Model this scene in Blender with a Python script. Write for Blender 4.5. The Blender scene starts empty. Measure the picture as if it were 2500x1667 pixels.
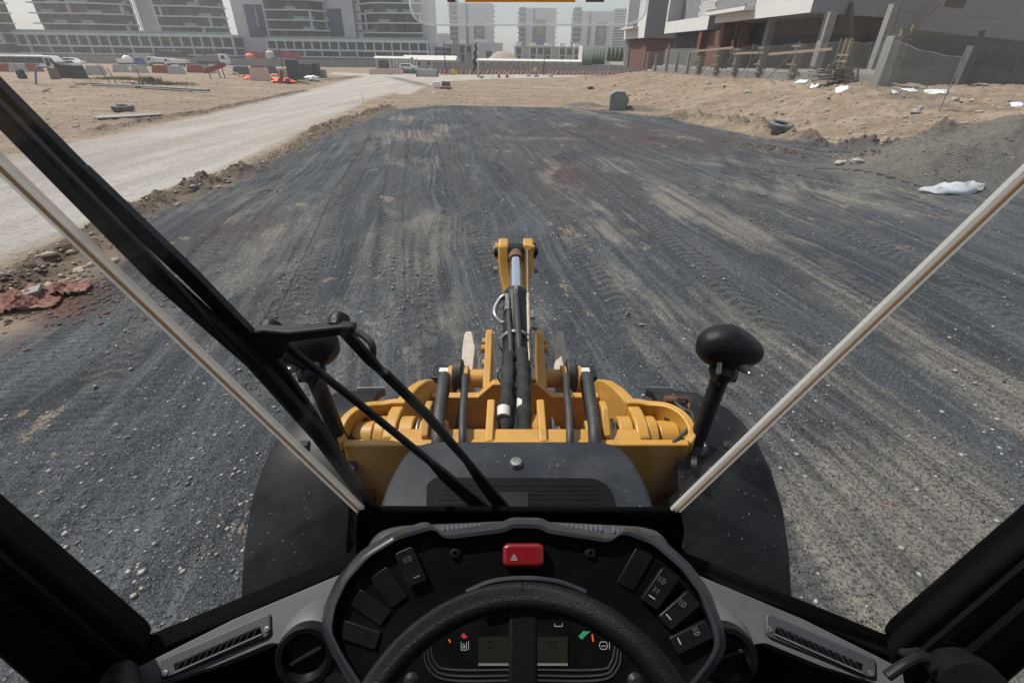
import bpy, bmesh, math, random
import numpy as np
from mathutils import Vector, Matrix, Euler
random.seed(7); np.random.seed(7)
SC = bpy.context.scene
COL = SC.collection
# ---------------------------------------------------------------- camera, sky, sun, exposure
FPX, CX, CY = 1153.0, 1250.0, 833.5            # focal length and centre in photograph pixels
TH = math.radians(31.28); RO = math.radians(0.8)
EYE = Vector((0, 0, 3.0))
CT, ST = math.cos(TH), math.sin(TH)
Fv = Vector((0, CT, -ST)); Rv = Vector((1, 0, 0)); Uv = Vector((0, ST, CT))
R2 = Rv*math.cos(RO) + Uv*math.sin(RO); U2 = Uv*math.cos(RO) - Rv*math.sin(RO)
cam = bpy.data.cameras.new('camera'); cam.sensor_width = 36; cam.lens = FPX/2500*36
cam.clip_start = 0.05; cam.clip_end = 6000
camo = bpy.data.objects.new('camera', cam); COL.objects.link(camo)
camo.matrix_world = Matrix.Translation(EYE) @ Matrix((R2, U2, -Fv)).transposed().to_4x4()
SC.camera = camo
SUN_EL, SUN_AZ = math.radians(56), math.radians(-62)   # azimuth from +Y towards +X
sund = Vector((math.sin(SUN_AZ)*math.cos(SUN_EL), math.cos(SUN_AZ)*math.cos(SUN_EL), math.sin(SUN_EL)))
w = bpy.data.worlds.new('World'); SC.world = w; w.use_nodes = True
nt = w.node_tree; bg = nt.nodes['Background']
sky = nt.nodes.new('ShaderNodeTexSky'); sky.sky_type = 'NISHITA'; sky.sun_disc = False
sky.sun_elevation = SUN_EL; sky.sun_rotation = SUN_AZ
sky.air_density = 1.0; sky.dust_density = 1.5; sky.ozone_density = 1.0
hz_ = nt.nodes.new('ShaderNodeMix'); hz_.data_type = 'RGBA'; hz_.inputs[0].default_value = .42      # dusty white air over the whole sky
nt.links.new(sky.outputs[0], hz_.inputs[6]); hz_.inputs[7].default_value = (6.9, 7.1, 7.35, 1)
nt.links.new(hz_.outputs[2], bg.inputs[0]); bg.inputs[1].default_value = 0.1
sl = bpy.data.lights.new('sun', 'SUN'); sl.energy = 5.0; sl.angle = math.radians(0.6); sl.color = (1, .955, .89)
so = bpy.data.objects.new('sun', sl); COL.objects.link(so)
so.rotation_euler = (-sund).to_track_quat('-Z', 'Y').to_euler(); so.location = (0, 0, 60)
SC.render.engine = 'CYCLES'
cy = SC.cycles; cy.use_denoising = True; cy.max_bounces = 8; cy.transparent_max_bounces = 16
cy.diffuse_bounces = 3; cy.glossy_bounces = 3; cy.transmission_bounces = 4; cy.volume_bounces = 0
cy.caustics_reflective = False; cy.caustics_refractive = False; cy.sample_clamp_indirect = 6
SC.view_settings.view_transform = 'Standard'; SC.view_settings.look = 'None'
SC.view_settings.exposure = 0.28; SC.view_settings.gamma = 1

# ---------------------------------------------------------------- geometry helpers
def ray(px, py):                                # viewing direction in the machine's own frame, unit along the lens axis
    u = (px-CX)/FPX; v = (CY-py)/FPX
    return Vector((u, CT + v*ST, -ST + v*CT))
ROLL = Matrix.Rotation(-RO, 3, Fv)
def wray(px, py): return ROLL @ ray(px, py)
def EP(px, py, t): return ray(px, py)*t         # eye-relative point at axis depth t
def EPL(px, py, n, d):                          # ... on the plane n.p = d
    r = ray(px, py); n = Vector(n); return r*(d/n.dot(r))
def EY(px, py, y): r = ray(px, py); return r*(y/r.y)
def EZ(px, py, z): r = ray(px, py); return r*(z/r.z)
def W(px, py, t): return EYE + wray(px, py)*t
def WY(px, py, y): r = wray(px, py); return EYE + r*(y/r.y)
def WPL(px, py, p0, n): r = wray(px, py); n = Vector(n); return EYE + r*((Vector(p0)-EYE).dot(n)/r.dot(n))

def lerp(a, b, t): return a + (b-a)*t
def frame(d):
    d = Vector(d).normalized(); a = Vector((0, 0, 1)) if abs(d.z) < .9 else Vector((1, 0, 0))
    x = d.cross(a).normalized(); return x, x.cross(d).normalized()   # two vectors across d
def smooth_path(pts, n=8):                      # Catmull-Rom
    P = [Vector(p) for p in pts]; P = [P[0]*2-P[1]] + P + [P[-1]*2-P[-2]]; out = []
    for i in range(1, len(P)-2):
        for k in range(n):
            t = k/n; a, b, c, d = P[i-1:i+3]
            out.append(0.5*((2*b)+(c-a)*t+(2*a-5*b+4*c-d)*t*t+(3*b-a-3*c+d)*t**3))
    return out+[P[-2]]

class MB:
    def __init__(s): s.v = []; s.f = []; s.m = []; s.mi = 0
    def add(s, vs, fs):
        o = len(s.v); s.v += [tuple(v) for v in vs]
        for f in fs: s.f.append(tuple(i+o for i in f)); s.m.append(s.mi)
        return s
    def mat(s, i): s.mi = i; return s
    def box(s, c, size, R=None):
        hx, hy, hz = [q/2 for q in size]; c = Vector(c)
        vs = [Vector((x, y, z)) for x in (-hx, hx) for y in (-hy, hy) for z in (-hz, hz)]
        if R is not None: vs = [R @ v for v in vs]
        return s.add([c+v for v in vs], [(0,1,3,2),(4,6,7,5),(0,4,5,1),(2,3,7,6),(0,2,6,4),(1,5,7,3)])
    def box2(s, a, b):
        return s.box([(p+q)/2 for p, q in zip(a, b)], [abs(q-p) for p, q in zip(a, b)])
    def beam(s, p0, p1, w, h, up=(0, 0, 1)):     # rectangular bar between two points
        p0, p1 = Vector(p0), Vector(p1); d = (p1-p0).normalized(); x = d.cross(Vector(up))
        if x.length < 1e-4: x = d.cross(Vector((0, 1, 0)))
        x.normalize(); z = x.cross(d); vs = []
        for p in (p0, p1):
            for a, b in ((-1,-1),(1,-1),(1,1),(-1,1)): vs.append(p + x*(a*w/2) + z*(b*h/2))
        return s.add(vs, [(0,1,2,3),(7,6,5,4),(0,4,5,1),(1,5,6,2),(2,6,7,3),(3,7,4,0)])
    def tube(s, pts, r, n=10, cap=True):
        P = [Vector(p) for p in pts]; rs = r if hasattr(r, '__len__') else [r]*len(P)
        x = None; vs = []; fs = []
        for i, p in enumerate(P):
            d = (P[min(i+1, len(P)-1)]-P[max(i-1, 0)]).normalized()
            if x is None: x, y = frame(d)
            else:
                x = x - d*x.dot(d); x.normalize(); y = x.cross(d)
            for k in range(n):
                a = 2*math.pi*k/n; vs.append(p + (x*math.cos(a)+y*math.sin(a))*rs[i])
        for i in range(len(P)-1):
            for k in range(n):
                a, b = i*n+k, i*n+(k+1) % n; fs.append((a, b, b+n, a+n))
        if cap: fs += [tuple(range(n-1, -1, -1)), tuple((len(P)-1)*n+k for k in range(n))]
        return s.add(vs, fs)
    def cyl(s, p0, p1, r, r1=None, n=16): return s.tube([p0, p1], [r, r if r1 is None else r1], n)
    def lathe(s, c, axis, prof, n=24):           # prof: (radius, height along axis)
        c = Vector(c); ax = Vector(axis).normalized(); x, y = frame(ax); vs = []; fs = []
        for r, h in prof:
            for k in range(n):
                a = 2*math.pi*k/n; vs.append(c + ax*h + (x*math.cos(a)+y*math.sin(a))*r)
        for i in range(len(prof)-1):
            for k in range(n):
                a, b = i*n+k, i*n+(k+1) % n; fs.append((a, b, b+n, a+n))
        return s.add(vs, fs)
    def prism(s, poly, off):                     # 3D polygon extruded by a vector
        P = [Vector(p) for p in poly]; o = Vector(off); n = len(P)
        return s.add(P+[p+o for p in P], [tuple(range(n-1, -1, -1)), tuple(range(n, 2*n))] +
                     [(i, (i+1) % n, n+(i+1) % n, n+i) for i in range(n)])
    def loft(s, loops, closed=True, cap=False):
        n = len(loops[0]); fs = []
        for i in range(len(loops)-1):
            for k in range(n if closed else n-1):
                a, b = i*n+k, i*n+(k+1) % n; fs.append((a, b, b+n, a+n))
        if cap: fs += [tuple(range(n-1, -1, -1)), tuple((len(loops)-1)*n+k for k in range(n))]
        return s.add([p for l in loops for p in l], fs)
    def blob(s, c, size, seed=0, n=2, rough=.2, flat=0):
        bm = bmesh.new(); bmesh.ops.create_icosphere(bm, subdivisions=n, radius=1)
        rnd = random.Random(seed); o = Vector((rnd.random()*9, rnd.random()*9, rnd.random()*9)); vs = []
        from mathutils import noise
        for v in bm.verts:
            q = v.co.normalized(); q = q*(1+rough*noise.noise(q*1.7+o)*1.6+rough*.5*noise.noise(q*4+o))
            if flat: q.z = max(q.z, -flat)
            vs.append(Vector(c)+Vector((q.x*size[0], q.y*size[1], q.z*size[2])))
        fs = [tuple(v.index for v in f.verts) for f in bm.faces]; bm.free()
        return s.add(vs, fs)
    def mesh(s, name, mats, ang=35, sub=None):
        me = bpy.data.meshes.new(name); me.from_pydata(s.v, [], s.f)
        for m in (mats if isinstance(mats, (list, tuple)) else [mats]): me.materials.append(M[m])
        me.polygons.foreach_set('material_index', s.m)
        bm = bmesh.new(); bm.from_mesh(me); bmesh.ops.recalc_face_normals(bm, faces=bm.faces); bm.to_mesh(me); bm.free()
        me.polygons.foreach_set('use_smooth', [True]*len(me.polygons))
        me.set_sharp_from_angle(angle=math.radians(ang)); me.update()
        return me
    def build(s, name, mats, parent=None, ang=35, bevel=0, seg=2, org=None):
        if org is None: org = base_of(parent)
        if org is not None: s.v = [(v[0]-org[0], v[1]-org[1], v[2]-org[2]) for v in s.v]
        o = bpy.data.objects.new(name, s.mesh(name, mats, ang)); COL.objects.link(o)
        if parent is not None: o.parent = parent
        if bevel:
            b = o.modifiers.new('bevel', 'BEVEL'); b.width = bevel; b.segments = seg; b.limit_method = 'ANGLE'
            b.angle_limit = math.radians(35); b.use_clamp_overlap = True
        return o
BASE = {}
def base_of(p):
    while p is not None:
        if p.name in BASE: return BASE[p.name]
        p = p.parent
    return None
def tag(o, label=None, cat=None, group=None, kind=None):
    if label: o['label'] = label
    if cat: o['category'] = cat
    if group: o['group'] = group
    if kind: o['kind'] = kind
    return o
def thing(name, label, cat, loc=(0, 0, 0), rz=0, group=None, world=True):
    # an Empty at the thing's base; parts given in world coordinates when world is True, else in the thing's own frame
    o = bpy.data.objects.new(name, None); COL.objects.link(o); o.location = loc; o.rotation_euler = (0, 0, rz)
    o.empty_display_size = .3
    if world: BASE[o.name] = Vector(loc)
    return tag(o, label, cat, group)
def copy_tree(o, parent=None):
    c = o.copy(); COL.objects.link(c)
    if parent is not None: c.parent = parent
    for ch in [q for q in bpy.data.objects if q.parent == o]: copy_tree(ch, c)
    return c
def single(name, mb, mats, label, cat, group=None, base=None, bevel=0, ang=35, rz=None, kind=None):
    # a thing that is one mesh, its origin at its base
    if base is None:
        a = np.array(mb.v); base = ((a[:, 0].min()+a[:, 0].max())/2, (a[:, 1].min()+a[:, 1].max())/2, a[:, 2].min())
    o = mb.build(name, mats, None, ang, bevel, org=base); o.location = base
    return tag(o, label, cat, group, kind)

# ---------------------------------------------------------------- materials
M = {}
def newmat(name):
    m = bpy.data.materials.new(name); m.use_nodes = True; M[name] = m
    return m, m.node_tree.nodes, m.node_tree.links, m.node_tree.nodes['Principled BSDF']
def node(N, t, **kw):
    n = N.new(t)
    for k, v in kw.items():
        if k in n.inputs.keys(): n.inputs[k].default_value = v
        else: setattr(n, k, v)
    return n
def ramp(N, L, src, stops):
    r = N.new('ShaderNodeValToRGB'); L.new(src, r.inputs[0]); e = r.color_ramp.elements
    while len(e) < len(stops): e.new(.5)
    for q, (p, c) in zip(e, stops): q.position = p; q.color = c if len(c) == 4 else (*c, 1)
    return r.outputs[0]
def mixc(N, L, fac, a, b, mode='MIX'):
    n = N.new('ShaderNodeMix'); n.data_type = 'RGBA'; n.blend_type = mode
    for sock, val in ((n.inputs[0], fac), (n.inputs[6], a), (n.inputs[7], b)):
        if isinstance(val, (int, float)): sock.default_value = val
        elif isinstance(val, tuple): sock.default_value = (*val, 1)[:4]
        else: L.new(val, sock)
    return n.outputs[2]
def surf(name, col, rough=.6, metal=0, var=.15, scale=6, dirt=None, bump=.0, bscale=60, spec=.5, coat=0, specks=0):
    # a painted, cast or moulded surface with uneven tone, optional dust colour and fine relief
    m, N, L, b = newmat(name)
    tc = N.new('ShaderNodeTexCoord'); n1 = node(N, 'ShaderNodeTexNoise', Scale=scale, Detail=6.0, Roughness=.65)
    L.new(tc.outputs['Object'], n1.inputs['Vector'])
    lo = tuple(c*(1-var) for c in col); hi = tuple(min(1, c*(1+var)) for c in col)
    c = ramp(N, L, n1.outputs[0], [(.3, lo), (.7, hi)])
    if dirt:
        n2 = node(N, 'ShaderNodeTexNoise', Scale=scale*.6, Detail=8.0, Roughness=.7); L.new(tc.outputs['Object'], n2.inputs['Vector'])
        f = ramp(N, L, n2.outputs[0], [(dirt[1], (0, 0, 0)), (min(1, dirt[1]+.25), (dirt[2],)*3)])
        c = mixc(N, L, f, c, dirt[0])
    if specks:                                    # splashes, chips and dust grains
        vo = node(N, 'ShaderNodeTexVoronoi', Scale=38.0); L.new(tc.outputs['Object'], vo.inputs['Vector']); n4 = node(N, 'ShaderNodeTexNoise', Scale=7.0, Detail=3.0); L.new(tc.outputs['Object'], n4.inputs['Vector'])
        mm = node(N, 'ShaderNodeMath', operation='MULTIPLY'); L.new(ramp(N, L, vo.outputs['Distance'], [(.07, (specks,)*3), (.13, (0, 0, 0))]), mm.inputs[0]); L.new(ramp(N, L, n4.outputs[0], [(.5, (0, 0, 0)), (.62, (1, 1, 1))]), mm.inputs[1]); c = mixc(N, L, mm.outputs[0], c, (.42, .4, .37))
        n5 = node(N, 'ShaderNodeTexNoise', Scale=3.0, Detail=9.0, Roughness=.75, Distortion=1.0); L.new(tc.outputs['Object'], n5.inputs['Vector']); c = mixc(N, L, ramp(N, L, n5.outputs[0], [(.56, (0, 0, 0)), (.7, (.5, .5, .5))]), c, tuple(q*.35+.03 for q in col))
    L.new(c, b.inputs['Base Color'])
    r = ramp(N, L, n1.outputs[0], [(.2, (max(0, rough-.1),)*3), (.8, (min(1, rough+.1),)*3)]); L.new(r, b.inputs['Roughness'])
    b.inputs['Metallic'].default_value = metal; b.inputs['Specular IOR Level'].default_value = spec; b.inputs['Coat Weight'].default_value = coat
    if bump:
        n3 = node(N, 'ShaderNodeTexNoise', Scale=bscale, Detail=4.0); L.new(tc.outputs['Object'], n3.inputs['Vector'])
        bp = node(N, 'ShaderNodeBump', Strength=bump, Distance=.02); L.new(n3.outputs[0], bp.inputs['Height']); L.new(bp.outputs[0], b.inputs['Normal'])
    return m
dust = (.34, .27, .2)
surf('yellow_paint', (.43, .222, .037), .45, var=.1, scale=5, dirt=((.36, .22, .085), .5, .5), specks=.5)
surf('black_steel', (.01, .011, .012), .42, var=.3, scale=8, dirt=(dust, .58, .12), spec=.25)
surf('black_plastic', (.008, .008, .009), .4, var=.2, scale=20, bump=.15, bscale=400, spec=.2)
surf('fender_plastic', (.007, .007, .0085), .45, var=.25, scale=5, dirt=((.1, .095, .09), .48, .16), bump=.08, bscale=200, specks=.6, spec=.2)
surf('hood_plastic', (.014, .016, .02), .5, var=.25, scale=5, dirt=((.13, .125, .12), .48, .25), bump=.1, bscale=300, specks=.6, spec=.25)
surf('rubber', (.018, .018, .019), .6, var=.3, scale=12, dirt=(dust, .5, .15))
surf('hose_sleeve', (.012, .011, .012), .8, var=.4, scale=25, bump=.6, bscale=90)
surf('chrome', (.78, .8, .83), .12, 1, var=.05)
surf('zinc', (.3, .29, .265), .38, .85, var=.15, scale=30)
surf('brass_pipe', (.42, .33, .24), .45, .3, var=.2, scale=20)
surf('dusty_white', (.42, .37, .33), .9, var=.2, scale=14, dirt=(dust, .5, .6), bump=.3)
surf('label_white', (.5, .5, .46), .5, var=.05)
surf('dash_plastic', (.092, .095, .099), .55, var=.1, scale=9, dirt=((.2, .185, .165), .5, .35), bump=.12, bscale=900)
surf('dash_dark', (.045, .048, .055), .5, var=.1, scale=30, bump=.15, bscale=700)
surf('bezel_plastic', (.022, .024, .029), .36, var=.1, scale=12, dirt=((.12, .112, .1), .52, .3), bump=.06, bscale=900)
surf('panel_black', (.003, .003, .0033), .45, var=.1, scale=30, spec=.12)
surf('switch_black', (.006, .006, .007), .35, var=.1, scale=30, spec=.25)
surf('cab_black', (.004, .004, .0042), .6, var=.2, scale=12, spec=.15)
surf('gasket_black', (.003, .003, .003), .85, var=.2, scale=12, spec=.03)
surf('red_switch', (.18, .005, .009), .35, var=.1, scale=30)
surf('print_white', (.28, .28, .28), .6, var=.02)
surf('print_grey', (.13, .13, .13), .6, var=.02)
surf('print_black', (.004, .004, .004), .6, var=.02)
surf('print_green', (.02, .22, .09), .5, var=.02)
surf('print_red', (.35, .02, .02), .5, var=.02)
surf('print_orange', (.65, .11, .01), .5, var=.02)
surf('lcd', (.012, .013, .009), .35, var=.05, spec=.2)
surf('wheel_leather', (.006, .006, .007), .38, var=.15, scale=40, bump=.4, bscale=700, spec=.18)
surf('mesh_grey', (.16, .17, .19), .6, var=.1)
surf('concrete', (.22, .215, .205), .9, var=.15, scale=2.5, dirt=((.2, .19, .18), .5, .5), bump=.15, bscale=20)
surf('concrete_dark', (.105, .105, .095), .9, var=.2, scale=1.2, dirt=((.1, .1, .09), .5, .5), bump=.1)
surf('block', (.3, .295, .28), .9, var=.14, scale=3, bump=.3, bscale=30)
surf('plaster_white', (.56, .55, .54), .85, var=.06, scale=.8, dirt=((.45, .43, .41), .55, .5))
surf('plaster_grey_shaded', (.19, .19, .205), .85, var=.08, scale=.6, dirt=((.23, .22, .22), .5, .5))  # also carries the shade of villa faces turned from the sun
surf('villa_plaster', (.45, .445, .44), .85, var=.07, scale=.8, dirt=((.33, .32, .3), .55, .5))
surf('brick_brown', (.125, .052, .036), .9, var=.25, scale=5, bump=.3, bscale=12)
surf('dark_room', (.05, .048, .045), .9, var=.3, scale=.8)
surf('timber', (.26, .19, .125), .85, var=.25, scale=7, dirt=((.2, .16, .12), .5, .5))
surf('timber_old', (.16, .135, .11), .9, var=.35, scale=6)
surf('galv_post', (.2, .2, .2), .6, .4, var=.2, scale=12)
surf('rust', (.13, .06, .035), .9, var=.35, scale=9)
surf('white_sheet', (.6, .61, .62), .6, var=.06, scale=6)
surf('bag_cloth', (.38, .4, .42), .8, var=.12, scale=8, bump=.3, bscale=40)
surf('rock', (.3, .27, .24), .95, var=.25, scale=3, bump=.6, bscale=14)
surf('pebble', (.27, .26, .25), .9, var=.55, scale=3.5)
surf('pebble_sand', (.32, .25, .185), .95, var=.35, scale=3.0)
surf('tyre_old', (.1, .102, .105), .8, var=.25, scale=5, dirt=(dust, .45, .5), bump=.3, bscale=30)
surf('tower_slab', (.55, .55, .56), .8, var=.06, scale=.4)
surf('tower_wall', (.5, .495, .515), .85, var=.05, scale=.1)
surf('tower_glass', (.045, .05, .058), .2, var=.3, scale=.2)
surf('tower_dark', (.022, .023, .028), .45, var=.35, scale=.25)
surf('tower_recess', (.018, .018, .021), .6, var=.4, scale=.3)
surf('glass_rail', (.2, .3, .28), .15, var=.1, scale=1)
surf('far_wall', (.22, .207, .195), .9, var=.12, scale=.15, dirt=((.24, .22, .2), .5, .6))
surf('cabin_roof', (.52, .5, .46), .7, var=.08, scale=.4)
surf('cabin_wall', (.42, .41, .35), .8, var=.12, scale=.4)
surf('vehicle_white', (.68, .69, .7), .3, var=.05, scale=1, coat=.3)
surf('vehicle_blue', (.06, .12, .3), .4, var=.15, scale=1)
surf('vehicle_glass', (.012, .02, .02), .1, var=.2, scale=1)
surf('red_reflection', (.15, .05, .034), .8, var=.35, scale=9, dirt=(dust, .5, .6))  # colour of a red reflection in the glass, for the added sheets
surf('orange_plastic', (.62, .12, .05), .7, var=.2, scale=.8)
surf('red_barrier', (.3, .06, .05), .75, var=.2, scale=1.2)
surf('pale_pink', (.55, .4, .34), .8, var=.12, scale=1)
surf('net_dark', (.025, .03, .028), .9, var=.4, scale=3)
surf('green_net', (.09, .12, .095), .9, var=.3, scale=4)
surf('blue_pipe', (.1, .18, .4), .5, var=.15, scale=2)
surf('grey_pipe', (.12, .125, .125), .6, var=.15, scale=2)
surf('sign_yellow', (.6, .38, .05), .6, var=.1)
surf('flag_cloth', (.035, .025, .024), .9, var=.5, scale=2)
surf('weed', (.1, .12, .05), .9, var=.4, scale=4)
surf('shirt', (.25, .28, .35), .9, var=.1)
surf('skin_dark', (.12, .07, .05), .7, var=.1)
surf('trousers', (.02, .02, .03), .9, var=.1)
surf('barrier_concrete', (.36, .36, .34), .9, var=.14, scale=.8)
surf('grey_blocks', (.105, .11, .115), .9, var=.2, scale=1.5)
def sheet_glass(name, tint, refl, rough=0.0, haze=0.0):   # thin window pane: straight-through plus a mirror layer and a film of dust
    m, N, L, b = newmat(name); out = N['Material Output']; N.remove(b)
    tr = N.new('ShaderNodeBsdfTransparent'); tr.inputs[0].default_value = (*tint, 1)
    gl = N.new('ShaderNodeBsdfGlossy'); gl.inputs['Roughness'].default_value = rough
    fr = N.new('ShaderNodeLayerWeight'); pw = node(N, 'ShaderNodeMath', operation='POWER'); pw.inputs[1].default_value = 5; L.new(fr.outputs['Facing'], pw.inputs[0])
    mu = node(N, 'ShaderNodeMath', operation='MULTIPLY_ADD'); mu.inputs[1].default_value = refl; mu.inputs[2].default_value = .03
    L.new(pw.outputs[0], mu.inputs[0])
    mx = N.new('ShaderNodeMixShader'); L.new(mu.outputs[0], mx.inputs[0]); L.new(tr.outputs[0], mx.inputs[1]); L.new(gl.outputs[0], mx.inputs[2])
    if haze:
        df = N.new('ShaderNodeBsdfDiffuse'); df.inputs[0].default_value = (.6, .57, .53, 1)
        tc = N.new('ShaderNodeTexCoord')
        n = node(N, 'ShaderNodeTexNoise', Scale=2.2, Detail=7.0, Roughness=.7); L.new(tc.outputs['Object'], n.inputs['Vector'])
        vo = node(N, 'ShaderNodeTexVoronoi', Scale=55.0); L.new(tc.outputs['Object'], vo.inputs['Vector'])
        sp = ramp(N, L, vo.outputs['Distance'], [(.03, (haze*4,)*3), (.07, (0, 0, 0))])
        f = ramp(N, L, n.outputs[0], [(.3, (haze*.3,)*3), (.75, (haze,)*3)])
        ad = node(N, 'ShaderNodeMath', operation='ADD'); L.new(f, ad.inputs[0]); L.new(sp, ad.inputs[1])
        m2 = N.new('ShaderNodeMixShader'); L.new(ad.outputs[0], m2.inputs[0]); L.new(mx.outputs[0], m2.inputs[1]); L.new(df.outputs[0], m2.inputs[2]); mx = m2
    L.new(mx.outputs[0], out.inputs[0]); return m
sheet_glass('cab_glass', (.965, .975, .97), .55, haze=.0035)
def film(name, col, op, rough=.6):             # translucent film or silicone bead: part clear, part scattering
    m, N, L, b = newmat(name); out = N['Material Output']; N.remove(b)
    tr = N.new('ShaderNodeBsdfTransparent'); tl = N.new('ShaderNodeBsdfTranslucent'); tl.inputs[0].default_value = (*col, 1)
    df = N.new('ShaderNodeBsdfDiffuse'); df.inputs[0].default_value = (*col, 1)
    a = N.new('ShaderNodeMixShader'); a.inputs[0].default_value = .5; L.new(tl.outputs[0], a.inputs[1]); L.new(df.outputs[0], a.inputs[2])
    mx = N.new('ShaderNodeMixShader'); mx.inputs[0].default_value = op; L.new(tr.outputs[0], mx.inputs[1]); L.new(a.outputs[0], mx.inputs[2])
    L.new(mx.outputs[0], out.inputs[0]); return m
film('silicone_clear', (.8, .78, .75), .6); film('silicone_core', (.7, .5, .32), .9)
film('sticker_film', (.9, .92, .94), .2); film('sticker_orange', (.85, .45, .05), .9); film('sticker_edge', (.95, .95, .96), .5)
def frit(name):                                # ceramic dot band at the rim of a bonded pane, denser to the outside (uv: along, across)
    m, N, L, b = newmat(name); out = N['Material Output']; N.remove(b)
    uv = N.new('ShaderNodeUVMap'); sep = N.new('ShaderNodeSeparateXYZ'); L.new(uv.outputs[0], sep.inputs[0])
    vo = node(N, 'ShaderNodeTexVoronoi', Scale=1.0, Randomness=0.0); L.new(uv.outputs[0], vo.inputs['Vector'])
    th = N.new('ShaderNodeMapRange'); L.new(sep.outputs[1], th.inputs[0]); th.inputs[1].default_value = 0; th.inputs[2].default_value = 6
    th.inputs[3].default_value = .75; th.inputs[4].default_value = .05
    lt = node(N, 'ShaderNodeMath', operation='LESS_THAN'); L.new(vo.outputs['Distance'], lt.inputs[0]); L.new(th.outputs[0], lt.inputs[1])
    tr = N.new('ShaderNodeBsdfTransparent'); df = N.new('ShaderNodeBsdfDiffuse'); df.inputs[0].default_value = (.006, .006, .006, 1)
    mx = N.new('ShaderNodeMixShader'); L.new(lt.outputs[0], mx.inputs[0]); L.new(tr.outputs[0], mx.inputs[1]); L.new(df.outputs[0], mx.inputs[2])
    L.new(mx.outputs[0], out.inputs[0]); return m
frit('frit_dots')
def chainlink(name):
    m, N, L, b = newmat(name); out = N['Material Output']
    b.inputs['Base Color'].default_value = (.16, .16, .15, 1); b.inputs['Roughness'].default_value = .6
    uv = N.new('ShaderNodeUVMap'); sep = N.new('ShaderNodeSeparateXYZ'); L.new(uv.outputs[0], sep.inputs[0])
    facs = []
    for sgn in (1, -1):
        mu = node(N, 'ShaderNodeMath', operation='MULTIPLY'); mu.inputs[1].default_value = sgn; L.new(sep.outputs[1], mu.inputs[0])
        ad = node(N, 'ShaderNodeMath', operation='ADD'); L.new(sep.outputs[0], ad.inputs[0]); L.new(mu.outputs[0], ad.inputs[1])
        pp = node(N, 'ShaderNodeMath', operation='PINGPONG'); pp.inputs[1].default_value = .5; L.new(ad.outputs[0], pp.inputs[0])
        lt = node(N, 'ShaderNodeMath', operation='LESS_THAN'); lt.inputs[1].default_value = .045; L.new(pp.outputs[0], lt.inputs[0]); facs.append(lt)
    mxm = node(N, 'ShaderNodeMath', operation='MAXIMUM'); L.new(facs[0].outputs[0], mxm.inputs[0]); L.new(facs[1].outputs[0], mxm.inputs[1])
    tr = N.new('ShaderNodeBsdfTransparent'); mx = N.new('ShaderNodeMixShader')
    L.new(mxm.outputs[0], mx.inputs[0]); L.new(tr.outputs[0], mx.inputs[1]); L.new(b.outputs[0], mx.inputs[2]); L.new(mx.outputs[0], out.inputs[0])
    return m
chainlink('chainlink')
# ---------------------------------------------------------------- terrain: one height function, split into sand, yard, road and bank
def _hash(ix, iy, s):
    h = (ix.astype(np.int64)*374761393 + iy.astype(np.int64)*668265263 + s*982451653) & 0xffffffff
    h = ((h ^ (h >> 13))*1274126177) & 0xffffffff
    return ((h ^ (h >> 16)) & 0xffff)/65535.0
def vn(x, y, s=0):
    ix = np.floor(x); iy = np.floor(y); fx = x-ix; fy = y-iy; fx = fx*fx*(3-2*fx); fy = fy*fy*(3-2*fy)
    a = _hash(ix, iy, s); b = _hash(ix+1, iy, s); c = _hash(ix, iy+1, s); d = _hash(ix+1, iy+1, s)
    return (a*(1-fx)+b*fx)*(1-fy)+(c*(1-fx)+d*fx)*fy
def fbm(x, y, s=0, o=4, g=.5):
    t = 0; a = 1; n = 0
    for i in range(o): t = t+a*(vn(x, y, s+i)-.5); n += a; a *= g; x = x*2.03+7.1; y = y*2.03+3.7
    return t/n*2
def sst(a, b, x): t = np.clip((x-a)/(b-a), 0, 1); return t*t*(3-2*t)
def base(y): return -.0105*np.clip(y-10, 0, 150)
def GB(px, py):                                 # ground point on the smooth base surface
    z = 0.
    for _ in range(12):
        r = wray(px, py); p = EYE + r*((z-3.0)/min(r.z, -1e-3)); z = float(base(p.y))
    return (p.x, p.y)
def pdist(x, y, line):                          # distance to a polyline
    d = np.full(x.shape, 1e9)
    for (ax, ay), (bx, by) in zip(line[:-1], line[1:]):
        vx, vy = bx-ax, by-ay; t = np.clip(((x-ax)*vx+(y-ay)*vy)/(vx*vx+vy*vy+1e-9), 0, 1)
        d = np.minimum(d, np.hypot(x-ax-t*vx, y-ay-t*vy))
    return d
def inside(x, y, poly):
    r = np.zeros(x.shape, bool); n = len(poly)
    for i in range(n):
        (ax, ay), (bx, by) = poly[i], poly[(i+1) % n]
        c = ((ay > y) != (by > y)) & (x < (bx-ax)*(y-ay)/((by-ay) if abs(by-ay) > 1e-9 else 1e-9)+ax)
        r ^= c
    return r
def sdist(x, y, poly): d = pdist(x, y, poly+[poly[0]]); return np.where(inside(x, y, poly), d, -d)
px2 = lambda L: [GB(*p) for p in L]
YARD = px2([(-60, 880), (60, 790), (230, 690), (345, 540), (470, 480), (600, 432), (640, 402), (700, 372), (780, 335), (945, 270), (1080, 256), (1150, 258),
            (1400, 264), (1470, 271), (1600, 284), (1700, 304), (1850, 334), (1960, 350), (2110, 372), (2230, 384), (2330, 372), (2420, 366), (2520, 372)]) + [(24, 15), (40, 0), (40, -30), (-14, -30), (-9, 0)]
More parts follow.
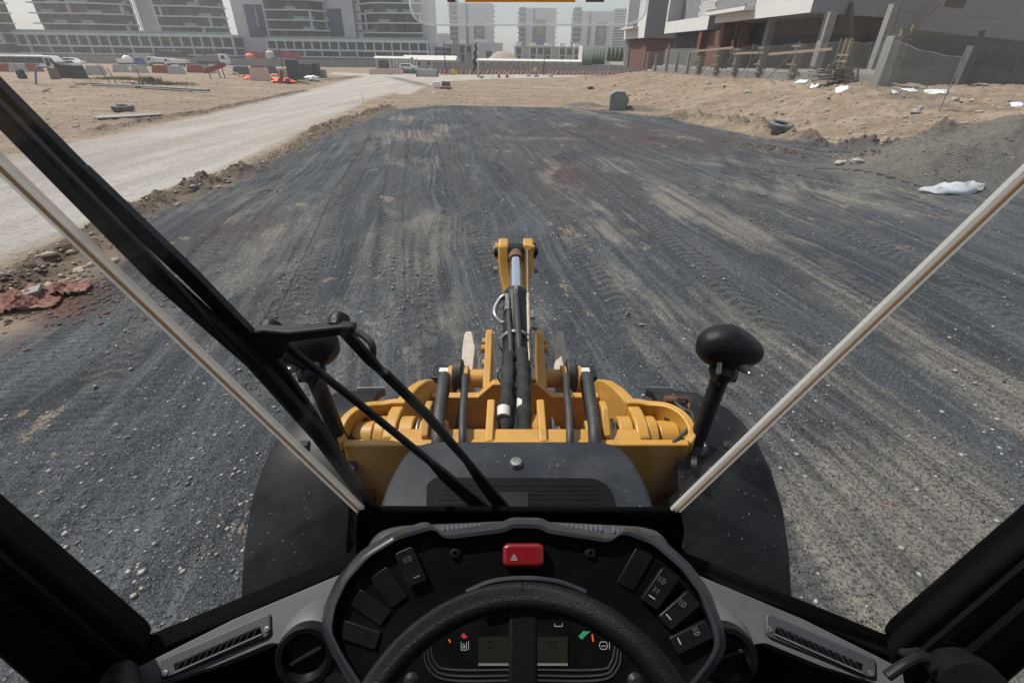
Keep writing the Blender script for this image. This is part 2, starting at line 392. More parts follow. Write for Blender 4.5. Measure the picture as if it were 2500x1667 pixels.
ROAD = [(-60, -12), (-30, 2)] + px2([(-140, 700), (0, 640), (150, 575), (345, 499), (560, 410), (700, 342), (800, 292), (900, 245), (960, 228), (1000, 231), (1035, 212), (1100, 199), (1200, 193),
            (1330, 190), (1520, 184), (1520, 177), (1320, 181), (1150, 183), (1060, 184), (1010, 182), (940, 180), (880, 180), (820, 176), (800, 180), (880, 189), (840, 198), (730, 226), (640, 248), (480, 287), (330, 318), (180, 348), (0, 392)]) + [(-30, 16), (-70, 2)]
TOE = px2([(1600, 176), (1440, 190), (1345, 205), (1400, 226), (1500, 243), (1620, 266), (1780, 288), (1960, 322), (2100, 352), (2300, 374), (2600, 402)]) + [(40, 2)]
WALL = [(13.0, 112.0), (17.4, 69.0), (21.3, 32.3), (34.0, 34.2), (60.0, 38.0)]
BERMS = [([(0, 735), (120, 655), (230, 585), (345, 515), (450, 470), (600, 420)], .26, .42, .6), ([(770, 328), (860, 292), (945, 266)], .26, .55, .5),
         ([(600, 425), (660, 395), (770, 330)], .06, .5, .5),
         ([(240, 322), (330, 303), (480, 279), (640, 246), (740, 224)], .16, .5, .5), ([(700, 206), (790, 199), (880, 189)], .3, .8, .5), ([(960, 190), (1040, 210)], .05, 1, .5),
         ([(1640, 290), (1760, 303), (1900, 330), (1970, 348)], .5, .6, .3), ([(1990, 362), (2120, 378), (2260, 396)], .45, .5, .3), ([(1780, 350), (1960, 385), (2120, 405)], .2, .45, .3)]
BERMS = [(px2(a), b, c, d) for a, b, c, d in BERMS]
def mnd(px, py, sx, sy, h): x, y = GB(px, py); return (x, y, sx, sy, h)
MOUNDS = [mnd(2440, 405, 3.0, 2.0, 1.5), mnd(2260, 428, 2.2, 1.2, .75), mnd(2180, 400, 1.2, .8, .25), mnd(1430, 262, 1.3, .8, .28), mnd(1545, 272, 1.7, .9, .3), mnd(1490, 196, 7, 6, .8), mnd(1400, 205, 3, 4, .5),
          mnd(560, 200, 5, 4, .5), mnd(640, 204, 4, 3, .4), mnd(110, 208, 4, 3, .4), mnd(190, 203, 3, 2, .3), mnd(330, 204, 5, 3, .25), mnd(20, 205, 5, 4, .25), mnd(560, 228, 3, 1.5, .15), mnd(1230, 205, 5, 2, .25), mnd(1330, 213, 4, 2, .35)]
def fields(x, y):
    x = np.asarray(x, float); y = np.asarray(y, float)
    yard = sdist(x, y, YARD); road = sdist(x, y, ROAD)
    dt = pdist(x, y, TOE); dw = pdist(x, y, WALL)
    # bank side of the toe: use polygon toe + far right
    bank = sdist(x, y, TOE + [(140, 0), (140, 190), (TOE[0][0]+3, 190)])
    bh = np.where(bank > 0, np.where(inside(x, y, WALL+[(140, 40), (140, 112)]), 1, dt/(dt+dw+1e-6)), 0)
    fade = 1-sst(70, 104, y)
    pile = np.zeros(x.shape); z = base(y); sandy = sst(0, 1.2, -yard)*sst(0, 1.2, -road)
    crest = 1.85 + .22*np.exp(-((x-21.5)**2+(y-33)**2)/60)
    z = z + crest*fade*(.5*sst(0, 1.0, bh*1.02)+.5*np.clip(bh*1.02, 0, 1)**.8)*(1-base(y)*0)
    z = z + fade*np.clip(bank, 0, 1)*(.16*fbm(x*.13, y*.13, 5)+.07*fbm(x*.9, y*.9, 9)*sst(.02, .3, bh)*(1-.6*sst(.8, 1, bh))+.24*np.abs(fbm(x*1.1, y*1.1, 13, 5, .62)))
    # erosion gullies on the bank
    g = np.abs(fbm(x*.35+.25*y, y*.16, 21, 3)); z = z - fade*.3*sst(.07, .0, g)*np.clip(bank, 0, 1)*sst(.05, .3, bh)*(1-sst(.75, .95, bh))
    brown = np.zeros(x.shape)
    for line, h, wd, br in BERMS:
        d = pdist(x, y, line)*(1+.35*fbm(x*1.3, y*1.3, 31)); k = np.exp(-(d/wd)**2)
        z = z + h*k*(.75+.9*fbm(x*2.6, y*2.6, 33, 4)+.35*fbm(x*8, y*8, 35, 2)); brown = np.maximum(brown, k*br*2)
    for i, (mx, my, sx, sy, h) in enumerate(MOUNDS):
        k = np.exp(-(((x-mx)/sx)**2+((y-my)/sy)**2)*1.0); z = z + h*k*(1+.25*fbm(x*.8, y*.8, 40+i))
        if i < 5: pile = np.maximum(pile, np.clip(k*2.2, 0, 1)); z = z+np.clip(k*2, 0, 1)*.06*fbm(x*3.1, y*3.1, 70, 3)
    z = z + sandy*(.16*fbm(x*.2, y*.2, 50)+.05*fbm(x*.8, y*.8, 51)+.05*fbm(x*2.7, y*2.7, 52, 3))*sst(3, 12, y)
    iny = np.clip(yard, 0, 1); q = x+.16*y
    z = z + iny*(.035*fbm(q*.7, y*.05, 60, 3)+.03*fbm(x*.5, y*.4, 65, 3)+.01*fbm(q*3.1, y*.1, 61, 2))
    z = z + np.clip(road, 0, 1)*(.02*fbm(q*.9, y*.1, 62, 3))
    rough = .35+.65*np.clip(1-np.clip(road, 0, 1), 0, 1)
    z = z + rough*(.018*fbm(x*3.3, y*3.3, 63, 3)+.012*fbm(x*11, y*11, 64, 3)*sst(60, 10, y))
    return z, yard, road, bank*fade, brown, pile
GRID = {}
def hgt_at(x, y):                               # bilinear height of the built ground mesh
    rr, aa, Z = GRID['r'], GRID['a'], GRID['z']; x = np.asarray(x, float); y = np.asarray(y, float); r = np.clip(np.hypot(x, y), rr[0], rr[-1]-1e-6); a = np.clip(np.arctan2(x, y), aa[0], aa[-1]-1e-9)
    i = np.clip(np.searchsorted(rr, r)-1, 0, len(rr)-2); j = np.clip(np.searchsorted(aa, a)-1, 0, len(aa)-2)
    f = (r-rr[i])/(rr[i+1]-rr[i]); g = (a-aa[j])/(aa[j+1]-aa[j])
    return (Z[i, j]*(1-g)+Z[i, j+1]*g)*(1-f)+(Z[i+1, j]*(1-g)+Z[i+1, j+1]*g)*f
def terr(x, y): return float(hgt_at(x, y))
def G(px, py, dz=0):                            # terrain point seen at a photograph pixel
    r = wray(px, py); t = np.geomspace(2.5, 400, 500); x = r.x*t; y = r.y*t; z = 3.0+r.z*t
    h = hgt_at(x, y); i = np.argmax(z < h)
    if i == 0: i = len(t)-1
    a = (z[i-1]-h[i-1])/max(1e-9, (z[i-1]-h[i-1])-(z[i]-h[i])); tt = t[i-1]+(t[i]-t[i-1])*a
    return Vector((r.x*tt, r.y*tt, 3.0+r.z*tt+dz))
def GF(px, py): x, y = GB(px, py); return Vector((x, y, terr(x, y)))   # far things: by the smooth ground, clear of the near mounds
def GO(x, y, dz=0): return Vector((x, y, terr(x, y)+dz))

m, N, L, b = newmat('terrain')
tc = N.new('ShaderNodeTexCoord'); pos = tc.outputs['Object']
def att(n): a = N.new('ShaderNodeAttribute'); a.attribute_name = n; return a.outputs['Fac']
def mp(scale, rot=0):
    q = N.new('ShaderNodeMapping'); q.inputs['Scale'].default_value = scale; q.inputs['Rotation'].default_value = (0, 0, rot); L.new(pos, q.inputs[0]); return q.outputs[0]
def nz(scale, detail=6., rough=.6, vec=None, dist=0.):
    n = node(N, 'ShaderNodeTexNoise', Scale=scale, Detail=detail, Roughness=rough, Distortion=dist); L.new(vec or pos, n.inputs['Vector']); return n.outputs[0]
def mt(op, a, b_=None, clamp=False):
    n = node(N, 'ShaderNodeMath', operation=op); n.use_clamp = clamp
    for s_, v_ in ((n.inputs[0], a), (n.inputs[1], b_)):
        if v_ is None: continue
        if isinstance(v_, (int, float)): s_.default_value = v_
        else: L.new(v_, s_)
    return n.outputs[0]
def edge(name, rag, gain, nsc):                  # ragged zone border from a distance attribute
    k = mt('ADD', att(name), mt('MULTIPLY', mt('SUBTRACT', nz(nsc, 7., .65), .5), rag)); return mt('ADD', mt('MULTIPLY', k, gain), .5, True)
zy = edge('yard', 1.5, 1.6, 1.1); zr = edge('road', 1.2, 1.4, 1.3); zb = mt('MULTIPLY', att('brown'), ramp(N, L, nz(2.5, 6.), [(.3, (.3,)*3), (.6, (1,)*3)]), True); zp = mt('MULTIPLY', att('pile'), 1.15, True)
# sand
sand = mixc(N, L, ramp(N, L, nz(.35, 8., .65), [(.32, (0,)*3), (.68, (1,)*3)]), (.185, .132, .091), (.275, .207, .149))
sand = mixc(N, L, ramp(N, L, nz(7, 6., .7), [(.35, (.4,)*3), (.65, (0,)*3)]), sand, (.135, .1, .074))
trk = ramp(N, L, nz(1.0, 5., .6, mp((.16, 1.3, 1), .25)), [(.46, (0,)*3), (.62, (.55,)*3)]); sand = mixc(N, L, trk, sand, (.33, .27, .21))
# road: pale compacted dust with faint wheel lanes
rst = nz(1., 6., .6, mp((.9, .09, 1), -.72))
roadc = mixc(N, L, ramp(N, L, rst, [(.35, (0,)*3), (.65, (1,)*3)]), (.315, .287, .26), (.43, .41, .385))
roadc = mixc(N, L, ramp(N, L, nz(.25, 5.), [(.42, (0,)*3), (.7, (.8,)*3)]), roadc, (.35, .3, .255))
roadc = mixc(N, L, ramp(N, L, nz(16, 5., .7, mp((1, .35, 1), -.72)), [(.34, (.75,)*3), (.5, (0,)*3)]), roadc, (.17, .152, .136))
roadc = mixc(N, L, ramp(N, L, nz(1., 6., .65, mp((.6, .05, 1), -.72)), [(.5, (0,)*3), (.6, (.5,)*3)]), roadc, (.25, .215, .185))
# yard: dark crushed stone; scraped streaks, wheel lanes and dusty sand dragged along the driving direction
wv = N.new('ShaderNodeVectorMath'); wv.operation = 'ADD'; nv = node(N, 'ShaderNodeTexNoise', Scale=.11, Detail=2.0); L.new(pos, nv.inputs['Vector'])
ws = N.new('ShaderNodeVectorMath'); ws.operation = 'SCALE'; ws.inputs['Scale'].default_value = 1.5; L.new(nv.outputs['Color'], ws.inputs[0]); L.new(pos, wv.inputs[0]); L.new(ws.outputs[0], wv.inputs[1])
def mpw(sx, sy, rot=.17):
    q = N.new('ShaderNodeMapping'); q.vector_type = 'TEXTURE'; q.inputs['Scale'].default_value = (1/sx, 1/sy, 1); q.inputs['Rotation'].default_value = (0, 0, rot); L.new(wv.outputs[0], q.inputs[0]); return q.outputs[0]
R3 = lambda src, p0, v0, p1, v1: ramp(N, L, src, [(p0, (v0,)*3), (p1, (v1,)*3)])
s_broad = nz(1., 5., .62, mpw(.5, .06)); cross = R3(nz(.16, 4., .6), .46, 0, .56, 1)
s_mid = mixc(N, L, cross, nz(1., 7., .66, mpw(1.6, .1)), nz(1., 7., .66, mpw(1.3, .12, -.35))); s_fine = nz(1., 6., .65, mpw(8., .22)); patch = nz(1., 7., .66, mpw(.5, .2)); patch2 = nz(1., 8., .7, mpw(1.3, .5))
yc = mixc(N, L, mt('MULTIPLY', R3(s_mid, .4, 0, .6, 1), R3(nz(.5, 6., .65), .3, .45, .6, 1.)), (.027, .031, .038), (.1, .108, .12))
yc = mixc(N, L, R3(s_broad, .42, .0, .6, .6), yc, (.036, .04, .048))
yc = mixc(N, L, R3(s_fine, .5, 0, .64, .6), yc, (.155, .162, .172))
yc = mixc(N, L, mt('MULTIPLY', att('iron'), R3(s_mid, .35, .2, .6, 1.), True), yc, (.07, .043, .041))
dust1 = mt('MULTIPLY', R3(s_broad, .5, 0, .58, 1), mt('MULTIPLY', R3(patch, .47, 0, .56, 1), R3(s_fine, .36, .1, .58, 1)))
dust2 = mt('MULTIPLY', R3(patch, .55, 0, .64, 1), mt('MULTIPLY', R3(patch2, .48, 0, .57, 1), R3(s_mid, .4, .15, .55, 1)))
dfar = R3(att('dusty'), .0, .0, 1., 1.)
lug = node(N, 'ShaderNodeMath', operation='SINE'); L.new(att('lug'), lug.inputs[0]); trk_m = mt('MULTIPLY', att('track'), R3(nz(.8, 4.), .36, 0, .52, 1)); lugf = mt('MULTIPLY', mt('GREATER_THAN', lug.outputs[0], .1), trk_m)
yc = mixc(N, L, mt('MULTIPLY', trk_m, .5), yc, (.045, .048, .054)); yc = mixc(N, L, mt('MULTIPLY', lugf, .45), yc, (.15, .148, .142))
dust3 = mt('MULTIPLY', dfar, mt('MULTIPLY', R3(s_mid, .44, .1, .56, 1), R3(patch2, .42, .1, .55, 1)))
yc = mixc(N, L, mt('MULTIPLY', mt('MAXIMUM', mt('MAXIMUM', dust1, dust2), dust3), .9), yc, (.26, .232, .195))
spot = mt('MULTIPLY', R3(nz(1., 6., .68, mpw(1.5, .8)), .645, 0, .66, 1), .9); yc = mixc(N, L, spot, yc, (.27, .21, .16))
sp1 = nz(42, 3., .7); yc = mixc(N, L, R3(sp1, .4, .8, .53, 0), yc, (.014, .015, .018))
sp2 = nz(95, 2., .6); yc = mixc(N, L, R3(sp2, .53, 0, .64, .7), yc, (.17, .175, .18))
vs_ = node(N, 'ShaderNodeTexVoronoi', Scale=14.0); L.new(pos, vs_.inputs['Vector'])
yc = mixc(N, L, mt('MULTIPLY', R3(vs_.outputs['Distance'], .1, 1, .16, 0), R3(nz(3.1, 3.), .5, 0, .6, .8)), yc, (.26, .245, .23))
pil = mixc(N, L, nz(5, 6., .7), (.07, .065, .055), (.19, .175, .15))
brn = mixc(N, L, nz(9, 6., .7), (.05, .04, .032), (.16, .125, .095))
c = mixc(N, L, zr, sand, roadc); c = mixc(N, L, zy, c, yc); c = mixc(N, L, zp, c, pil); c = mixc(N, L, zb, c, brn)
redp = mt('MULTIPLY', att('red'), ramp(N, L, nz(3, 6.), [(.3, (.4,)*3), (.6, (1,)*3)]), True); c = mixc(N, L, redp, c, (.14, .06, .042))  # red reflection in the glass put into the soil colour
L.new(c, b.inputs['Base Color']); b.inputs['Roughness'].default_value = .95; b.inputs['Specular IOR Level'].default_value = .15
# relief: grains, clods and tyre-tread ripples in some lanes
wave = node(N, 'ShaderNodeTexWave', Scale=1.0, Distortion=1.5, Detail=2.0); wave.bands_direction = 'Y'; L.new(mpw(.05, 3.4), wave.inputs['Vector'])
lane = mt('MULTIPLY', R3(nz(1., 3., .5, mpw(1.1, .05)), .5, 0, .56, 1), R3(nz(.45, 3.), .42, 0, .55, 1))
hgt = mt('ADD', mt('MULTIPLY', nz(60, 4., .75), .022), mt('MULTIPLY', nz(9, 6., .65), .05))
hgt = mt('ADD', hgt, mt('MULTIPLY', lugf, .03)); hgt = mt('ADD', hgt, mt('MULTIPLY', s_fine, mt('MULTIPLY', zy, .035))); hgt = mt('ADD', hgt, mt('MULTIPLY', nz(16, 5., .7, mp((1, .3, 1), -.72)), mt('MULTIPLY', zr, .03)))
hgt = mt('ADD', hgt, mt('MULTIPLY', mt('MULTIPLY', wave.outputs['Fac'], lane), mt('MULTIPLY', zy, .016)))
bp = node(N, 'ShaderNodeBump', Strength=1.0, Distance=1.0); L.new(hgt, bp.inputs['Height']); L.new(bp.outputs[0], b.inputs['Normal'])

def terrain_grid():
    rr = np.concatenate([np.geomspace(.25, 3, 40)[:-1], np.geomspace(3, 75, 600)[:-1], np.geomspace(75, 260, 80)[:-1], np.geomspace(260, 4000, 24)])
    aa = np.radians(np.concatenate([np.linspace(-176, -64, 45)[:-1], np.linspace(-64, 64, 760), np.linspace(64, 176, 45)[1:]]))
    Rg, Ag = np.meshgrid(rr, aa, indexing='ij'); x = Rg*np.sin(Ag); y = Rg*np.cos(Ag)
    nr, na = x.shape; x = x.ravel(); y = y.ravel()
    z, yard, road, bank, brown, pile = fields(x, y)
    far = sst(300, 900, np.hypot(x, y)); z = z*(1-far)+(-1.6)*far
    cl = lambda d: np.clip(d, -3, 3)
    rx, ry = GB(110, 745); red = np.exp(-(((x-rx)/.7)**2+((y-ry)/.4)**2)*np.clip(1+1.0*fbm(x*2.2, y*2.2, 91), .3, 3))*1.2  # red: patch where the glass reflection is tinted into the ground
    def spotf(L_, k=0): return np.clip(sum(np.exp(-(((x-GB(px, py)[0])/sx)**2+((y-GB(px, py)[1])/sy)**2)) for px, py, sx, sy in L_), 0, 1)
    iron = spotf([(1440, 320, 4.5, 5), (1650, 340, 4, 3), (1380, 420, 1.5, 3), (560, 560, 1, 1)])
    dusty = spotf([(700, 560, .7, 3), (640, 700, .5, 1.3), (1950, 460, 3, 1.6), (2150, 480, 2.5, 1.2), (1330, 338, 2.2, .5), (1750, 395, 4, .9), (950, 330, 1.5, 2), (860, 880, .25, 1.0), (1040, 540, .5, 1.2), (1950, 1000, .5, .6)])
    track = np.zeros(x.shape); lug = np.zeros(x.shape)
    for tp in ([(1560, 800), (1380, 520), (1240, 340)], [(1800, 720), (1520, 450), (1330, 320)], [(950, 760), (960, 470), (980, 320)], [(690, 820), (820, 500), (920, 330)], [(2350, 900), (1800, 480), (1500, 340)], [(1700, 400), (1900, 425), (2150, 470), (2400, 560)], [(250, 930), (470, 650), (660, 470)], [(1720, 345), (1900, 372), (2120, 410)], [(1180, 560), (1120, 420), (1060, 300)], [(2500, 1000), (2100, 700), (1700, 480)]):
        W_ = px2(tp); fine = []; s_acc = 0
        for off in (0, 1.75):
            P_ = [(a_+off, b_) for a_, b_ in W_]; s0 = 0
            for (ax, ay), (bx, by) in zip(P_[:-1], P_[1:]):
                vx, vy = bx-ax, by-ay; ln = math.hypot(vx, vy); tt = np.clip(((x-ax)*vx+(y-ay)*vy)/(ln*ln), 0, 1); dd = ((x-ax)*vy-(y-ay)*vx)/ln; d = np.hypot(x-ax-tt*vx, y-ay-tt*vy); m_ = sst(.27, .2, d); up = m_ > track
                track = np.maximum(track, m_); lug = np.where(up, ((s0+tt*ln)+np.abs(dd)*.6)*2*math.pi/.19, lug); s0 += ln
    z = z-.02*track*(np.hypot(x, y) < 60)
    i = (np.arange(nr-1)[:, None]*na+np.arange(na-1)[None, :]).ravel()
    quads = np.stack([i, i+na, i+na+1, i+1], 1)
    quads = quads[:, ::-1]
    ctr = lambda a: a[quads].mean(1)
    isr = (ctr(road) > 0); isy = (ctr(yard) > 0) & ~isr; isb = (ctr(bank) > .0) & ~isy & ~isr; iss = ~(isr | isy | isb)
    GRID.update(r=rr, a=aa, z=z.reshape(nr, na))
    for nm, mask in (('gravel_yard', isy), ('dirt_road', isr), ('sand_bank', isb), ('sandy_ground', iss)):
        q = quads[mask]; used, inv = np.unique(q, return_inverse=True); inv = inv.reshape(q.shape)
        me = bpy.data.meshes.new(nm); me.vertices.add(len(used)); me.loops.add(inv.size); me.polygons.add(len(inv))
        me.vertices.foreach_set('co', np.stack([x[used], y[used], z[used]], 1).ravel())
        me.loops.foreach_set('vertex_index', inv.ravel().astype(np.int32)); me.polygons.foreach_set('loop_start', np.arange(0, inv.size, 4, dtype=np.int32))
        me.polygons.foreach_set('use_smooth', np.ones(len(inv), bool)); me.materials.append(M['terrain'])
        for an, arr in (('yard', cl(yard)), ('road', cl(road)), ('brown', brown), ('pile', pile), ('red', red), ('iron', iron), ('dusty', dusty), ('track', track), ('lug', lug)):
            at_ = me.attributes.new(an, 'FLOAT', 'POINT'); at_.data.foreach_set('value', arr[used].astype(np.float32))
        me.update(calc_edges=True); me.validate()
        o = bpy.data.objects.new(nm, me); COL.objects.link(o); o['kind'] = 'structure'
terrain_grid()
# ---------------------------------------------------------------- loose stones lying on the ground
def stones(name, pts, sizes, mats, label):
    rnd = np.random.RandomState(3); n = len(pts)
    t = np.array([(0, 0, 1), (1, 0, .1), (.2, .95, 0), (-.9, .5, .1), (-.8, -.6, 0), (.35, -.95, .05), (0, 0, -.6)], float)
    f = np.array([(0, 1, 2), (0, 2, 3), (0, 3, 4), (0, 4, 5), (0, 5, 1), (6, 2, 1), (6, 3, 2), (6, 4, 3), (6, 5, 4), (6, 1, 5)])
    V = t[None]*(1+.5*(rnd.rand(n, 7, 3)-.5)); an = rnd.rand(n)*6.28; ca, sa = np.cos(an)[:, None], np.sin(an)[:, None]
    sc = sizes[:, None, None]*np.stack([np.ones(n), .6+.5*rnd.rand(n), .35+.4*rnd.rand(n)], 1)[:, None, :]; V = V*sc
    V = np.stack([V[..., 0]*ca-V[..., 1]*sa, V[..., 0]*sa+V[..., 1]*ca, V[..., 2]], -1)+pts[:, None, :]
    F = (f[None]+np.arange(n)[:, None, None]*7).reshape(-1, 3)
    me = bpy.data.meshes.new(name); me.vertices.add(n*7); me.loops.add(F.size); me.polygons.add(len(F))
    me.vertices.foreach_set('co', V.ravel()); me.loops.foreach_set('vertex_index', F.ravel().astype(np.int32)); me.polygons.foreach_set('loop_start', np.arange(0, F.size, 3, dtype=np.int32))
    for q in mats: me.materials.append(M[q])
    me.polygons.foreach_set('material_index', np.repeat(rnd.randint(0, len(mats), n), 10).astype(np.int32))
    me.update(calc_edges=True); o = bpy.data.objects.new(name, me); COL.objects.link(o); tag(o, label, 'stones', kind='stuff')
def scatter():
    rnd = np.random.RandomState(11)
    r = np.exp(rnd.uniform(np.log(2.0), np.log(55), 60000)); a = np.radians(rnd.uniform(-62, 62, 60000)); x = r*np.sin(a); y = r*np.cos(a)
    z, yard, road, bank, brown, pile = fields(x, y)
    ok = (yard > .2) & (rnd.rand(len(x)) < np.where(fbm(x*.5, y*.3, 77) > .12, .5, .12)); s = (.006+.02*rnd.rand(ok.sum())**6)*(1+.03*r[ok])
    stones('gravel_stones', np.stack([x, y, z], 1)[ok], s, ['pebble', 'rock', 'grey_blocks', 'pebble'], 'loose pale and grey stones strewn over the dark gravel')
    r = np.exp(rnd.uniform(np.log(9), np.log(95), 60000)); a = np.radians(rnd.uniform(-58, 58, 60000)); x = r*np.sin(a); y = r*np.cos(a)
    z, yard, road, bank, brown, pile = fields(x, y)
    ok = (yard < .2) & (road < -.2) & ((bank > .3) | (rnd.rand(len(x)) < .35)); s = .015+.13*rnd.rand(ok.sum())**8+.0006*r[ok]
    stones('sand_stones', np.stack([x, y, z], 1)[ok], s, ['pebble_sand', 'rock', 'pebble_sand'], 'clods and small stones lying on the pale sand')
    x0 = [];
    for line, h, wd, br in BERMS[:3]+BERMS[6:]+BERMS[3:5]:
        for (ax, ay), (bx, by) in zip(line[:-1], line[1:]):
            n = int(150*math.hypot(bx-ax, by-ay)); t = rnd.rand(n); x0.append(np.stack([ax+(bx-ax)*t+rnd.randn(n)*wd*.6, ay+(by-ay)*t+rnd.randn(n)*wd*.6], 1))
    p = np.concatenate(x0); p = p[rnd.permutation(len(p))[:14000]]; z = fields(p[:, 0], p[:, 1])[0]
    stones('berm_clods', np.concatenate([p, z[:, None]], 1), .012+.05*rnd.rand(len(p))**4, ['berm_dirt', 'berm_dirt', 'berm_dirt', 'pebble_sand'], 'brown clods along the bulldozed earth ridges')
def extra():
    rnd = np.random.RandomState(5); P_ = []
    for mx_, my_, sx, sy, h in MOUNDS[:3]: n = 1500; P_.append(np.stack([mx_+rnd.randn(n)*sx*.8, my_+rnd.randn(n)*sy*.8], 1))
    p = np.concatenate(P_); z = hgt_at(p[:, 0], p[:, 1]); stones('pile_stones', np.concatenate([p, z[:, None]], 1), .008+.045*rnd.rand(len(p))**7, ['grey_blocks', 'grey_blocks', 'pebble_sand'], 'stones and grit covering the grey gravel pile')
    rx, ry = GB(95, 735); n = 1500; p = np.stack([rx+rnd.randn(n)*.75, ry+rnd.randn(n)*.4], 1); z = hgt_at(p[:, 0], p[:, 1]); stones('red_reflection_clods', np.concatenate([p, z[:, None]], 1), .01+.04*rnd.rand(n)**4, ['red_reflection_earth', 'berm_dirt', 'berm_dirt'], 'crumbled earth tinted by a red glass reflection beside the pale road')
surf('red_reflection_earth', (.125, .056, .042), .95, var=.3, scale=5)  # earth coloured with the red reflection in the glass
surf('berm_dirt', (.1, .08, .062), .95, var=.4, scale=3)
scatter(); extra()
# ---------------------------------------------------------------- wheel loader seen from its own cab (eye-relative coordinates)
LB = Vector((0, 1, -3))
loader = thing('wheel_loader', 'yellow and black wheel loader seen from its own driving seat', 'wheel loader')
loader.matrix_world = Matrix.Translation(EYE + ROLL @ LB) @ ROLL.to_4x4()
BASE[loader.name] = LB
def fillet(pts, r, n=5):
    out = []; P = [Vector((p[0], p[1])) for p in pts]; k = len(P)
    for i in range(k):
        a, b, c = P[i-1], P[i], P[(i+1) % k]; rr = pts[i][2] if len(pts[i]) > 2 else r
        d1, d2 = a-b, c-b; q = min(rr, d1.length*.45, d2.length*.45)
        if q < .01: out.append(b); continue
        s, e = b+d1.normalized()*q, b+d2.normalized()*q
        for j in range(n+1):
            t = j/n; out.append(s*(1-t)**2+b*2*t*(1-t)+e*t*t)
    return [(p.x, p.y) for p in out]
def resample(pts, n):
    P = [Vector(p) for p in pts]; P.append(P[0]); L_ = [0]
    for a, b in zip(P, P[1:]): L_.append(L_[-1]+(b-a).length)
    out = []; j = 0
    for i in range(n):
        s = L_[-1]*i/n
        while L_[j+1] < s: j += 1
        t = (s-L_[j])/max(1e-9, L_[j+1]-L_[j]); out.append(P[j].lerp(P[j+1], t))
    return out
PN = Vector((0, -.6, .8)); PD = -.798
def PP(px, py, h=0): return EPL(px, py, PN, PD+h)
AN = Vector((0, -.45, .893)); AD = -1.045
def AP(px, py, h=0): return EPL(px, py, AN, AD+h)
WN = Vector((0, 1, .0673)).normalized(); WD = WN.dot(Vector((0, .70, -1.06)))
def WS(px, py, off=0): return EPL(px, py, WN, WD+off)
def L_(mb, name, mats, parent=loader, **k): return mb.build(name, mats, parent, **k)
def plate(f, pts, h0, h1, n): return MB().prism([f(x, y, h0) for x, y in pts], Vector(n)*(h1-h0))
# side pane planes
def side_plane(s):
    p0 = Vector((.35*s+.017, .70, -1.06)); p1 = Vector((.745*s+.017, .49, -1.06)); p2 = Vector((.826*s+.017, .49, -.655))
    n = (p1-p0).cross(p2-p0).normalized(); n = n if n.y > 0 else -n; return n, n.dot(p0)
SP = {s: side_plane(s) for s in (-1, 1)}
mx = lambda s, x: x if s < 0 else 2530-x            # mirror a left-hand pixel column to the right
def SPp(s, px, py, off=0): n, d = SP[s]; return EPL(mx(s, px), py, n, d+off)
# ---- glass
seam_px = [(-420, -2), (0, 400), (925, 1285)]
gl = MB().prism([WS(-420, -2), WS(2950, -2), WS(1605, 1285), WS(925, 1285)], WN*.006)
front = L_(gl, 'windscreen', 'cab_glass')
for s in (-1, 1):
    n, d = SP[s]; pane_px = [(925, 1285), (870, 1400), (370, 1610), (300, 1570), (-420, 960), (-900, 500), (-420, -2)]
    sg = MB().prism([SPp(s, x, y) for x, y in pane_px], n*.006); side = L_(sg, 'side_window', 'cab_glass')
    # silicone joint: clear bead with a tan core
    a, b_ = WS(mx(s, -420), -2, -.004), WS(mx(s, 928), 1289, -.004)
    sb = L_(MB().beam(a, b_, .022, .008, up=WN), 'glass_seal', 'silicone_clear'); L_(MB().beam(a-WN*.005, b_-WN*.005, .0042, .004, up=WN), 'seal_core', 'silicone_core', sb)
    # frit bands on the inner face along pillar and sill
    for k, (p, q, inn) in enumerate((((-420, 962), (345, 1582), (40, -22)), ((372, 1602), (868, 1392), (-6, -17)))):
        mb = MB().add([SPp(s, *p, -.002), SPp(s, *q, -.002), SPp(s, q[0]+inn[0], q[1]+inn[1], -.002), SPp(s, p[0]+inn[0], p[1]+inn[1], -.002)], [(0, 1, 2, 3)])
        Ln = (Vector(mb.v[1])-Vector(mb.v[0])).length/.0042; o = L_(mb, 'frit_band', 'frit_dots', side)
        uv = o.data.uv_layers.new(name='uv'); co = {0: (0, 0), 1: (Ln, 0), 2: (Ln, 6), 3: (0, 6)}
        for lp in o.data.loops: uv.data[lp.index].uv = co[lp.vertex_index]
def glass_text(f, x, y, w, rot, parent, sgn):        # maker's mark etched on the outside: reads backwards from the seat
    cu = bpy.data.curves.new('t', 'FONT'); cu.body = 'CAT'; cu.align_x = 'CENTER'; cu.size = 1
    to = bpy.data.objects.new('t', cu); COL.objects.link(to); bpy.context.view_layer.update()
    me = bpy.data.meshes.new_from_object(to.evaluated_get(bpy.context.evaluated_depsgraph_get())); bpy.data.objects.remove(to)
    mb = MB(); ca, sa = math.cos(rot), math.sin(rot)
    def pt(a, b): a = -a; return f(x+(a*ca+b*sa)*w, y-(b*ca-a*sa)*w)
    mb.add([pt(v.co.x*1.1, v.co.y) for v in me.vertices], [tuple(p.vertices) for p in me.polygons])
    for k, (a0, a1, yy, h) in enumerate(((-1.0, 1.0, -.35, .06), (-1.1, .9, -.7, .09), (-1.3, 1.3, -1.0, .05), (-1.2, .5, -1.3, .07), (-.6, .7, -1.6, .08), (-.8, .6, -2.1, .08))):
        mb.add([pt(a0, yy), pt(a1, yy), pt(a1, yy-h), pt(a0, yy-h)], [(0, 1, 2, 3)])
    L_(mb, 'glass_marking', 'print_black', parent)
sides = [o for o in bpy.data.objects if o.name.startswith('side_window')]
glass_text(lambda x, y: WS(x, y, -.001), 905, 1204, 15, 0, front, 1)
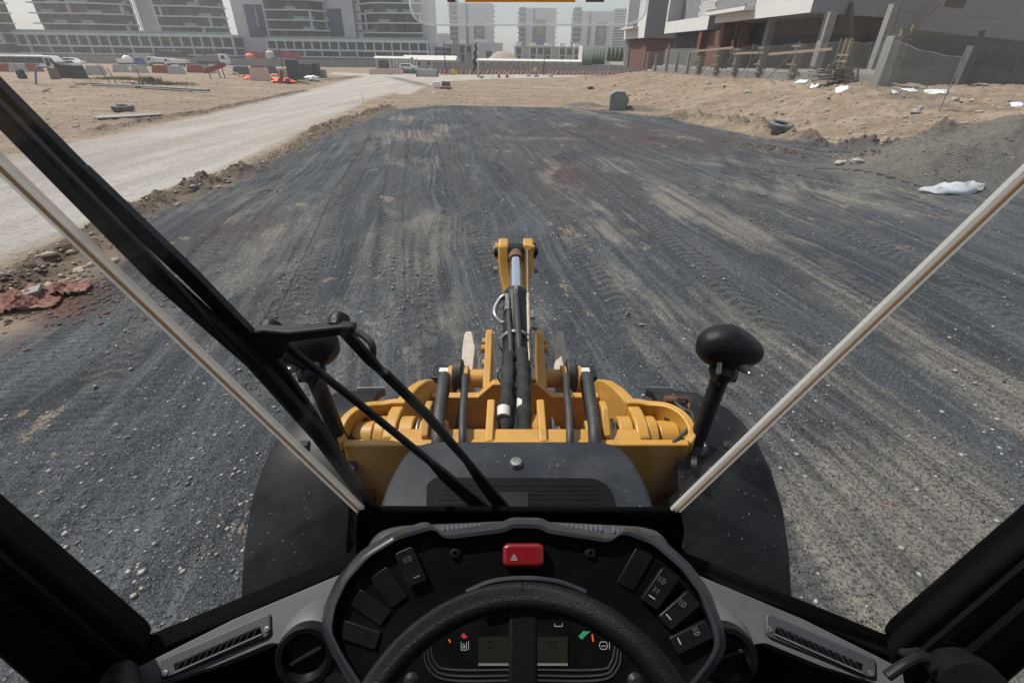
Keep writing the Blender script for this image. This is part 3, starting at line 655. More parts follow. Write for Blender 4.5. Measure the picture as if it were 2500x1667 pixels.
glass_text(lambda x, y: EPL(x, y, *(SP[-1][0], SP[-1][1]-.001)), 403, 1540, 16, .3, sides[0], 1)
glass_text(lambda x, y: EPL(x, y, *(SP[1][0], SP[1][1]-.001)), 2118, 1522, 16, -.25, sides[1], 1)
# translucent sticker at the top of the screen
sk = fillet([(1000, -160), (1580, -160), (1580, 62, 60), (1000, 62, 60)], 10, 8)
st = L_(plate(lambda x, y, h: WS(x, y, h), sk, -.003, -.002, WN), 'windscreen_sticker', 'sticker_film')
so_ = resample([WS(x, y, -.004) for x, y in sk], 160); L_(MB().tube(so_+[so_[0]], .0012, 6), 'sticker_edge', 'sticker_edge', st)
L_(plate(lambda x, y, h: WS(x, y, h), [(1138, -40), (1402, -40), (1405, 6), (1135, 6)], -.0045, -.004, WN), 'sticker_print', 'sticker_orange', st)
for x0, x1 in ((1092, 1112), (1430, 1475)): L_(plate(lambda x, y, h: WS(x, y, h), [(x0, -30), (x1, -30), (x1, 6), (x0, 6)], -.0045, -.004, WN), 'sticker_print', 'pale_pink', st)
# ---- cab frame
fr = MB().prism([WS(*p, -.012) for p in fillet([(872, 1247), (1660, 1250), (1672, 1296), (1660, 1420), (870, 1420), (866, 1300)], 8)], WN*.016); L_(fr, 'windscreen_sill', 'gasket_black', bevel=.006)
for s in (-1, 1):
    n, d = SP[s]
    f = MB().prism([SPp(s, *p, -.012) for p in [(876, 1255), (876, 1365), (862, 1386), (372, 1593), (352, 1600), (330, 1640), (340, 1800), (900, 1600), (960, 1300)]], n*.05); L_(f, 'side_sill', 'gasket_black', bevel=.004)
    f = MB().prism([SPp(s, *p, -.03) for p in [(358, 1598), (345, 1580), (-430, 952), (-900, 1000), (-420, 1260), (215, 1800), (330, 1800)]], n*.07); pl = L_(f, 'door_pillar', 'cab_black', bevel=.01, seg=3)
    a, b_ = SPp(s, -420, 1010, -.04), SPp(s, 330, 1640, -.04); L_(MB().beam(a, b_, .012, .012, up=n), 'trim_strip', 'black_plastic', pl)
    a, b_ = SPp(s, -420, 1130, -.05), SPp(s, 300, 1730, -.05); L_(MB().beam(a, b_, .03, .02, up=n), 'door_rail', 'cab_black', pl)
    L_(MB().box((.93*s, -.3, -1.0), (.05, 1.2, .9)), 'door_panel', 'cab_black', bevel=.01)
    L_(MB().box((.93*s, -.95, -.1), (.09, .12, 1.3)), 'rear_pillar', 'cab_black', bevel=.01)
    L_(MB().beam(SPp(s, -900, 520, -.01), Vector((.96*s, .2, .58)), .07, .07), 'front_pillar', 'cab_black', bevel=.01)
L_(MB().box((0, -.28, .6), (2.0, 1.75, .1)), 'cab_roof', 'cab_black', bevel=.03)
L_(MB().box((0, -1.0, -.5), (1.9, .06, 2.1)), 'rear_wall_blocker', 'cab_black', bevel=.01)  # added unseen up to the roof, keeps sky light off the dash
L_(MB().box((0, -.2, -1.62), (1.9, 1.7, .06)), 'cab_floor', 'cab_black', bevel=.01)
st_ = MB().box((0, -.55, -1.0), (.5, .5, .14)).box((0, -.8, -.62), (.5, .14, .7)).cyl((0, -.55, -1.6), (0, -.55, -1.06), .12); L_(st_, 'driver_seat', 'cab_black', bevel=.04, seg=3)
# hinge and cylinder at the right-hand corner, cylinder at the left
L_(MB().tube([EP(2165, 1650, .80), EP(2200, 1625, .80), EP(2240, 1605, .80), EP(2262, 1612, .80)], .008, 10), 'door_hinge', 'black_steel')
L_(MB().blob(EP(2235, 1597, .82), (.028, .012, .009), 4, rough=.3), 'hinge_bolt', 'black_steel')
L_(MB().cyl(EP(2390, 1700, .78), EP(2340, 1632, .86), .05, .048, 24), 'door_stay', 'black_steel')
L_(MB().cyl(EP(300, 1720, .78), EP(292, 1652, .86), .03, .028, 20), 'door_stay', 'black_steel')
# ---- dashboard
pod = [(842, 1600), (812, 1540), (822, 1480), (850, 1420), (905, 1360), (975, 1318), (1052, 1296), (1068, 1298), (1082, 1314), (1100, 1318), (1232, 1303), (1250, 1292), (1318, 1293), (1334, 1304), (1478, 1326), (1494, 1322), (1508, 1308),
       (1526, 1307), (1590, 1330), (1660, 1390), (1705, 1450), (1738, 1535), (1745, 1575), (1728, 1612), (1690, 1660), (1640, 1720), (1500, 1800), (1050, 1800), (900, 1690)]
pod = fillet(pod, 14, 3); NS = 220
cen = Vector((1275, 1560))
def grow(pts, k): return [(x+(x-1275)/math.hypot(x-1275, y-1560)*k, y+(y-1560)/math.hypot(x-1275, y-1560)*k) for x, y in pts]
panel = L_(plate(PP, grow(pod, 4), -.02, 0, PN), 'instrument_panel', 'panel_black')
lo = [resample([PP(x, y, h) for x, y in grow(pod, k)], NS) for k, h in ((0, -.005), (0, .012), (4, .017), (14, .017), (20, .010), (26, -.01), (30, -.06))]
bez = L_(MB().loft(lo), 'panel_bezel', 'bezel_plastic', ang=60)
cov = [(858, 1500), (880, 1400), (912, 1320), (935, 1299), (980, 1288), (1270, 1277), (1560, 1290), (1600, 1300), (1622, 1322), (1645, 1390), (1675, 1500), (1600, 1640), (930, 1640)]
cv = fillet(cov, 20, 5)
cl_ = [resample([PP(x, y, h) for x, y in q], NS) for q, h in ((grow(cv, -14), -.045), (cv, -.055), (grow(cv, 5), -.075), (grow(cv, 7), -.2))]
dash = L_(MB().loft(cl_, cap=True), 'dashboard_cover', 'dash_dark', ang=60)
for s in (-1, 1):                                  # demister grilles left and right on the cover
    for (x0, y0, x1, y1) in ((955, 1322, 1060, 1293), (1075, 1288, 1175, 1283)) if s < 0 else ((1365, 1284, 1470, 1287), (1490, 1289, 1590, 1325)):
        nb = 9
        for i in range(nb):
            t = (i+.5)/nb; xx, yy = lerp(x0, x1, t), lerp(y0, y1, t); c0 = PP(xx, yy-6, -.044); c1 = PP(xx+3, yy+9, -.044)
            L_(MB().beam(c0, c1, .0028, .004, up=PN), 'grille_rib', 'mesh_grey', dash)
# red hazard switch, screws, other switches
def switch(pts, mats, h0=0, h1=.014, name='switch', bev=.004):
    return L_(plate(PP, pts, h0, h1, PN), name, mats, bevel=bev, seg=3)
hz = switch(fillet([(1228, 1332, 10), (1240, 1325, 6), (1316, 1325, 6), (1327, 1332, 10), (1327, 1375, 10), (1318, 1382, 6), (1238, 1382, 6), (1228, 1375, 10)], 8), 'red_switch', 0, .02, 'hazard_switch', .006)
def lines(parent, segs, h, wd=.0009, mats='print_white', name='symbol', f=PP):
    mb = MB()
    for a, b_ in segs: mb.beam(f(*a, h), f(*b_, h), wd, .0006, up=PN)
    o = L_(mb, name, mats, parent)
    if name != 'symbol' or parent is panel: o['kind'] = 'stuff'
tri = lambda x, y, r: [((x, y-r), (x-r, y+r*.8)), ((x-r, y+r*.8), (x+r, y+r*.8)), ((x+r, y+r*.8), (x, y-r))]
lines(hz, tri(1255, 1360, 8)+tri(1255, 1361, 4), .0205)
for x in (1112, 1441):
    sc_ = L_(MB().lathe(PP(x, 1349, 0), PN, [(.009, 0), (.009, .003), (.006, .0065), (.0035, .007), (.003, .003), (0, .003)], 20), 'panel_screw', 'black_steel')
def tilted(cx, cy, w, h, a): return [(cx+dx*math.cos(a)-dy*math.sin(a), cy+dx*math.sin(a)+dy*math.cos(a)) for dx, dy in ((-w, -h), (w, -h), (w, h), (-w, h))]
SWS = [(1006, 1382, 24, 44, -.42, 1), (952, 1432, 25, 45, -.62, 0), (906, 1482, 24, 47, -.95, 0), (878, 1548, 24, 50, -1.25, 0),
       (1549, 1388, 23, 50, .52, 0), (1607, 1434, 24, 48, .6, 2), (1653, 1487, 24, 48, .85, 3), (1683, 1552, 24, 50, 1.12, 4)]
for cx, cy_, w, h, a, kind in SWS:
    s_ = switch(fillet(tilted(cx, cy_, w, h, a), 7, 3), 'switch_black', 0, .012 if kind else .004, bev=.003)
    ca, sa = math.cos(a), math.sin(a)
    q = lambda dx, dy: (cx+dx*ca-dy*sa, cy_+dx*sa+dy*ca)
    if kind:
        z = .0124; L_(plate(PP, [q(-9, 26), q(9, 26), q(9, 29), q(-9, 29)], z, z+.0004, PN), 'marker', 'print_grey' if kind == 1 else 'print_white', s_)
        arc = [q(7*math.sin(t/6*3.14), -20-7*math.cos(t/6*3.14)) for t in range(7)]; seg = list(zip(arc, arc[1:]))+[(arc[0], arc[-1])]
        seg += [(q(-14, -25+5*i), q(-4, -25+5*i+(2 if kind == 3 else 0))) for i in range(3)]
        if kind == 2: seg += [(q(-8, 2), q(-2, 5)), (q(-8, 8), q(-2, 8)), (q(-8, 14), q(-2, 11)), (q(8, 2), q(2, 5)), (q(8, 8), q(2, 8)), (q(8, 14), q(2, 11))]
        lines(s_, seg, z, .0007, 'print_grey')
# gauges and display under the wheel
lcd = L_(plate(PP, [(1168, 1553), (1386, 1553), (1386, 1622), (1168, 1622)], .0005, .0015, PN), 'display', 'lcd')
L_(plate(PP, [(1168, 1618), (1386, 1618), (1386, 1624), (1168, 1624)], .0017, .002, PN), 'display_edge', 'print_grey', lcd)
def digit(s7, x, y, w, h):
    S = {'a': ((0, 0), (1, 0)), 'b': ((1, 0), (1, .5)), 'c': ((1, .5), (1, 1)), 'd': ((0, 1), (1, 1)), 'e': ((0, .5), (0, 1)), 'f': ((0, 0), (0, .5)), 'g': ((0, .5), (1, .5))}
    return [((x+S[c][0][0]*w, y+S[c][0][1]*h), (x+S[c][1][0]*w, y+S[c][1][1]*h)) for c in s7]
lines(lcd, digit('abcdef', 1190, 1562, 10, 18)+digit('abc', 1334, 1562, 9, 18)+digit('abcdef', 1349, 1562, 9, 18), .0022, .0008, 'print_black', 'digits')
g1 = L_(plate(PP, [(1412, 1553), (1424, 1539), (1441, 1541), (1430, 1550), (1421, 1560)], .0005, .001, PN), 'gauge_green', 'print_green')
L_(plate(PP, [(1444, 1547), (1447, 1547), (1450, 1565), (1446, 1565)], .001, .0015, PN), 'gauge_needle', 'print_orange')
L_(plate(PP, [(1125, 1552), (1132, 1543), (1142, 1555), (1131, 1558)], .0005, .001, PN), 'gauge_red', 'print_red')
L_(plate(PP, [(1094, 1559), (1098, 1559), (1101, 1568), (1098, 1568)], .001, .0015, PN), 'gauge_needle', 'print_orange')
rr_ = [(1466, 1566), (1480, 1566), (1484, 1576), (1479, 1584), (1468, 1584), (1463, 1576)]
lines(panel, list(zip(rr_, rr_[1:]+rr_[:1]))+[((1468, 1576), (1480, 1576)), ((1488, 1564), (1488, 1584)), ((1126, 1566), (1126, 1586)), ((1126, 1586), (1139, 1586)), ((1139, 1586), (1139, 1566)), ((1132, 1570), (1129, 1580)), ((1129, 1580), (1136, 1580)), ((1136, 1580), (1132, 1570)), ((1144, 1564), (1144, 1586)),
      ((1354, 1521), (1354, 1528)), ((1354, 1528), (1373, 1528)), ((1373, 1528), (1373, 1521))], .001, .0008, 'print_white', 'symbol')
for k, (yy, r) in enumerate(((1634, 0), (1648, 8), (1660, 16))):
    L_(MB().tube(smooth_path([PP(1050-r, 1575), PP(1062-r, 1615+r), PP(1100, yy), PP(1280, yy), PP(1460, yy), PP(1492+r, 1615+r), PP(1502+r, 1575)], 6), .0016, 6), 'panel_rib', 'bezel_plastic', panel)
# column shroud behind the wheel
L_(MB().tube(smooth_path([PP(1140, 1445, .03), PP(1200, 1420, .035), PP(1280, 1412, .036), PP(1360, 1420, .035), PP(1430, 1445, .03)], 6), .004, 8), 'shroud_edge', 'bezel_plastic')
for x in (1005, 1550): L_(MB().lathe(PP(x, 1662, .02), PN, [(.011, 0), (.011, .004), (.006, .009), (0, .01)], 16), 'shroud_bolt', 'black_steel')
# ---- steering wheel
wc = Vector((.013, .166, -.686)); we = Vector((0, .82, .572)); wx = Vector((1, 0, 0)); wn = wx.cross(we)
ring = [wc + (we*math.cos(a)+wx*math.sin(a))*.204 for a in [2*math.pi*i/96 for i in range(97)]]
sw = L_(MB().tube(ring, .0165, 20, cap=False), 'steering_wheel', 'wheel_leather', ang=180)
for a in (0, 2.15, -2.15):
    d = we*math.cos(a)+wx*math.sin(a); L_(MB().beam(wc+d*.03-wn*.02, wc+d*.195, .034, .012, up=wn), 'spoke', 'cab_black', sw, bevel=.004)
L_(MB().lathe(wc-wn*.03, wn, [(.05, 0), (.055, .01), (.05, .03), (.03, .04), (0, .042)], 28), 'hub', 'cab_black', sw)
L_(MB().cyl(wc-wn*.03, wc-wn*.2, .035), 'steering_column', 'black_plastic', sw)
# ---- arms either side of the pod, with vents
for s in (-1, 1):
    f = lambda x, y, h=0: EPL(mx(s, x), y, AN, AD+h)
    arm = [(960, 1345), (868, 1400), (600, 1513), (372, 1628), (362, 1690), (402, 1672), (560, 1622), (690, 1568), (760, 1580), (900, 1640), (1000, 1500)]
    ao = L_(MB().prism([f(x, y, -.05) for x, y in fillet(arm, 10, 3)], AN*.05), 'dash_arm', 'dash_plastic', bevel=.016, seg=4)
    vp = fillet([(398, 1608), (655, 1497), (664, 1500), (665, 1545), (655, 1556), (410, 1655), (396, 1655)], 6, 3)
    vo = L_(plate(f, vp, -.002, .006, AN), 'air_vent', 'dash_dark', bevel=.003)
    hole = [(424, 1620), (634, 1528), (640, 1546), (428, 1640)]; L_(plate(f, hole, .0062, .0068, AN), 'vent_opening', 'panel_black', vo)
    for k in range(12):
        t = (k+.6)/12.5; x = lerp(426, 636, t); y = lerp(1619, 1527, t); L_(MB().beam(f(x-3, y+20, .007), f(x+9, y-1, .012), .0022, .006, up=AN), 'vent_slat', 'bezel_plastic', vo)
    L_(MB().beam(f(426, 1641, .008), f(640, 1547, .008), .003, .004, up=AN), 'vent_edge', 'dash_plastic', vo)
    for x, y in ((652, 1535), (404, 1642)): L_(MB().lathe(f(x, y, .006), AN, [(.0055, 0), (.005, .002), (.002, .0025), (.0018, .001), (0, .001)], 14), 'vent_screw', 'zinc', vo)
    # round outlet on a moulded cowl
    c = f(748 if s < 0 else 757, 1598, .075); ax = (Vector((-.08*s, -.72, .62))).normalized()
    L_(MB().lathe(c-ax*.13, ax, [(.0, -.03), (.03, -.02), (.05, .01), (.06, .05), (.06, .09), (.054, .115), (.05, .118)], 40), 'vent_cowl', 'dash_plastic', ao, ang=60)
    kn = MB(); n = 96; lp = []
    for r, h in ((.046, -.012), (.05, -.008), (.05, .004), (.046, .01), (.038, .010), (.034, .002), (.03, -.004), (0, -.004)):
        x_, y_ = frame(ax); lp.append([c+ax*h+(x_*math.cos(2*math.pi*k/n)+y_*math.sin(2*math.pi*k/n))*(r*(1+(.012 if k % 2 and r > .045 else 0))) for k in range(n)])
    L_(kn.loft(lp), 'round_vent', 'switch_black', ao)
    L_(MB().box(c+ax*.002, (.056, .004, .006), ax.to_track_quat('Z', 'Y').to_matrix() @ Matrix.Rotation(.4, 3, 'Z')), 'vent_blade', 'bezel_plastic', ao)
# ---- bonnet between cab and loader frame
HZ = -1.30
hp = fillet([(.017-.43, .74), (.017-.455, 1.15), (.017-.40, 1.38, .22), (.017+.40, 1.38, .22), (.017+.455, 1.15), (.017+.43, .74)], .12, 7)
bo = MB().loft([[Vector((x, y, HZ)) for x, y in hp], [Vector((.017+(x-.017)*1.03, y+.012, HZ-.012)) for x, y in hp], [Vector((.017+(x-.017)*1.16, y+.06, HZ-.35)) for x, y in hp]], cap=True)
bonnet = L_(bo, 'bonnet', 'hood_plastic', ang=50, bevel=.008)
gr = [EZ(x, y, HZ+.003) for x, y in fillet([(1040, 1260), (1042, 1182, 18), (1060, 1166, 14), (1455, 1168, 40), (1490, 1190, 30), (1512, 1260)], 6, 5)]
gri = L_(MB().prism(gr, (0, 0, .002)), 'bonnet_grille', 'panel_black', bonnet)
for k in range(9):
    y = .995+.02*k; L_(MB().box((.03, y, HZ+.005), (.54, .003, .003)), 'grille_bar', 'panel_black', bonnet)
L_(MB().box((.0, 1.03, HZ+.008), (.11, .19, .004)), 'grille_bridge', 'fender_plastic', bonnet)
L_(MB().lathe(EZ(1260, 1134, HZ), (0, 0, 1), [(.024, 0), (.024, .012), (.02, .019), (.012, .02), (.01, .018), (0, .018)], 24), 'filler_cap', 'zinc', bonnet)
# ---- loader frame (yellow)
X0 = .017; TZ = -1.345
def pl3(name, poly, off, mats='yellow_paint', parent=loader, bevel=.006): return L_(MB().prism(poly, off), name, mats, parent, bevel=bevel)
tower = pl3('tower_rear_plate', [(X0-.70, 1.41, TZ), (X0+.70, 1.41, TZ), (X0+.68, 1.41, -2.4), (X0-.68, 1.41, -2.4)], (0, .035, 0))
pl3('tower_deck', [(X0-.52, 1.447, TZ-.01), (X0+.52, 1.447, TZ-.01), (X0+.52, 1.52, TZ-.01), (X0-.52, 1.52, TZ-.01)], (0, 0, -.03), parent=tower)
for s in (-1, 1):
    X = lambda x: X0+s*x
    # outer cheek wrapping round the pin pocket
    plan = smooth_path([(X(.70), 1.43, 0), (X(.725), 1.47, 0), (X(.712), 1.56, 0), (X(.66), 1.64, 0), (X(.57), 1.685, 0), (X(.5), 1.69, 0)], 6)
    lo = []
    for k, p in enumerate(plan):
        t = (plan[min(k+1, len(plan)-1)]-plan[max(k-1, 0)]).normalized(); nn = Vector((-t.y, t.x, 0))*s
        top = TZ+.04*math.sin(min(1, k/22)*3.0); a, b_ = p+nn*.017, p-nn*.017; lo.append([Vector((a.x, a.y, top)), Vector((b_.x, b_.y, top)), Vector((b_.x, b_.y, -2.2)), Vector((a.x, a.y, -2.2))])
    L_(MB().loft(lo, cap=True), 'tower_cheek', 'yellow_paint', tower, bevel=.005)
    # pins and bosses
    py, pz = 1.555, -1.44
    pin = MB()
    for xa, xb, r in ((.70, .615, .075), (.605, .56, .095), (.50, .44, .095), (.43, .30, .075)): pin.cyl((X(xa), py, pz), (X(xb), py, pz), r, n=28)
    L_(pin, 'lift_pin', 'yellow_paint', tower, bevel=.006)
    w_ = MB()
    for xx in (.425, .395): w_.lathe((X(xx), py, pz), (1, 0, 0), [(.04, -.004), (.085, -.003), (.085, .003), (.04, .004)], 24)
    L_(w_, 'pin_washer', 'zinc', tower)
    pl3('tower_web', [(X(.36), 1.45, TZ+.012), (X(.36), 1.55, TZ+.075), (X(.36), 1.62, TZ+.06), (X(.36), 1.75, TZ-.1), (X(.36), 1.80, -1.9), (X(.36), 1.45, -1.9)], (s*.03, 0, 0), parent=tower)
    # lift arm: a deep plate curving forward and down
    top = smooth_path([(1.40, -1.40), (1.47, -1.345), (1.58, -1.325), (1.8, -1.37), (2.1, -1.5), (2.38, -1.68), (2.55, -1.86), (2.66, -2.12), (2.72, -2.45)], 5) if False else [Vector(q) for q in
           [(1.44, -1.44, 0), (1.47, -1.36, 0), (1.53, -1.335, 0), (1.62, -1.34, 0), (1.8, -1.40, 0), (2.0, -1.49, 0), (2.2, -1.60, 0), (2.38, -1.72, 0), (2.5, -1.85, 0), (2.58, -2.0, 0), (2.63, -2.2, 0), (2.66, -2.5, 0)]]
    bot = [Vector(q) for q in [(2.46, -2.5, 0), (2.42, -2.3, 0), (2.3, -2.1, 0), (2.1, -1.98, 0), (1.85, -1.82, 0), (1.62, -1.68, 0), (1.50, -1.6, 0), (1.44, -1.52, 0)]]
    arm = pl3('lift_arm', [(X(.505), p.x, p.y) for p in top+bot], (s*.055, 0, 0), bevel=.008)
    # wheel, tyre, mudguard
    wc_ = Vector((X(.80), 1.6, -2.31)); tp = [(.3, -.2), (.52, -.205), (.62, -.19), (.66, -.12), (.665, 0), (.66, .12), (.62, .19), (.52, .205), (.3, .2)]
    wh = L_(MB().lathe(wc_, (1, 0, 0), tp, 40), 'wheel', 'rubber'); L_(MB().lathe(wc_, (1, 0, 0), [(.0, .1*s), (.26, .12*s), (.3, .19*s), (.3, -.19*s), (0, -.1*s)], 32), 'rim', 'yellow_paint', wh)
    for k in range(22):
        a = 2*math.pi*k/22; d = Vector((0, math.cos(a), math.sin(a))); t = Vector((0, -math.sin(a), math.cos(a)))
        L_(MB().beam(wc_+d*.675+Vector((.0, 0, 0)), wc_+d*.665+Vector((.19, 0, 0))+t*.09, .05, .04, up=d), 'tread_lug', 'rubber', wh); L_(MB().beam(wc_+d*.675+t*.07, wc_+d*.665+Vector((-.19, 0, 0))+t*.16, .05, .04, up=d), 'tread_lug', 'rubber', wh)
    wr = Vector((X(.80), -1.4, -2.31)); wh2 = L_(MB().lathe(wr, (1, 0, 0), tp, 40), 'wheel', 'rubber'); L_(MB().lathe(wr, (1, 0, 0), [(.0, .1*s), (.26, .12*s), (.3, .19*s), (.3, -.19*s), (0, -.1*s)], 32), 'rim', 'yellow_paint', wh2)
    fl = []
    prof = [(1.92, -1.46), (1.82, -1.40), (1.68, -1.375), (1.55, -1.39), (1.40, -1.45), (1.27, -1.53), (1.15, -1.66), (1.06, -1.78), (1.0, -1.92), (.97, -2.1)]
    outx = [.80, .90, .985, 1.03, 1.055, 1.065, 1.07, 1.07, 1.06, 1.05]
    for (y, z), ox in zip(prof, outx):
        fl.append([Vector((X(.66), y, z+.012)), Vector((X(lerp(.66, ox, .5)), y, z+.018)), Vector((X(ox-.03), y, z+.004)), Vector((X(ox), y-.004, z-.018)), Vector((X(ox-.004), y, z-.05)), Vector((X(.66), y, z-.03))])
    fen = L_(MB().loft(fl, cap=True), 'mudguard', 'fender_plastic', ang=40, bevel=.004)
    L_(MB().tube([Vector((X(.66), 1.925, -1.445)), Vector((X(.80), 1.923, -1.446))], .006, 6), 'mudguard_lip', 'zinc', fen)
    for p in ([(1755, 1062)] if s > 0 else [(775, 1062)]):
        q = EPL(*p, (0, -.2, 1), -1.415*1-.2*1.4); L_(MB().box(Vector((X(.89), 1.47, -1.40)), (.04, .035, .02)), 'mudguard_clip', 'black_steel', fen, bevel=.004)
    # headlamp on its post, seen from behind
    if s > 0: b0, b1, hc = EP(1697, 1085, 1.98), EP(1765, 905, 1.78), EP(1783, 845, 1.76)
    else: b0, b1, hc = EP(835, 1085, 1.98), EP(762, 905, 1.78), EP(746, 845, 1.76)
    po = L_(MB().tube([b0, b0.lerp(b1, .5), b1], .032, 18), 'lamp_post', 'black_steel')
    L_(MB().lathe(b0-(b1-b0).normalized()*.0, (b1-b0), [(.06, -.03), (.06, .0), (.045, .015), (.032, .02)], 24), 'post_foot', 'black_steel', po)
    L_(MB().box(b0+Vector((s*.02, 0, -.02)), (.012, .1, .12)), 'post_plate', 'zinc', po, bevel=.01)
    br = (b1-b0).normalized(); L_(MB().lathe(b1-br*.04, br, [(.034, 0), (.05, .03), (.052, .05), (.034, .07)], 20), 'lamp_collar', 'black_steel', po)
    L_(MB().box(b1+Vector((s*.045, .01, -.01)), (.045, .012, .1)), 'lamp_bracket', 'black_steel', po, bevel=.008)
    hd = MB(); bm = bmesh.new(); bmesh.ops.create_uvsphere(bm, u_segments=32, v_segments=20, radius=1); vs = []
    for v in bm.verts:
        q = v.co.copy(); q = Vector((math.copysign(abs(q.x)**.85, q.x), math.copysign(abs(q.y)**.9, q.y), math.copysign(abs(q.z)**.85, q.z)))
        q.z *= .92 if q.x*s < 0 else .92-.32*abs(q.x)
        vs.append(hc+Vector((q.x*.125, q.y*.075, q.z*.09+(-.025*q.x*s if q.x*s > 0 else 0))))
    hd.add(vs, [tuple(v.index for v in f.verts) for f in bm.faces]); bm.free()
    hl = L_(hd, 'headlamp', 'black_plastic', ang=180)
    L_(MB().lathe(hc+Vector((s*.035, -.065, -.05)), (s*.2, -1, -.1), [(.02, 0), (.02, .012), (.013, .014), (.013, .024), (.006, .026), (.006, .04), (0, .04)], 6 if s < 0 else 12), 'lamp_bolt', 'zinc', hl)
    L_(MB().cyl(hc+Vector((-s*.055, -.06, -.03)), hc+Vector((-s*.055, -.075, -.07)), .009), 'cable_plug', 'zinc', hl)
    L_(MB().tube(smooth_path([hc+Vector((-s*.055, -.075, -.07)), hc+Vector((-s*.05, -.06, -.11)), b1+Vector((-s*.02, -.03, -.04)), b1-br*.08]), .005, 8), 'lamp_cable', 'rubber', hl)
    # work lamp clamp and cable on the tower corner (right side)
    if s > 0:
        cl2 = L_(MB().tube([EP(1682, 1030, 2.1), EP(1682, 985, 2.15), EP(1678, 972, 2.15), EP(1640, 968, 2.15)], .012, 4), 'lamp_clamp', 'rust')
        L_(MB().cyl(EP(1622, 977, 2.15), EP(1650, 976, 2.15), .02), 'clamp_bush', 'rust', cl2)
        L_(MB().tube(smooth_path([EP(1645, 980, 2.14), EP(1668, 998, 2.1), EP(1688, 1008, 2.05), EP(1690, 1035, 1.98), EP(1672, 1055, 1.95), EP(1642, 1082, 1.92)]), .008, 10), 'lamp_wire', 'rubber', cl2)
# left indicator disc by the left post is hidden by the wiper; right-hand cap low on the frame
L_(MB().cyl(EP(1692, 1140, 1.9), EP(1706, 1140, 1.89), .045, n=24), 'side_marker', 'black_plastic')
# cross member between the arms, hump in the middle
xs = [(-.5, -1.735), (-.22, -1.735), (-.13, -1.64), (.13, -1.64), (.22, -1.735), (.5, -1.735)]
cm = pl3('cross_member', [(X0+x, 2.22, z) for x, z in xs]+[(X0+.5, 2.22, -2.15), (X0-.5, 2.22, -2.15)], (0, .05, 0))
pl3('cross_flange', [(X0-.5, 2.19, -1.98), (X0+.5, 2.19, -1.98), (X0+.5, 1.75, -2.08), (X0-.5, 1.75, -2.08)], (0, 0, -.03), parent=cm)
for s in (-1, 1):
    X = lambda x: X0+s*x
    pl3('cylinder_bracket', [(X(.094), 1.43, TZ+.004), (X(.094), 1.68, TZ+.02), (X(.094), 1.76, TZ-.06), (X(.094), 1.86, -1.75), (X(.094), 1.43, -1.9)], (s*.034, 0, 0), parent=tower)
    vb = MB().box((X(.3), 1.95, -1.9), (.16, .02, .05)).box((X(.22), 1.9, -1.96), (.08, .1, .06)); L_(vb, 'valve_block', 'yellow_paint', cm, bevel=.004)
    ho = MB()
    for z in (-1.86, -1.93): ho.tube([(X(.26), 1.72, z), (X(.36), 1.72, z)], .022, 10)
    L_(ho, 'hose_fitting', 'zinc', cm)
    # hose loops
    for x, r, px_, py_ in ((.315, .026, .36, 925), (.215, .016, .235, 915)):
        sx = s if not (s > 0 and r < .02) else s
        p = smooth_path([(X(x), 1.30, -1.55), (X(x), 1.40, -1.34), (X(x+.01), 1.55, -1.30), (X(x+.015), 1.70, -1.29), (X(x+.025), 1.82, -1.305), (X(x+.03), 1.90, -1.38), (X(x+.06), 1.90, -1.54), (X(x+.10), 1.84, -1.75), (X(x+.12), 1.8, -1.95)], 8)
        L_(MB().tube(p, r, 14), 'hydraulic_hose', 'rubber')
# tilt cylinder, rod and lever
pa = Vector((X0, 1.62, -1.47)); pb = Vector((X0+.012, 3.44, -1.265)); ax = (pb-pa).normalized(); LN = (pb-pa).length
P = lambda s_, dx=0, dn=0: pa+ax*(LN*s_)+Vector((1, 0, 0))*dx+Vector((0, -ax.z, ax.y))*dn
cyl = L_(MB().lathe(pa, ax, [(0, -.05), (.07, -.05), (.076, 0), (.076, LN*.60), (.08, LN*.605), (.08, LN*.635), (.045, LN*.64)], 32), 'tilt_cylinder', 'black_steel')
L_(MB().cyl(P(.63), P(.93), .041, n=28), 'cylinder_rod', 'chrome', cyl)
L_(MB().lathe(P(.0, -.11), (1, 0, 0), [(0, 0), (.085, 0), (.085, .05), (.07, .052), (.07, .17), (.085, .172), (.085, .21), (0, .21)], 28), 'cylinder_pin', 'yellow_paint', cyl)
wn_ = MB().lathe(P(0, .16), (1, 0, 0), [(0, 0), (.07, 0), (.07, .01), (.03, .012), (.03, .04), (0, .04)], 24); L_(wn_, 'pin_cap', 'zinc', cyl)
L_(MB().lathe(P(.97, -.05), (1, 0, 0), [(0, 0), (.068, 0), (.068, .1), (0, .1)], 28), 'rod_eye', 'black_steel', cyl); L_(MB().cyl(P(.9), P(.965), .05, .055), 'rod_neck', 'rust', cyl)
tb = P(.97)
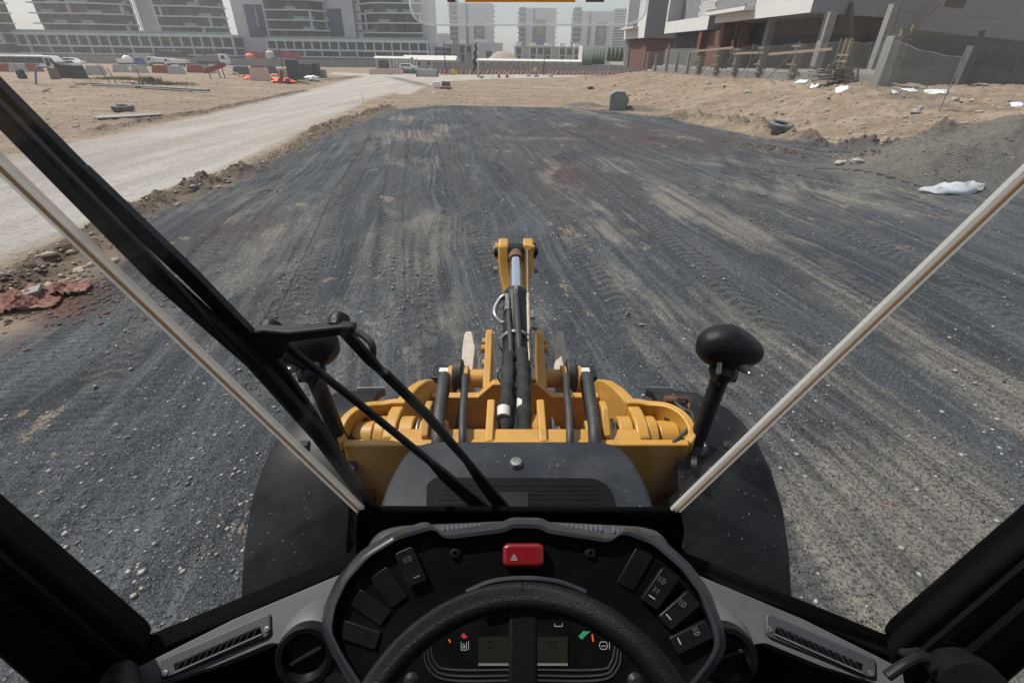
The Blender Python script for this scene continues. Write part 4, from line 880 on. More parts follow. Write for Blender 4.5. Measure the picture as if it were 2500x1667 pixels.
for s in (-1, 1):
    # lever ear
    x0 = X0+.012+s*.085
    sec = [((3.44, -1.18), (3.52, -1.24), .056, .130), ((3.36, -1.215), (3.555, -1.32), .054, .132), ((3.32, -1.30), (3.54, -1.42), .052, .132), ((3.27, -1.40), (3.47, -1.55), .04, .122), ((3.2, -1.5), (3.38, -1.68), .015, .085), ((3.05, -1.68), (3.24, -1.84), .0, .055), ((2.84, -1.9), (2.98, -2.06), .0, .05)]
    lv = L_(MB().loft([[Vector((X0+.012+s*xi, *a_)), Vector((X0+.012+s*xo, *a_)), Vector((X0+.012+s*xo, *c_)), Vector((X0+.012+s*xi, *c_))] for a_, c_, xi, xo in sec], cap=True), 'tilt_lever', 'yellow_paint', ang=40, bevel=.012)
    L_(MB().lathe((x0+s*.05, 3.44, -1.28), (s, 0, 0), [(.06, 0), (.06, .02), (.03, .022), (.03, .035), (0, .035)], 20), 'lever_cap', 'yellow_paint' if s < 0 else 'black_steel', lv)
    L_(MB().cyl((x0+s*.055, 3.4, -1.42), (x0+s*.085, 3.4, -1.42), .028, n=12), 'grease_cap', 'zinc', lv)
    # pivot ears and side bearing of the lever
    pv = pl3('pivot_ear', [(X0+s*.15, 2.62, -1.66), (X0+s*.15, 2.74, -1.60), (X0+s*.15, 2.86, -1.64), (X0+s*.15, 2.92, -1.9), (X0+s*.15, 2.6, -2.1), (X0+s*.15, 2.3, -2.1), (X0+s*.15, 2.3, -1.72)], (s*.045, 0, 0), parent=cm)
    for dy, dz_ in ((2.70, -1.70), (2.82, -1.72), (2.76, -1.86)): L_(MB().cyl((X0+s*.19, dy, dz_), (X0+s*.225, dy, dz_), .03, n=10), 'pivot_bolt', 'yellow_paint', cm)
    cr = MB().cyl((X0+s*.16, 2.5, -1.80), (X0+s*.34, 2.5, -1.80), .06, n=24); cr.cyl((X0+s*.30, 2.5, -1.80), (X0+s*.33, 2.5, -1.80), .085, n=24); cr.cyl((X0+s*.40, 2.5, -1.80), (X0+s*.425, 2.5, -1.80), .085, n=24); L_(cr, 'cross_shaft', 'yellow_paint', cm)
    L_(MB().cyl((X0+s*.335, 2.52, -1.78), (X0+s*.395, 2.52, -1.78), .1, n=32), 'roller', 'rubber', cm, bevel=.012)
    L_(MB().prism([(X0+s*.30, 3.15, -1.98), (X0+s*.33, 3.3, -1.9), (X0+s*.40, 3.3, -1.9), (X0+s*.41, 3.15, -1.98), (X0+s*.40, 2.75, -2.05), (X0+s*.30, 2.75, -2.05)], (0, 0, -.2)), 'coupler_hook', 'dusty_white', cm, bevel=.02)
    bx = L_(MB().box((X0+s*.50, 2.76, -2.02), (.16, .16, .2)), 'coupler_box', 'black_steel', cm, bevel=.008); 
    L_(MB().box((X0+s*.49, 2.77, -1.918), (.09, .05, .003)), 'coupler_label', 'label_white', cm)
    L_(MB().beam((X0+s*.44, 2.60, -1.93), (X0+s*.54, 2.60, -1.93), .012, .012), 'coupler_rail', 'zinc', cm)
L_(MB().cyl(P(.97, -.16), P(.97, .16), .035, n=20), 'lever_pin', 'black_steel', cyl)
0 and L_(MB().prism([(X0-.07, 2.9, -1.98), (X0+.09, 2.9, -1.98), (X0+.09, 3.35, -1.68), (X0-.07, 3.35, -1.68)], (0, -.05, -.1)), 'lever_web', 'yellow_paint', cyl, bevel=.01)
# cylinder plumbing
L_(MB().tube(smooth_path([P(.60, .0, .075), P(.5, .005, .085), P(.4, .01, .09), P(.33, .015, .092), P(.25, .02, .09)]), .017, 12), 'cylinder_hose', 'rubber', cyl)
L_(MB().tube(smooth_path([P(.5, -.045, .075), P(.42, -.04, .083), P(.33, -.03, .086), P(.25, -.025, .085)]), .015, 12), 'cylinder_hose', 'rubber', cyl)
for a, b_, dx, dn, r in ((.585, .625, 0, .075, .018), (.55, .585, 0, .08, .015), (.5, .535, -.05, .075, .018), (.475, .5, -.05, .078, .02)): L_(MB().cyl(P(a, dx, dn), P(b_, dx, dn), r, n=6), 'hose_coupling', 'zinc', cyl)
L_(MB().tube(smooth_path([P(.53, -.05, .075), P(.575, -.055, .07), P(.58, -.09, .05), P(.54, -.125, .03), P(.5, -.125, .02), P(.475, -.09, .0), P(.47, -.06, .0)]), .0145, 12), 'steel_pipe', 'zinc', cyl)
for s_, r in ((.36, .094), (.555, .075), (.21, .09)): L_(MB().lathe(P(s_), ax, [(r, -.012), (r+.006, 0), (r, .012)], 28), 'cylinder_clamp', 'zinc' if s_ == .36 else 'black_steel', cyl)
L_(MB().cyl(P(.25, .072, .03), P(.62, .076, .03), .0125, n=12), 'sensor_tube', 'brass_pipe', cyl); L_(MB().cyl(P(.62, .076, .03), P(.97, .085, .045), .007, n=10), 'sensor_rod', 'zinc', cyl)
L_(MB().prism([P(.955, .06, .07), P(.955, .14, .06), P(.965, .15, .02), P(.94, .08, .03)], ax*.02), 'sensor_bracket', 'yellow_paint', cyl)
L_(MB().cyl(P(.47, .1, .03), P(.51, .1, .03), .015, n=10), 'sensor_plug', 'zinc', cyl)
L_(MB().tube(smooth_path([P(.47, .1, .03), P(.43, .105, .04), P(.39, .115, .06), P(.38, .085, .08), P(.31, .075, .09), P(.24, .08, .08), P(.2, .06, .08), P(.15, .02, .1), P(.08, -.01, .08)]), .007, 10), 'sensor_cable', 'rubber', cyl)
L_(MB().cyl(P(.17, .085, .03), P(.22, .08, .03), .018, n=12), 'sensor_end', 'brass_pipe', cyl)
for dx, ys in ((-.035, ((.25, .085), (.15, .095), (.05, .10), (-.04, .05), (-.1, -.05))), (.03, ((.26, .09), (.16, .11), (.07, .115), (-.02, .07), (-.09, -.04)))):
    L_(MB().tube(smooth_path([P(a, dx*(1+k*.12), d) for k, (a, d) in enumerate(ys)]), [.031+.004*math.sin(k*1.3) for k in range(33)], 14), 'hose_sleeve', 'hose_sleeve', cyl)
for dx, a in ((-.055, -.0), (.035, .03)): L_(MB().cyl(P(a, dx, .1), P(a+.028, dx, .105), .031, n=16), 'sleeve_label', 'label_white', cyl)
# ---- wiper on the outside of the windscreen
def wp(px, py, off=.03): return WS(px, py, off)
def ribbon(segs, th):                             # flat bar along pixel points on the screen plane: (px, py, off, width)
    lp = []
    for k, (x, y, of, wd) in enumerate(segs):
        p = wp(x, y, of); q = segs[min(k+1, len(segs)-1)]; r_ = segs[max(k-1, 0)]; d = (wp(q[0], q[1], of)-wp(r_[0], r_[1], of)).normalized(); sd = d.cross(WN).normalized()
        lp.append([p+sd*wd/2+WN*th/2, p-sd*wd/2+WN*th/2, p-sd*wd/2-WN*th/2, p+sd*wd/2-WN*th/2])
    return MB().loft(lp, cap=True)
blade = L_(ribbon([(-230, 40, .02, .026), (0, 272, .02, .026), (390, 676, .02, .026), (620, 880, .02, .026), (780, 1062, .02, .026), (905, 1236, .02, .018)], .02), 'wiper_blade', 'black_plastic', bevel=.003)
L_(ribbon([(-230, -12, .035, .021), (0, 222, .035, .021), (193, 414, .036, .021), (196, 418, .036, .025), (459, 666, .036, .025), (632, 842, .04, .025)], .014), 'blade_spine', 'black_steel', blade, bevel=.003)
L_(ribbon([(-230, 16, .012, .003), (390, 645, .012, .003), (880, 1195, .012, .003)], .006), 'blade_rubber', 'rubber', blade)
L_(ribbon([(655, 860, .045, .024), (760, 1010, .042, .022), (848, 1150, .03, .02)], .012), 'blade_spine', 'black_steel', blade, bevel=.003)
hb = MB().prism([wp(x, y, .035) for x, y in [(612, 812), (640, 806), (700, 812), (830, 798), (862, 800), (866, 815), (835, 820), (705, 838), (690, 876), (640, 885), (600, 858)]], WN*.022); brk = L_(hb, 'wiper_bracket', 'black_steel', bevel=.004)
for x, y in ((656, 800), (824, 783)): L_(MB().lathe(wp(x, y+18, .055), (WN+Vector((0, 0, .5))), [(.019, 0), (.019, .018), (.016, .024), (.008, .026), (0, .026)], 24), 'pivot_cap', 'black_plastic', brk)
for segs in ([(690, 838, .013), (870, 980, .013), (1052, 1128, .014), (1085, 1160, .026), (1245, 1300, .045)], [(828, 795, .02), (905, 880, .02), (925, 900, .014), (940, 912, .018), (1040, 1010, .018), (1140, 1125, .015), (1180, 1180, .026), (1275, 1300, .04)]):
    a0 = None; mb = MB(); lp = []
    for k, (x, y, wd) in enumerate(segs):
        p = wp(x, y, .05 if k < 3 else .04); q = segs[min(k+1, len(segs)-1)]; r_ = segs[max(k-1, 0)]; d = (wp(*q[:2])-wp(*r_[:2])).normalized(); sd = d.cross(WN)
        lp.append([p+sd*wd/2+WN*.006, p-sd*wd/2+WN*.006, p-sd*wd/2-WN*.006, p+sd*wd/2-WN*.006])
    L_(mb.loft(lp, cap=True), 'wiper_arm', 'black_plastic', bevel=.003)
L_(MB().tube(smooth_path([wp(708, 828, .07), wp(760, 815, .085), wp(830, 803, .09), wp(880, 815, .085), wp(908, 842, .07), wp(910, 880, .06)]), .0065, 10), 'washer_hose', 'rubber')
# chassis under the cab
L_(MB().box((X0, -.6, -2.1), (1.1, 3.2, .7)), 'chassis', 'yellow_paint', bevel=.03)
L_(MB().box((X0, 1.2, -2.35), (.7, 1.4, .5)), 'chassis', 'yellow_paint', bevel=.03)
# ---------------------------------------------------------------- boundary wall, fence and unfinished villas on the bank to the right
A_ = Vector((WALL[1][0]-WALL[2][0], WALL[1][1]-WALL[2][1], 0)).normalized()       # away along the wall
B_ = Vector((A_.y, -A_.x, 0))                                                      # towards the villas
W1 = Vector((*WALL[2], 0)); W0 = Vector((*WALL[1], 0)); LW = (W0-W1).length
def wl(s, off=0): p = W1+A_*s+B_*off; return p
def wallhit(px, py, off=0):                      # point of the fence plane seen at a pixel, and its distance along the wall
    p = WPL(px, py, W1+B_*off, B_); return p, (p-W1).dot(A_)
def wz(s): return terr(*(wl(s, -.25)).xy)
bw = thing('boundary_wall', 'low concrete boundary wall with a course of grey blocks on the sand bank', 'wall', GO(*wl(LW*.5).xy))
npan = 12
for i in range(npan):
    s0, s1 = -1+(LW+1.5)*i/npan, -1+(LW+1.5)*(i+1)/npan-.02; z = wz((s0+s1)/2)
    p = MB().prism([wl(s0, 0)+Vector((0, 0, z-.5)), wl(s1, 0)+Vector((0, 0, z-.5)), wl(s1, 0)+Vector((0, 0, z+.5)), wl(s0, 0)+Vector((0, 0, z+.5))], B_*.22); p.build('plinth', 'concrete', bw)
    s = s0+.01
    while s < s1-.2:
        e = min(s+.44, s1); MB().prism([wl(s, .01)+Vector((0, 0, z+.505)), wl(e-.014, .01)+Vector((0, 0, z+.505)), wl(e-.014, .01)+Vector((0, 0, z+.72)), wl(s, .01)+Vector((0, 0, z+.72))], B_*.19).build('block', 'block', bw); s = e
FG = 'steel fence posts along the sand bank'
def vpost(px, py, h, r, mats, name, label, cat, group, off=-.6, square=False, lean=0):
    p, s = wallhit(px, py, off); z = terr(p.x, p.y); b0 = Vector((p.x, p.y, z-.25)); top = Vector((p.x, p.y, z+h))+A_*lean
    mb = MB().beam(b0, top, r*2, r*2, up=(1, 0, 0)) if square else MB().cyl(b0, top, r, n=8)
    return single(name, mb, mats, label, cat, group, base=(p.x, p.y, z))
for px, py, h, ll in ((1578, 165, 2.2, 'square concrete post at the far end of the block wall by the scrap pile'), (1599, 165, 1.9, 'short square concrete post second from the scrap pile'), (1626, 165, 2.7, 'tallest square concrete post on the block wall'),
                  (1650, 166, 1.9, 'square concrete post with a bare foot between tallest post and formwork'), (1678, 167, 1.9, 'square concrete post next to the first timber formwork')):
    vpost(px, py, h, .11, 'concrete', 'concrete_post', ll, 'post', 'concrete posts on the block wall', off=-.12, square=True)
posts = []
for i, (px, py, h) in enumerate(((1566, 166, 2.4), (1630, 167, 2.5), (1687, 168, 2.5), (1742, 178, 2.5), (1822, 187, 2.5), (1925, 192, 2.5), (2020, 204, 2.5), (2140, 222, 2.5), (2312, 226, 2.4))):
    o = vpost(px, py, h, .026, 'galv_post', 'fence_post', 'thin grey steel post carrying the chain-link fence on the sand bank', 'fence post', FG, off=-1.0 if i < 7 else -1.3, lean=.1*((i*7) % 5-2)/2); posts.append((o.location.copy(), h))
for i in range(len(posts)-1):
    (a, ha), (b_, hb) = posts[i], posts[i+1]; n = 10; vs = []; uvs = []
    for k in range(n+1):
        t = k/n; sag = .12*math.sin(math.pi*t)+.03*math.sin(t*17+i); p = a.lerp(b_, t); g = terr(p.x, p.y); vs += [(p.x, p.y, g+.05), (p.x+.04*math.sin(t*9+i), p.y, lerp(a.z+ha, b_.z+hb, t)-.15-sag)]; uvs += [t*(b_-a).length/.09]
    mb = MB().add(vs, [(2*k, 2*k+2, 2*k+3, 2*k+1) for k in range(n)]); me_b = mb
    o = single('chain_link_mesh', mb, 'chainlink', 'sagging grey chain-link mesh strung between two steel fence posts', 'fence', 'chain-link panels')
    uv = o.data.uv_layers.new(name='uv')
    for lp in o.data.loops: uv.data[lp.index].uv = (uvs[lp.vertex_index//2], (lp.vertex_index % 2)*24)
    mbw = MB().tube([Vector(vs[2*k+1]) for k in range(n+1)], .006, 5); single('fence_wire', mbw, 'galv_post', 'top wire of the chain-link fence between two posts', 'wire', 'fence wires')
# timber formwork for wall columns
FL = ['first and smallest timber column formwork beside the white posts', 'timber column formwork in front of the brown brick pier', 'timber column formwork under the joint of the two planks', 'timber column formwork standing between the planks', 'broad timber column formwork before the concrete column']
for i, (px, py, h) in enumerate(((1706, 166, 1.5), (1748, 172, 2.0), (1792, 178, 2.05), (1850, 180, 2.1), (1932, 186, 2.15))):
    p, s = wallhit(px, py, -.1); z = wz(s)+.15; r = thing('column_formwork', FL[i], 'formwork', wl(s, -.1)+Vector((0, 0, z)), group='timber column formworks'); c = wl(s, -.05)
    tl = .05*(i % 3-1)
    for d, nm in ((-.2, 'shutter_panel'), (.2, 'shutter_panel')): MB().prism([c+A_*(d-.03)+B_*-.2+Vector((0, 0, z)), c+A_*(d+.03)+B_*-.2+Vector((0, 0, z)), c+A_*(d+.03+tl)+B_*-.2+Vector((0, 0, z+h)), c+A_*(d-.03+tl)+B_*-.2+Vector((0, 0, z+h))], B_*.45).build(nm, 'timber_old', r)
    MB().prism([c+A_*-.17+B_*-.24+Vector((0, 0, z)), c+A_*.17+B_*-.24+Vector((0, 0, z)), c+A_*(.17+tl)+B_*-.24+Vector((0, 0, z+h-.15)), c+A_*(-.17+tl)+B_*-.24+Vector((0, 0, z+h-.15))], B_*.04).build('front_board', 'timber_old', r)
    for f in (.15, .42, .78, .95):
        q = c+Vector((0, 0, z+h*f)); ext = .42+.1*((i+int(f*10)) % 3); MB().beam(q-A_*ext+B_*-.28, q+A_*ext+B_*-.28, .09, .1).build('clamp_timber', 'timber', r); MB().beam(q-A_*.3+B_*.28, q+A_*.3+B_*.28, .08, .09).build('clamp_timber', 'timber_old', r)
        for sg in (-1, 1): MB().cyl(q+A_*sg*.27+B_*-.42, q+A_*sg*.27+B_*.3, .014, n=6).build('tie_rod', 'rust', r)
    g0 = c+A_*1.5+B_*-1.0; g0.z = terr(g0.x, g0.y); MB().cyl(g0, c+Vector((0, 0, z+h*.8))+B_*-.3, .03, n=7).build('brace_pole', 'timber_old', r)
def plank(pa, pb, w, h, label, mats='timber', group=None): return single('timber_plank', MB().beam(pa, pb, w, h), mats, label, 'plank', group)
for (xa, ya, xb, yb), ll in (((1690, 126, 1790, 117), 'long plank nailed across the first two formworks'), ((1797, 131, 1853, 129), 'plank between the middle formworks below the concrete column'), ((1877, 133, 2032, 120), 'longest plank running from broad formwork to the tall timber shutter')):
    plank(wallhit(xa, ya, -.5)[0], wallhit(xb, yb, -.5)[0], .05, .17, ll)
# tall pier with shutters at the corner, second pier in the right-hand wall
def vbox(p, wa, wb, z0, z1, a=A_, b=B_): return MB().prism([p-a*wa/2-b*wb/2+Vector((0, 0, z0-p.z)), p+a*wa/2-b*wb/2+Vector((0, 0, z0-p.z)), p+a*wa/2+b*wb/2+Vector((0, 0, z0-p.z)), p-a*wa/2+b*wb/2+Vector((0, 0, z0-p.z))], (0, 0, z1-z0))
p, s = wallhit(2152, 182, -.2); zc = wz(s)
pier = thing('gate_pier', 'tall square concrete pier at the corner of the boundary wall with timber shutter', 'pier', (p.x, p.y, zc-.2)); vbox(p, .6, .55, zc-.3, zc+2.35).build('pier_shaft', 'concrete', pier, bevel=.02)
q = p+B_*.55; vbox(q, .12, .5, zc, zc+2.6).build('shutter_panel', 'timber_old', pier); MB().beam(q+B_*.3+Vector((0, 0, -p.z+zc)), q+B_*.3+Vector((0, 0, -p.z+zc+2.9)), .08, .08, up=(1, 0, 0)).build('shutter_post', 'timber', pier)
for f in (.6, 1.4, 2.2): MB().beam(q-A_*.15+Vector((0, 0, zc+f-p.z)), q-A_*.15+B_*.4+Vector((0, 0, zc+f-p.z)), .06, .08).build('clamp_timber', 'timber', pier)
p, s = wallhit(2042, 188, -.3); zt = wz(s); fw = thing('tall_formwork', 'tall pair of pale timber shutter boards standing over the plank heap', 'formwork', (p.x, p.y, zt))
for d in (-.2, .22): MB().prism([p+A_*(d-.04)+Vector((0, 0, zt-p.z)), p+A_*(d+.04)+Vector((0, 0, zt-p.z)), p+A_*(d+.04)+Vector((0, 0, zt+2.35-p.z)), p+A_*(d-.04)+Vector((0, 0, zt+2.35-p.z))], B_*.2).build('shutter_board', 'timber', fw)
vbox(p+B_*.22, .4, .04, zt, zt+2.0).build('front_board', 'timber_old', fw)
for f in (.4, 1.1, 1.45): MB().beam(p-A_*.5+Vector((0, 0, zt+f-p.z)), p+A_*.5+Vector((0, 0, zt+f-p.z)), .1, .1).build('clamp_timber', 'timber', fw)
g0 = p+A_*1.2-B_*1.3; g0.z = terr(g0.x, g0.y); MB().cyl(g0, p+Vector((0, 0, zt+1.4-p.z)), .035, n=7).build('brace_pole', 'timber_old', fw)
# right-hand run of the wall
D2 = Vector((WALL[3][0]-WALL[2][0], WALL[3][1]-WALL[2][1], 0)).normalized(); N2 = Vector((-D2.y, D2.x, 0))
w2 = thing('side_wall', 'grey block garden wall running right from the corner pier', 'wall', GO(*WALL[2])); S2 = Vector((*WALL[2], 0))+D2*.9
for i in range(7):
    a, e = i*2.8, i*2.8+2.78; z = terr(*(S2+D2*(a+1.4)-N2*.3).xy); MB().prism([S2+D2*a+Vector((0, 0, z-.5)), S2+D2*e+Vector((0, 0, z-.5)), S2+D2*e+Vector((0, 0, z+.62)), S2+D2*a+Vector((0, 0, z+.62))], N2*.22).build('plinth', 'concrete_dark', w2)
    for k in range(6): MB().prism([S2+D2*(a+k*.463)+N2*.01+Vector((0, 0, z+.625)), S2+D2*(a+k*.463+.45)+N2*.01+Vector((0, 0, z+.625)), S2+D2*(a+k*.463+.45)+N2*.01+Vector((0, 0, z+.85)), S2+D2*(a+k*.463)+N2*.01+Vector((0, 0, z+.85))], N2*.19).build('block', 'concrete_dark', w2)
pp = WPL(2340, 200, S2-N2*.3, N2); zp_ = terr(pp.x, pp.y); single('wall_pier', vbox(pp, .5, .45, zp_-.3, zp_+2.0, D2, N2), 'concrete_dark', 'square concrete pier in the middle of the dark garden wall', 'pier', base=(pp.x, pp.y, zp_))
ta, tb_ = WPL(2205, 70, S2+N2*1.6, N2), WPL(2540, 106, S2+N2*1.6, N2)
single('garden_screen', MB().prism([ta, tb_, Vector((tb_.x, tb_.y, 1.5)), Vector((ta.x, ta.y, 1.5))], N2*.2), 'concrete_dark', 'dark rendered garden wall behind the block plinth at right', 'wall')
# --- villas
def zup(p, h): return Vector((p.x, p.y, p.z+h))
def fp(c, a, la, g, lg, z0, z1, two=False):       # two: lit street face white (slot 0), shaded rest grey (slot 1), light painted in
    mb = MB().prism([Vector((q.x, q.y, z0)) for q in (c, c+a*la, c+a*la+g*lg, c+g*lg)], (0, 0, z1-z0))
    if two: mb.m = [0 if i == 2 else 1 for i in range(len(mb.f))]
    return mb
C1 = W(1978, 31, 33); GD = Vector((.90, .43, 0)).normalized(); NG = Vector((-GD.y, GD.x, 0)); zg = 1.9
v1 = thing('unfinished_villa', 'nearest unfinished villa with white overhanging storey and brown brick recess', 'villa', (C1.x+4, C1.y+6, zg), group='unfinished villas')
fp(C1, A_, 14.5, GD, 9.2, C1.z, C1.z+4.2, True).build('upper_storey', ['plaster_white', 'plaster_grey_shaded'], v1)
cR = C1+GD*9.25+NG*.35; fp(cR, A_, 12, GD, 26, zg-.3, C1.z+4.1).build('side_wing', 'plaster_grey_shaded', v1)
for k in (1, 2): MB().beam(Vector((cR.x, cR.y, C1.z-1.5+k*2.0))-NG*.012, Vector((cR.x, cR.y, C1.z-1.5+k*2.0))+GD*25-NG*.012, .02, .025).build('wall_joint', 'plaster_grey_shaded', v1)
PA = lambda off: (C1+B_*off, B_); PG = lambda off: (C1+NG*off, NG)
def vq(pts, pl, n, th): return MB().prism([WPL(x, y, *pl) for x, y in pts], Vector(n)*th)
vq([(1800, 25), (2075, 5), (2075, 200), (1800, 190)], PA(3.6), B_, .3).build('back_wall', 'dark_room', v1)  # shade of the recess put into the near-black wall colour
vq([(2046, 15), (2290, 25), (2290, 190), (2030, 190)], PG(1.6), NG, .3).build('brick_wall', 'brick_brown', v1)
for px, off, wd in ((1995, 1.2, .55), (1860, 1.6, .5), (2135, .8, .4)):
    p = WPL(px, 150, *PA(off)); vbox(p, wd, wd, zg-.2, C1.z+.02).build('column', 'concrete', v1)
for k in range(9):                                # starter loops hanging under the soffit
    p = Vector((C1.x, C1.y, 0))+A_*(1+k*1.35)+B_*(1.3+.5*(k % 3)); hh = .35+.2*(k % 3); z = C1.z
    MB().tube(smooth_path([(p.x, p.y, z), (p.x, p.y+.05, z-hh*.5), (p.x, p.y+.02, z-hh), (p.x, p.y-.18, z-hh-.08), (p.x, p.y-.22, z-hh+.08)]), .016, 5).build('cable_loop', 'rubber', v1)
c = C1+A_*7.6-B_*.9; fp(c, A_, 7.2, B_, 1.6, C1.z+.62, C1.z+.92).build('balcony_slab', 'plaster_white', v1); fp(C1+A_*7.6-B_*.03, A_, 7.2, B_, .4, C1.z+.93, C1.z+4).build('balcony_recess', 'plaster_grey_shaded', v1)
fp(c+A_*.02-B_*.02, A_, 7.1, B_, .14, C1.z+.925, C1.z+1.05).build('balcony_edge', 'concrete', v1)
p = WPL(1762, 120, *PA(1.0)); vbox(p, .9, .8, zg-.3, C1.z).build('brick_pier', 'brick_brown', v1); p2 = WPL(1805, 110, *PA(2.6)); vbox(p2, 2.6, .4, zg-.3, C1.z).build('brick_wall', 'brick_brown', v1)
for px in (1783, 1795): vpost_p = WPL(px, 140, *PA(.2)); MB().cyl(Vector((vpost_p.x, vpost_p.y, zg)), Vector((vpost_p.x, vpost_p.y, C1.z)), .05, n=7).build('prop', 'rust', v1)
w_ = WPL(2395, 85, cR, NG); MB().prism([w_+GD*a+Vector((0, 0, h))-NG*.02 for a, h in ((-.45, -.3), (.45, -.3), (.45, .3), (-.45, .3))], -NG*.05).build('window_hole', 'dark_room', v1)
w_ = WPL(2335, 0, cR, NG); MB().prism([w_+GD*a+Vector((0, 0, h))-NG*.02 for a, h in ((-1.4, -.5), (1.4, -.5), (1.4, 1.2), (-1.4, 1.2))], -NG*.05).build('window_hole', 'dark_room', v1)
C2 = W(1726, 73, 47)
v2 = thing('unfinished_villa', 'middle unfinished villa with white balcony band and pale block panels', 'villa', (C2.x+3, C2.y+5, zg), group='unfinished villas')
fp(C2, A_, 11.5, B_, 9, C2.z, C2.z+1.15, True).build('balcony_band', ['plaster_white', 'plaster_grey_shaded'], v2)
fp(C2+B_*1.6, A_, 11.4, B_, 7.3, C2.z+1.16, C2.z+5).build('recessed_wall', 'plaster_grey_shaded', v2)
fp(C2+A_*11.0, A_, .5, B_, 2, C2.z+1.155, C2.z+5).build('side_fin', 'villa_plaster', v2); fp(C2-A_*.02-B_*.0, A_, .6, B_, 1.5, C2.z+3.1, C2.z+5).build('side_fin', 'villa_plaster', v2)
for r_ in range(9):
    for k in range(6):
        a0 = 2.2+k*.62+.31*(r_ % 2); z = C2.z+1.2+r_*.31; MB().prism([Vector(((C2+B_*1.56+A_*(a0+d)).x, (C2+B_*1.56+A_*(a0+d)).y, zz)) for d, zz in ((0, z), (.6, z), (.6, z+.295), (0, z+.295))], -B_*.05).build('block', 'villa_plaster' if r_ < 5 else 'block', v2)
fp(C2+B_*1.2, A_, 11, B_, 7, zg-.3, C2.z-.02).build('ground_storey', 'concrete_dark', v2)
for px, wd in ((1660, .9), (1675, .9), (1690, .9)):
    p = WPL(px, 100, C2+B_*1.18, B_); MB().prism([p+A_*a+Vector((0, 0, h)) for a, h in ((-wd, -1.0), (wd, -1.0), (wd, 1.1), (-wd, 1.1))], -B_*.06).build('window', 'tower_recess', v2)
    for d in (0,): MB().beam(p+B_*-.08+Vector((0, 0, -1)), p+B_*-.08+Vector((0, 0, 1.1)), .06, .06, up=(1, 0, 0)).build('window_bar', 'galv_post', v2)
p = WPL(1712, 110, C2+B_*.4, B_); vbox(p, .6, .6, zg-.3, C2.z-.1).build('brick_pier', 'brick_brown', v2); fp(Vector((p.x, p.y, 0))+B_*.35, -A_, 4.2, B_, .4, zg-.3, C2.z-.1).build('brick_wall', 'brick_brown', v2)
p = WPL(1700, 130, *PA(.8)); single('garden_wall', fp(Vector((p.x, p.y, 0)), A_, 9, B_, .25, zg-.3, zg+1.9), 'concrete_dark', 'plain grey concrete panel wall in front of the middle villa', 'wall')
C3 = W(1572, 93, 66)
v3 = thing('unfinished_villa', 'farthest unfinished villa with grey side and brick base beyond the white posts', 'villa', (C3.x+3, C3.y+5, zg), group='unfinished villas')
fp(C3, A_, 9.5, B_, 9, C3.z, C3.z+8, True).build('upper_storey', ['plaster_white', 'plaster_grey_shaded'], v3); fp(C3+A_*3-B_*.8, A_, 6, B_, .8, C3.z+1.2, C3.z+1.5).build('balcony_slab', 'villa_plaster', v3)
fp(C3+A_*3.5-B_*.03, A_, 5, B_, .06, C3.z+1.6, C3.z+5.5).build('balcony_recess', 'dark_room', v3); fp(C3+A_*.3+B_*.6, A_, 7, B_, 8, zg-.5, C3.z-.02).build('brick_base', 'brick_brown', v3)
for k in range(3): fp(C3+A_*(7.6+k*.7)+B_*.4, A_, .35, B_, .35, zg-.5, C3.z-.02).build('column', 'concrete', v3)
# ladder, pole
la, lb = WPL(2228, 76, *PG(-.2)), WPL(2312, -12, *PG(-.3)); lad = thing('timber_ladder', 'pale timber ladder leaning on the nearest villa', 'ladder', la)
dl = Vector((.28, .1, 0))
for sg in (-1, 1): MB().beam(la+dl*sg, lb+dl*sg, .07, .09).build('rail', 'timber', lad)
for k in range(1, 9): q = la.lerp(lb, k/9); MB().beam(q-dl, q+dl, .05, .05).build('rung', 'timber_old', lad)
single('scaffold_pole', MB().cyl(WPL(2183, 75, *PG(-.5)), WPL(2208, -10, *PG(-.5)), .06, n=8), 'timber', 'single round timber pole rising beside the ladder', 'pole')
# --- litter on the bank
def sheet(px, py, w, d, seed, label, name='plastic_sheet', mats='white_sheet', h=.12, ang=0, n=7):
    rnd = random.Random(seed); p = G(px, py); vs = []
    for i in range(n):
        for j in range(n):
            u, v = i/(n-1)-.5, j/(n-1)-.5; e = 1-.35*abs(v)*rnd.random(); x = p.x+(u*w*e*math.cos(ang)-v*d*math.sin(ang)); y = p.y+(u*w*e*math.sin(ang)+v*d*math.cos(ang))
            vs.append((x, y, terr(x, y)+.02+h*rnd.random()*(1-abs(u)*1.4)))
    fs = [(i*n+j, (i+1)*n+j, (i+1)*n+j+1, i*n+j+1) for i in range(n-1) for j in range(n-1)]; mb = MB().add(vs, fs)
    o = single(name, mb, mats, label, 'sheet', None, ang=80); so2 = o.modifiers.new('thick', 'SOLIDIFY'); so2.thickness = .012; return o
SH = 'crumpled white plastic scraps below the fence'
for k, (px, py, w, d, l) in enumerate(((1830, 187, .9, .9, 'crumpled white sheet lying flat against its twin below the plinth'), (1850, 188, .8, .8, 'folded white board leaning by the crumpled sheet under the plinth'), (1965, 200, 1.1, .9, 'white torn sheet at the left end of the plank heap'), (1990, 212, .6, .5, 'white rounded bag in front of the plank heap'), (2054, 220, .7, .6, 'bunched white plastic right under the plank heap'),
              (2183, 227, .5, .3, 'small white scrap between plank heap and white board'), (2217, 222, .9, .6, 'white flat board lying below the corner pier'), (2284, 229, 1.1, .5, 'long white board on the sand beneath the garden wall'), (1650, 172, .8, .8, 'small white rag by the concrete posts'), (2480, 258, .5, .5, 'white crumpled scrap alone on the sand far along the bank'))):
    sheet(px, py, w, d, k, l, h=.22 if k in (3, 4) else .1, ang=.3*k)
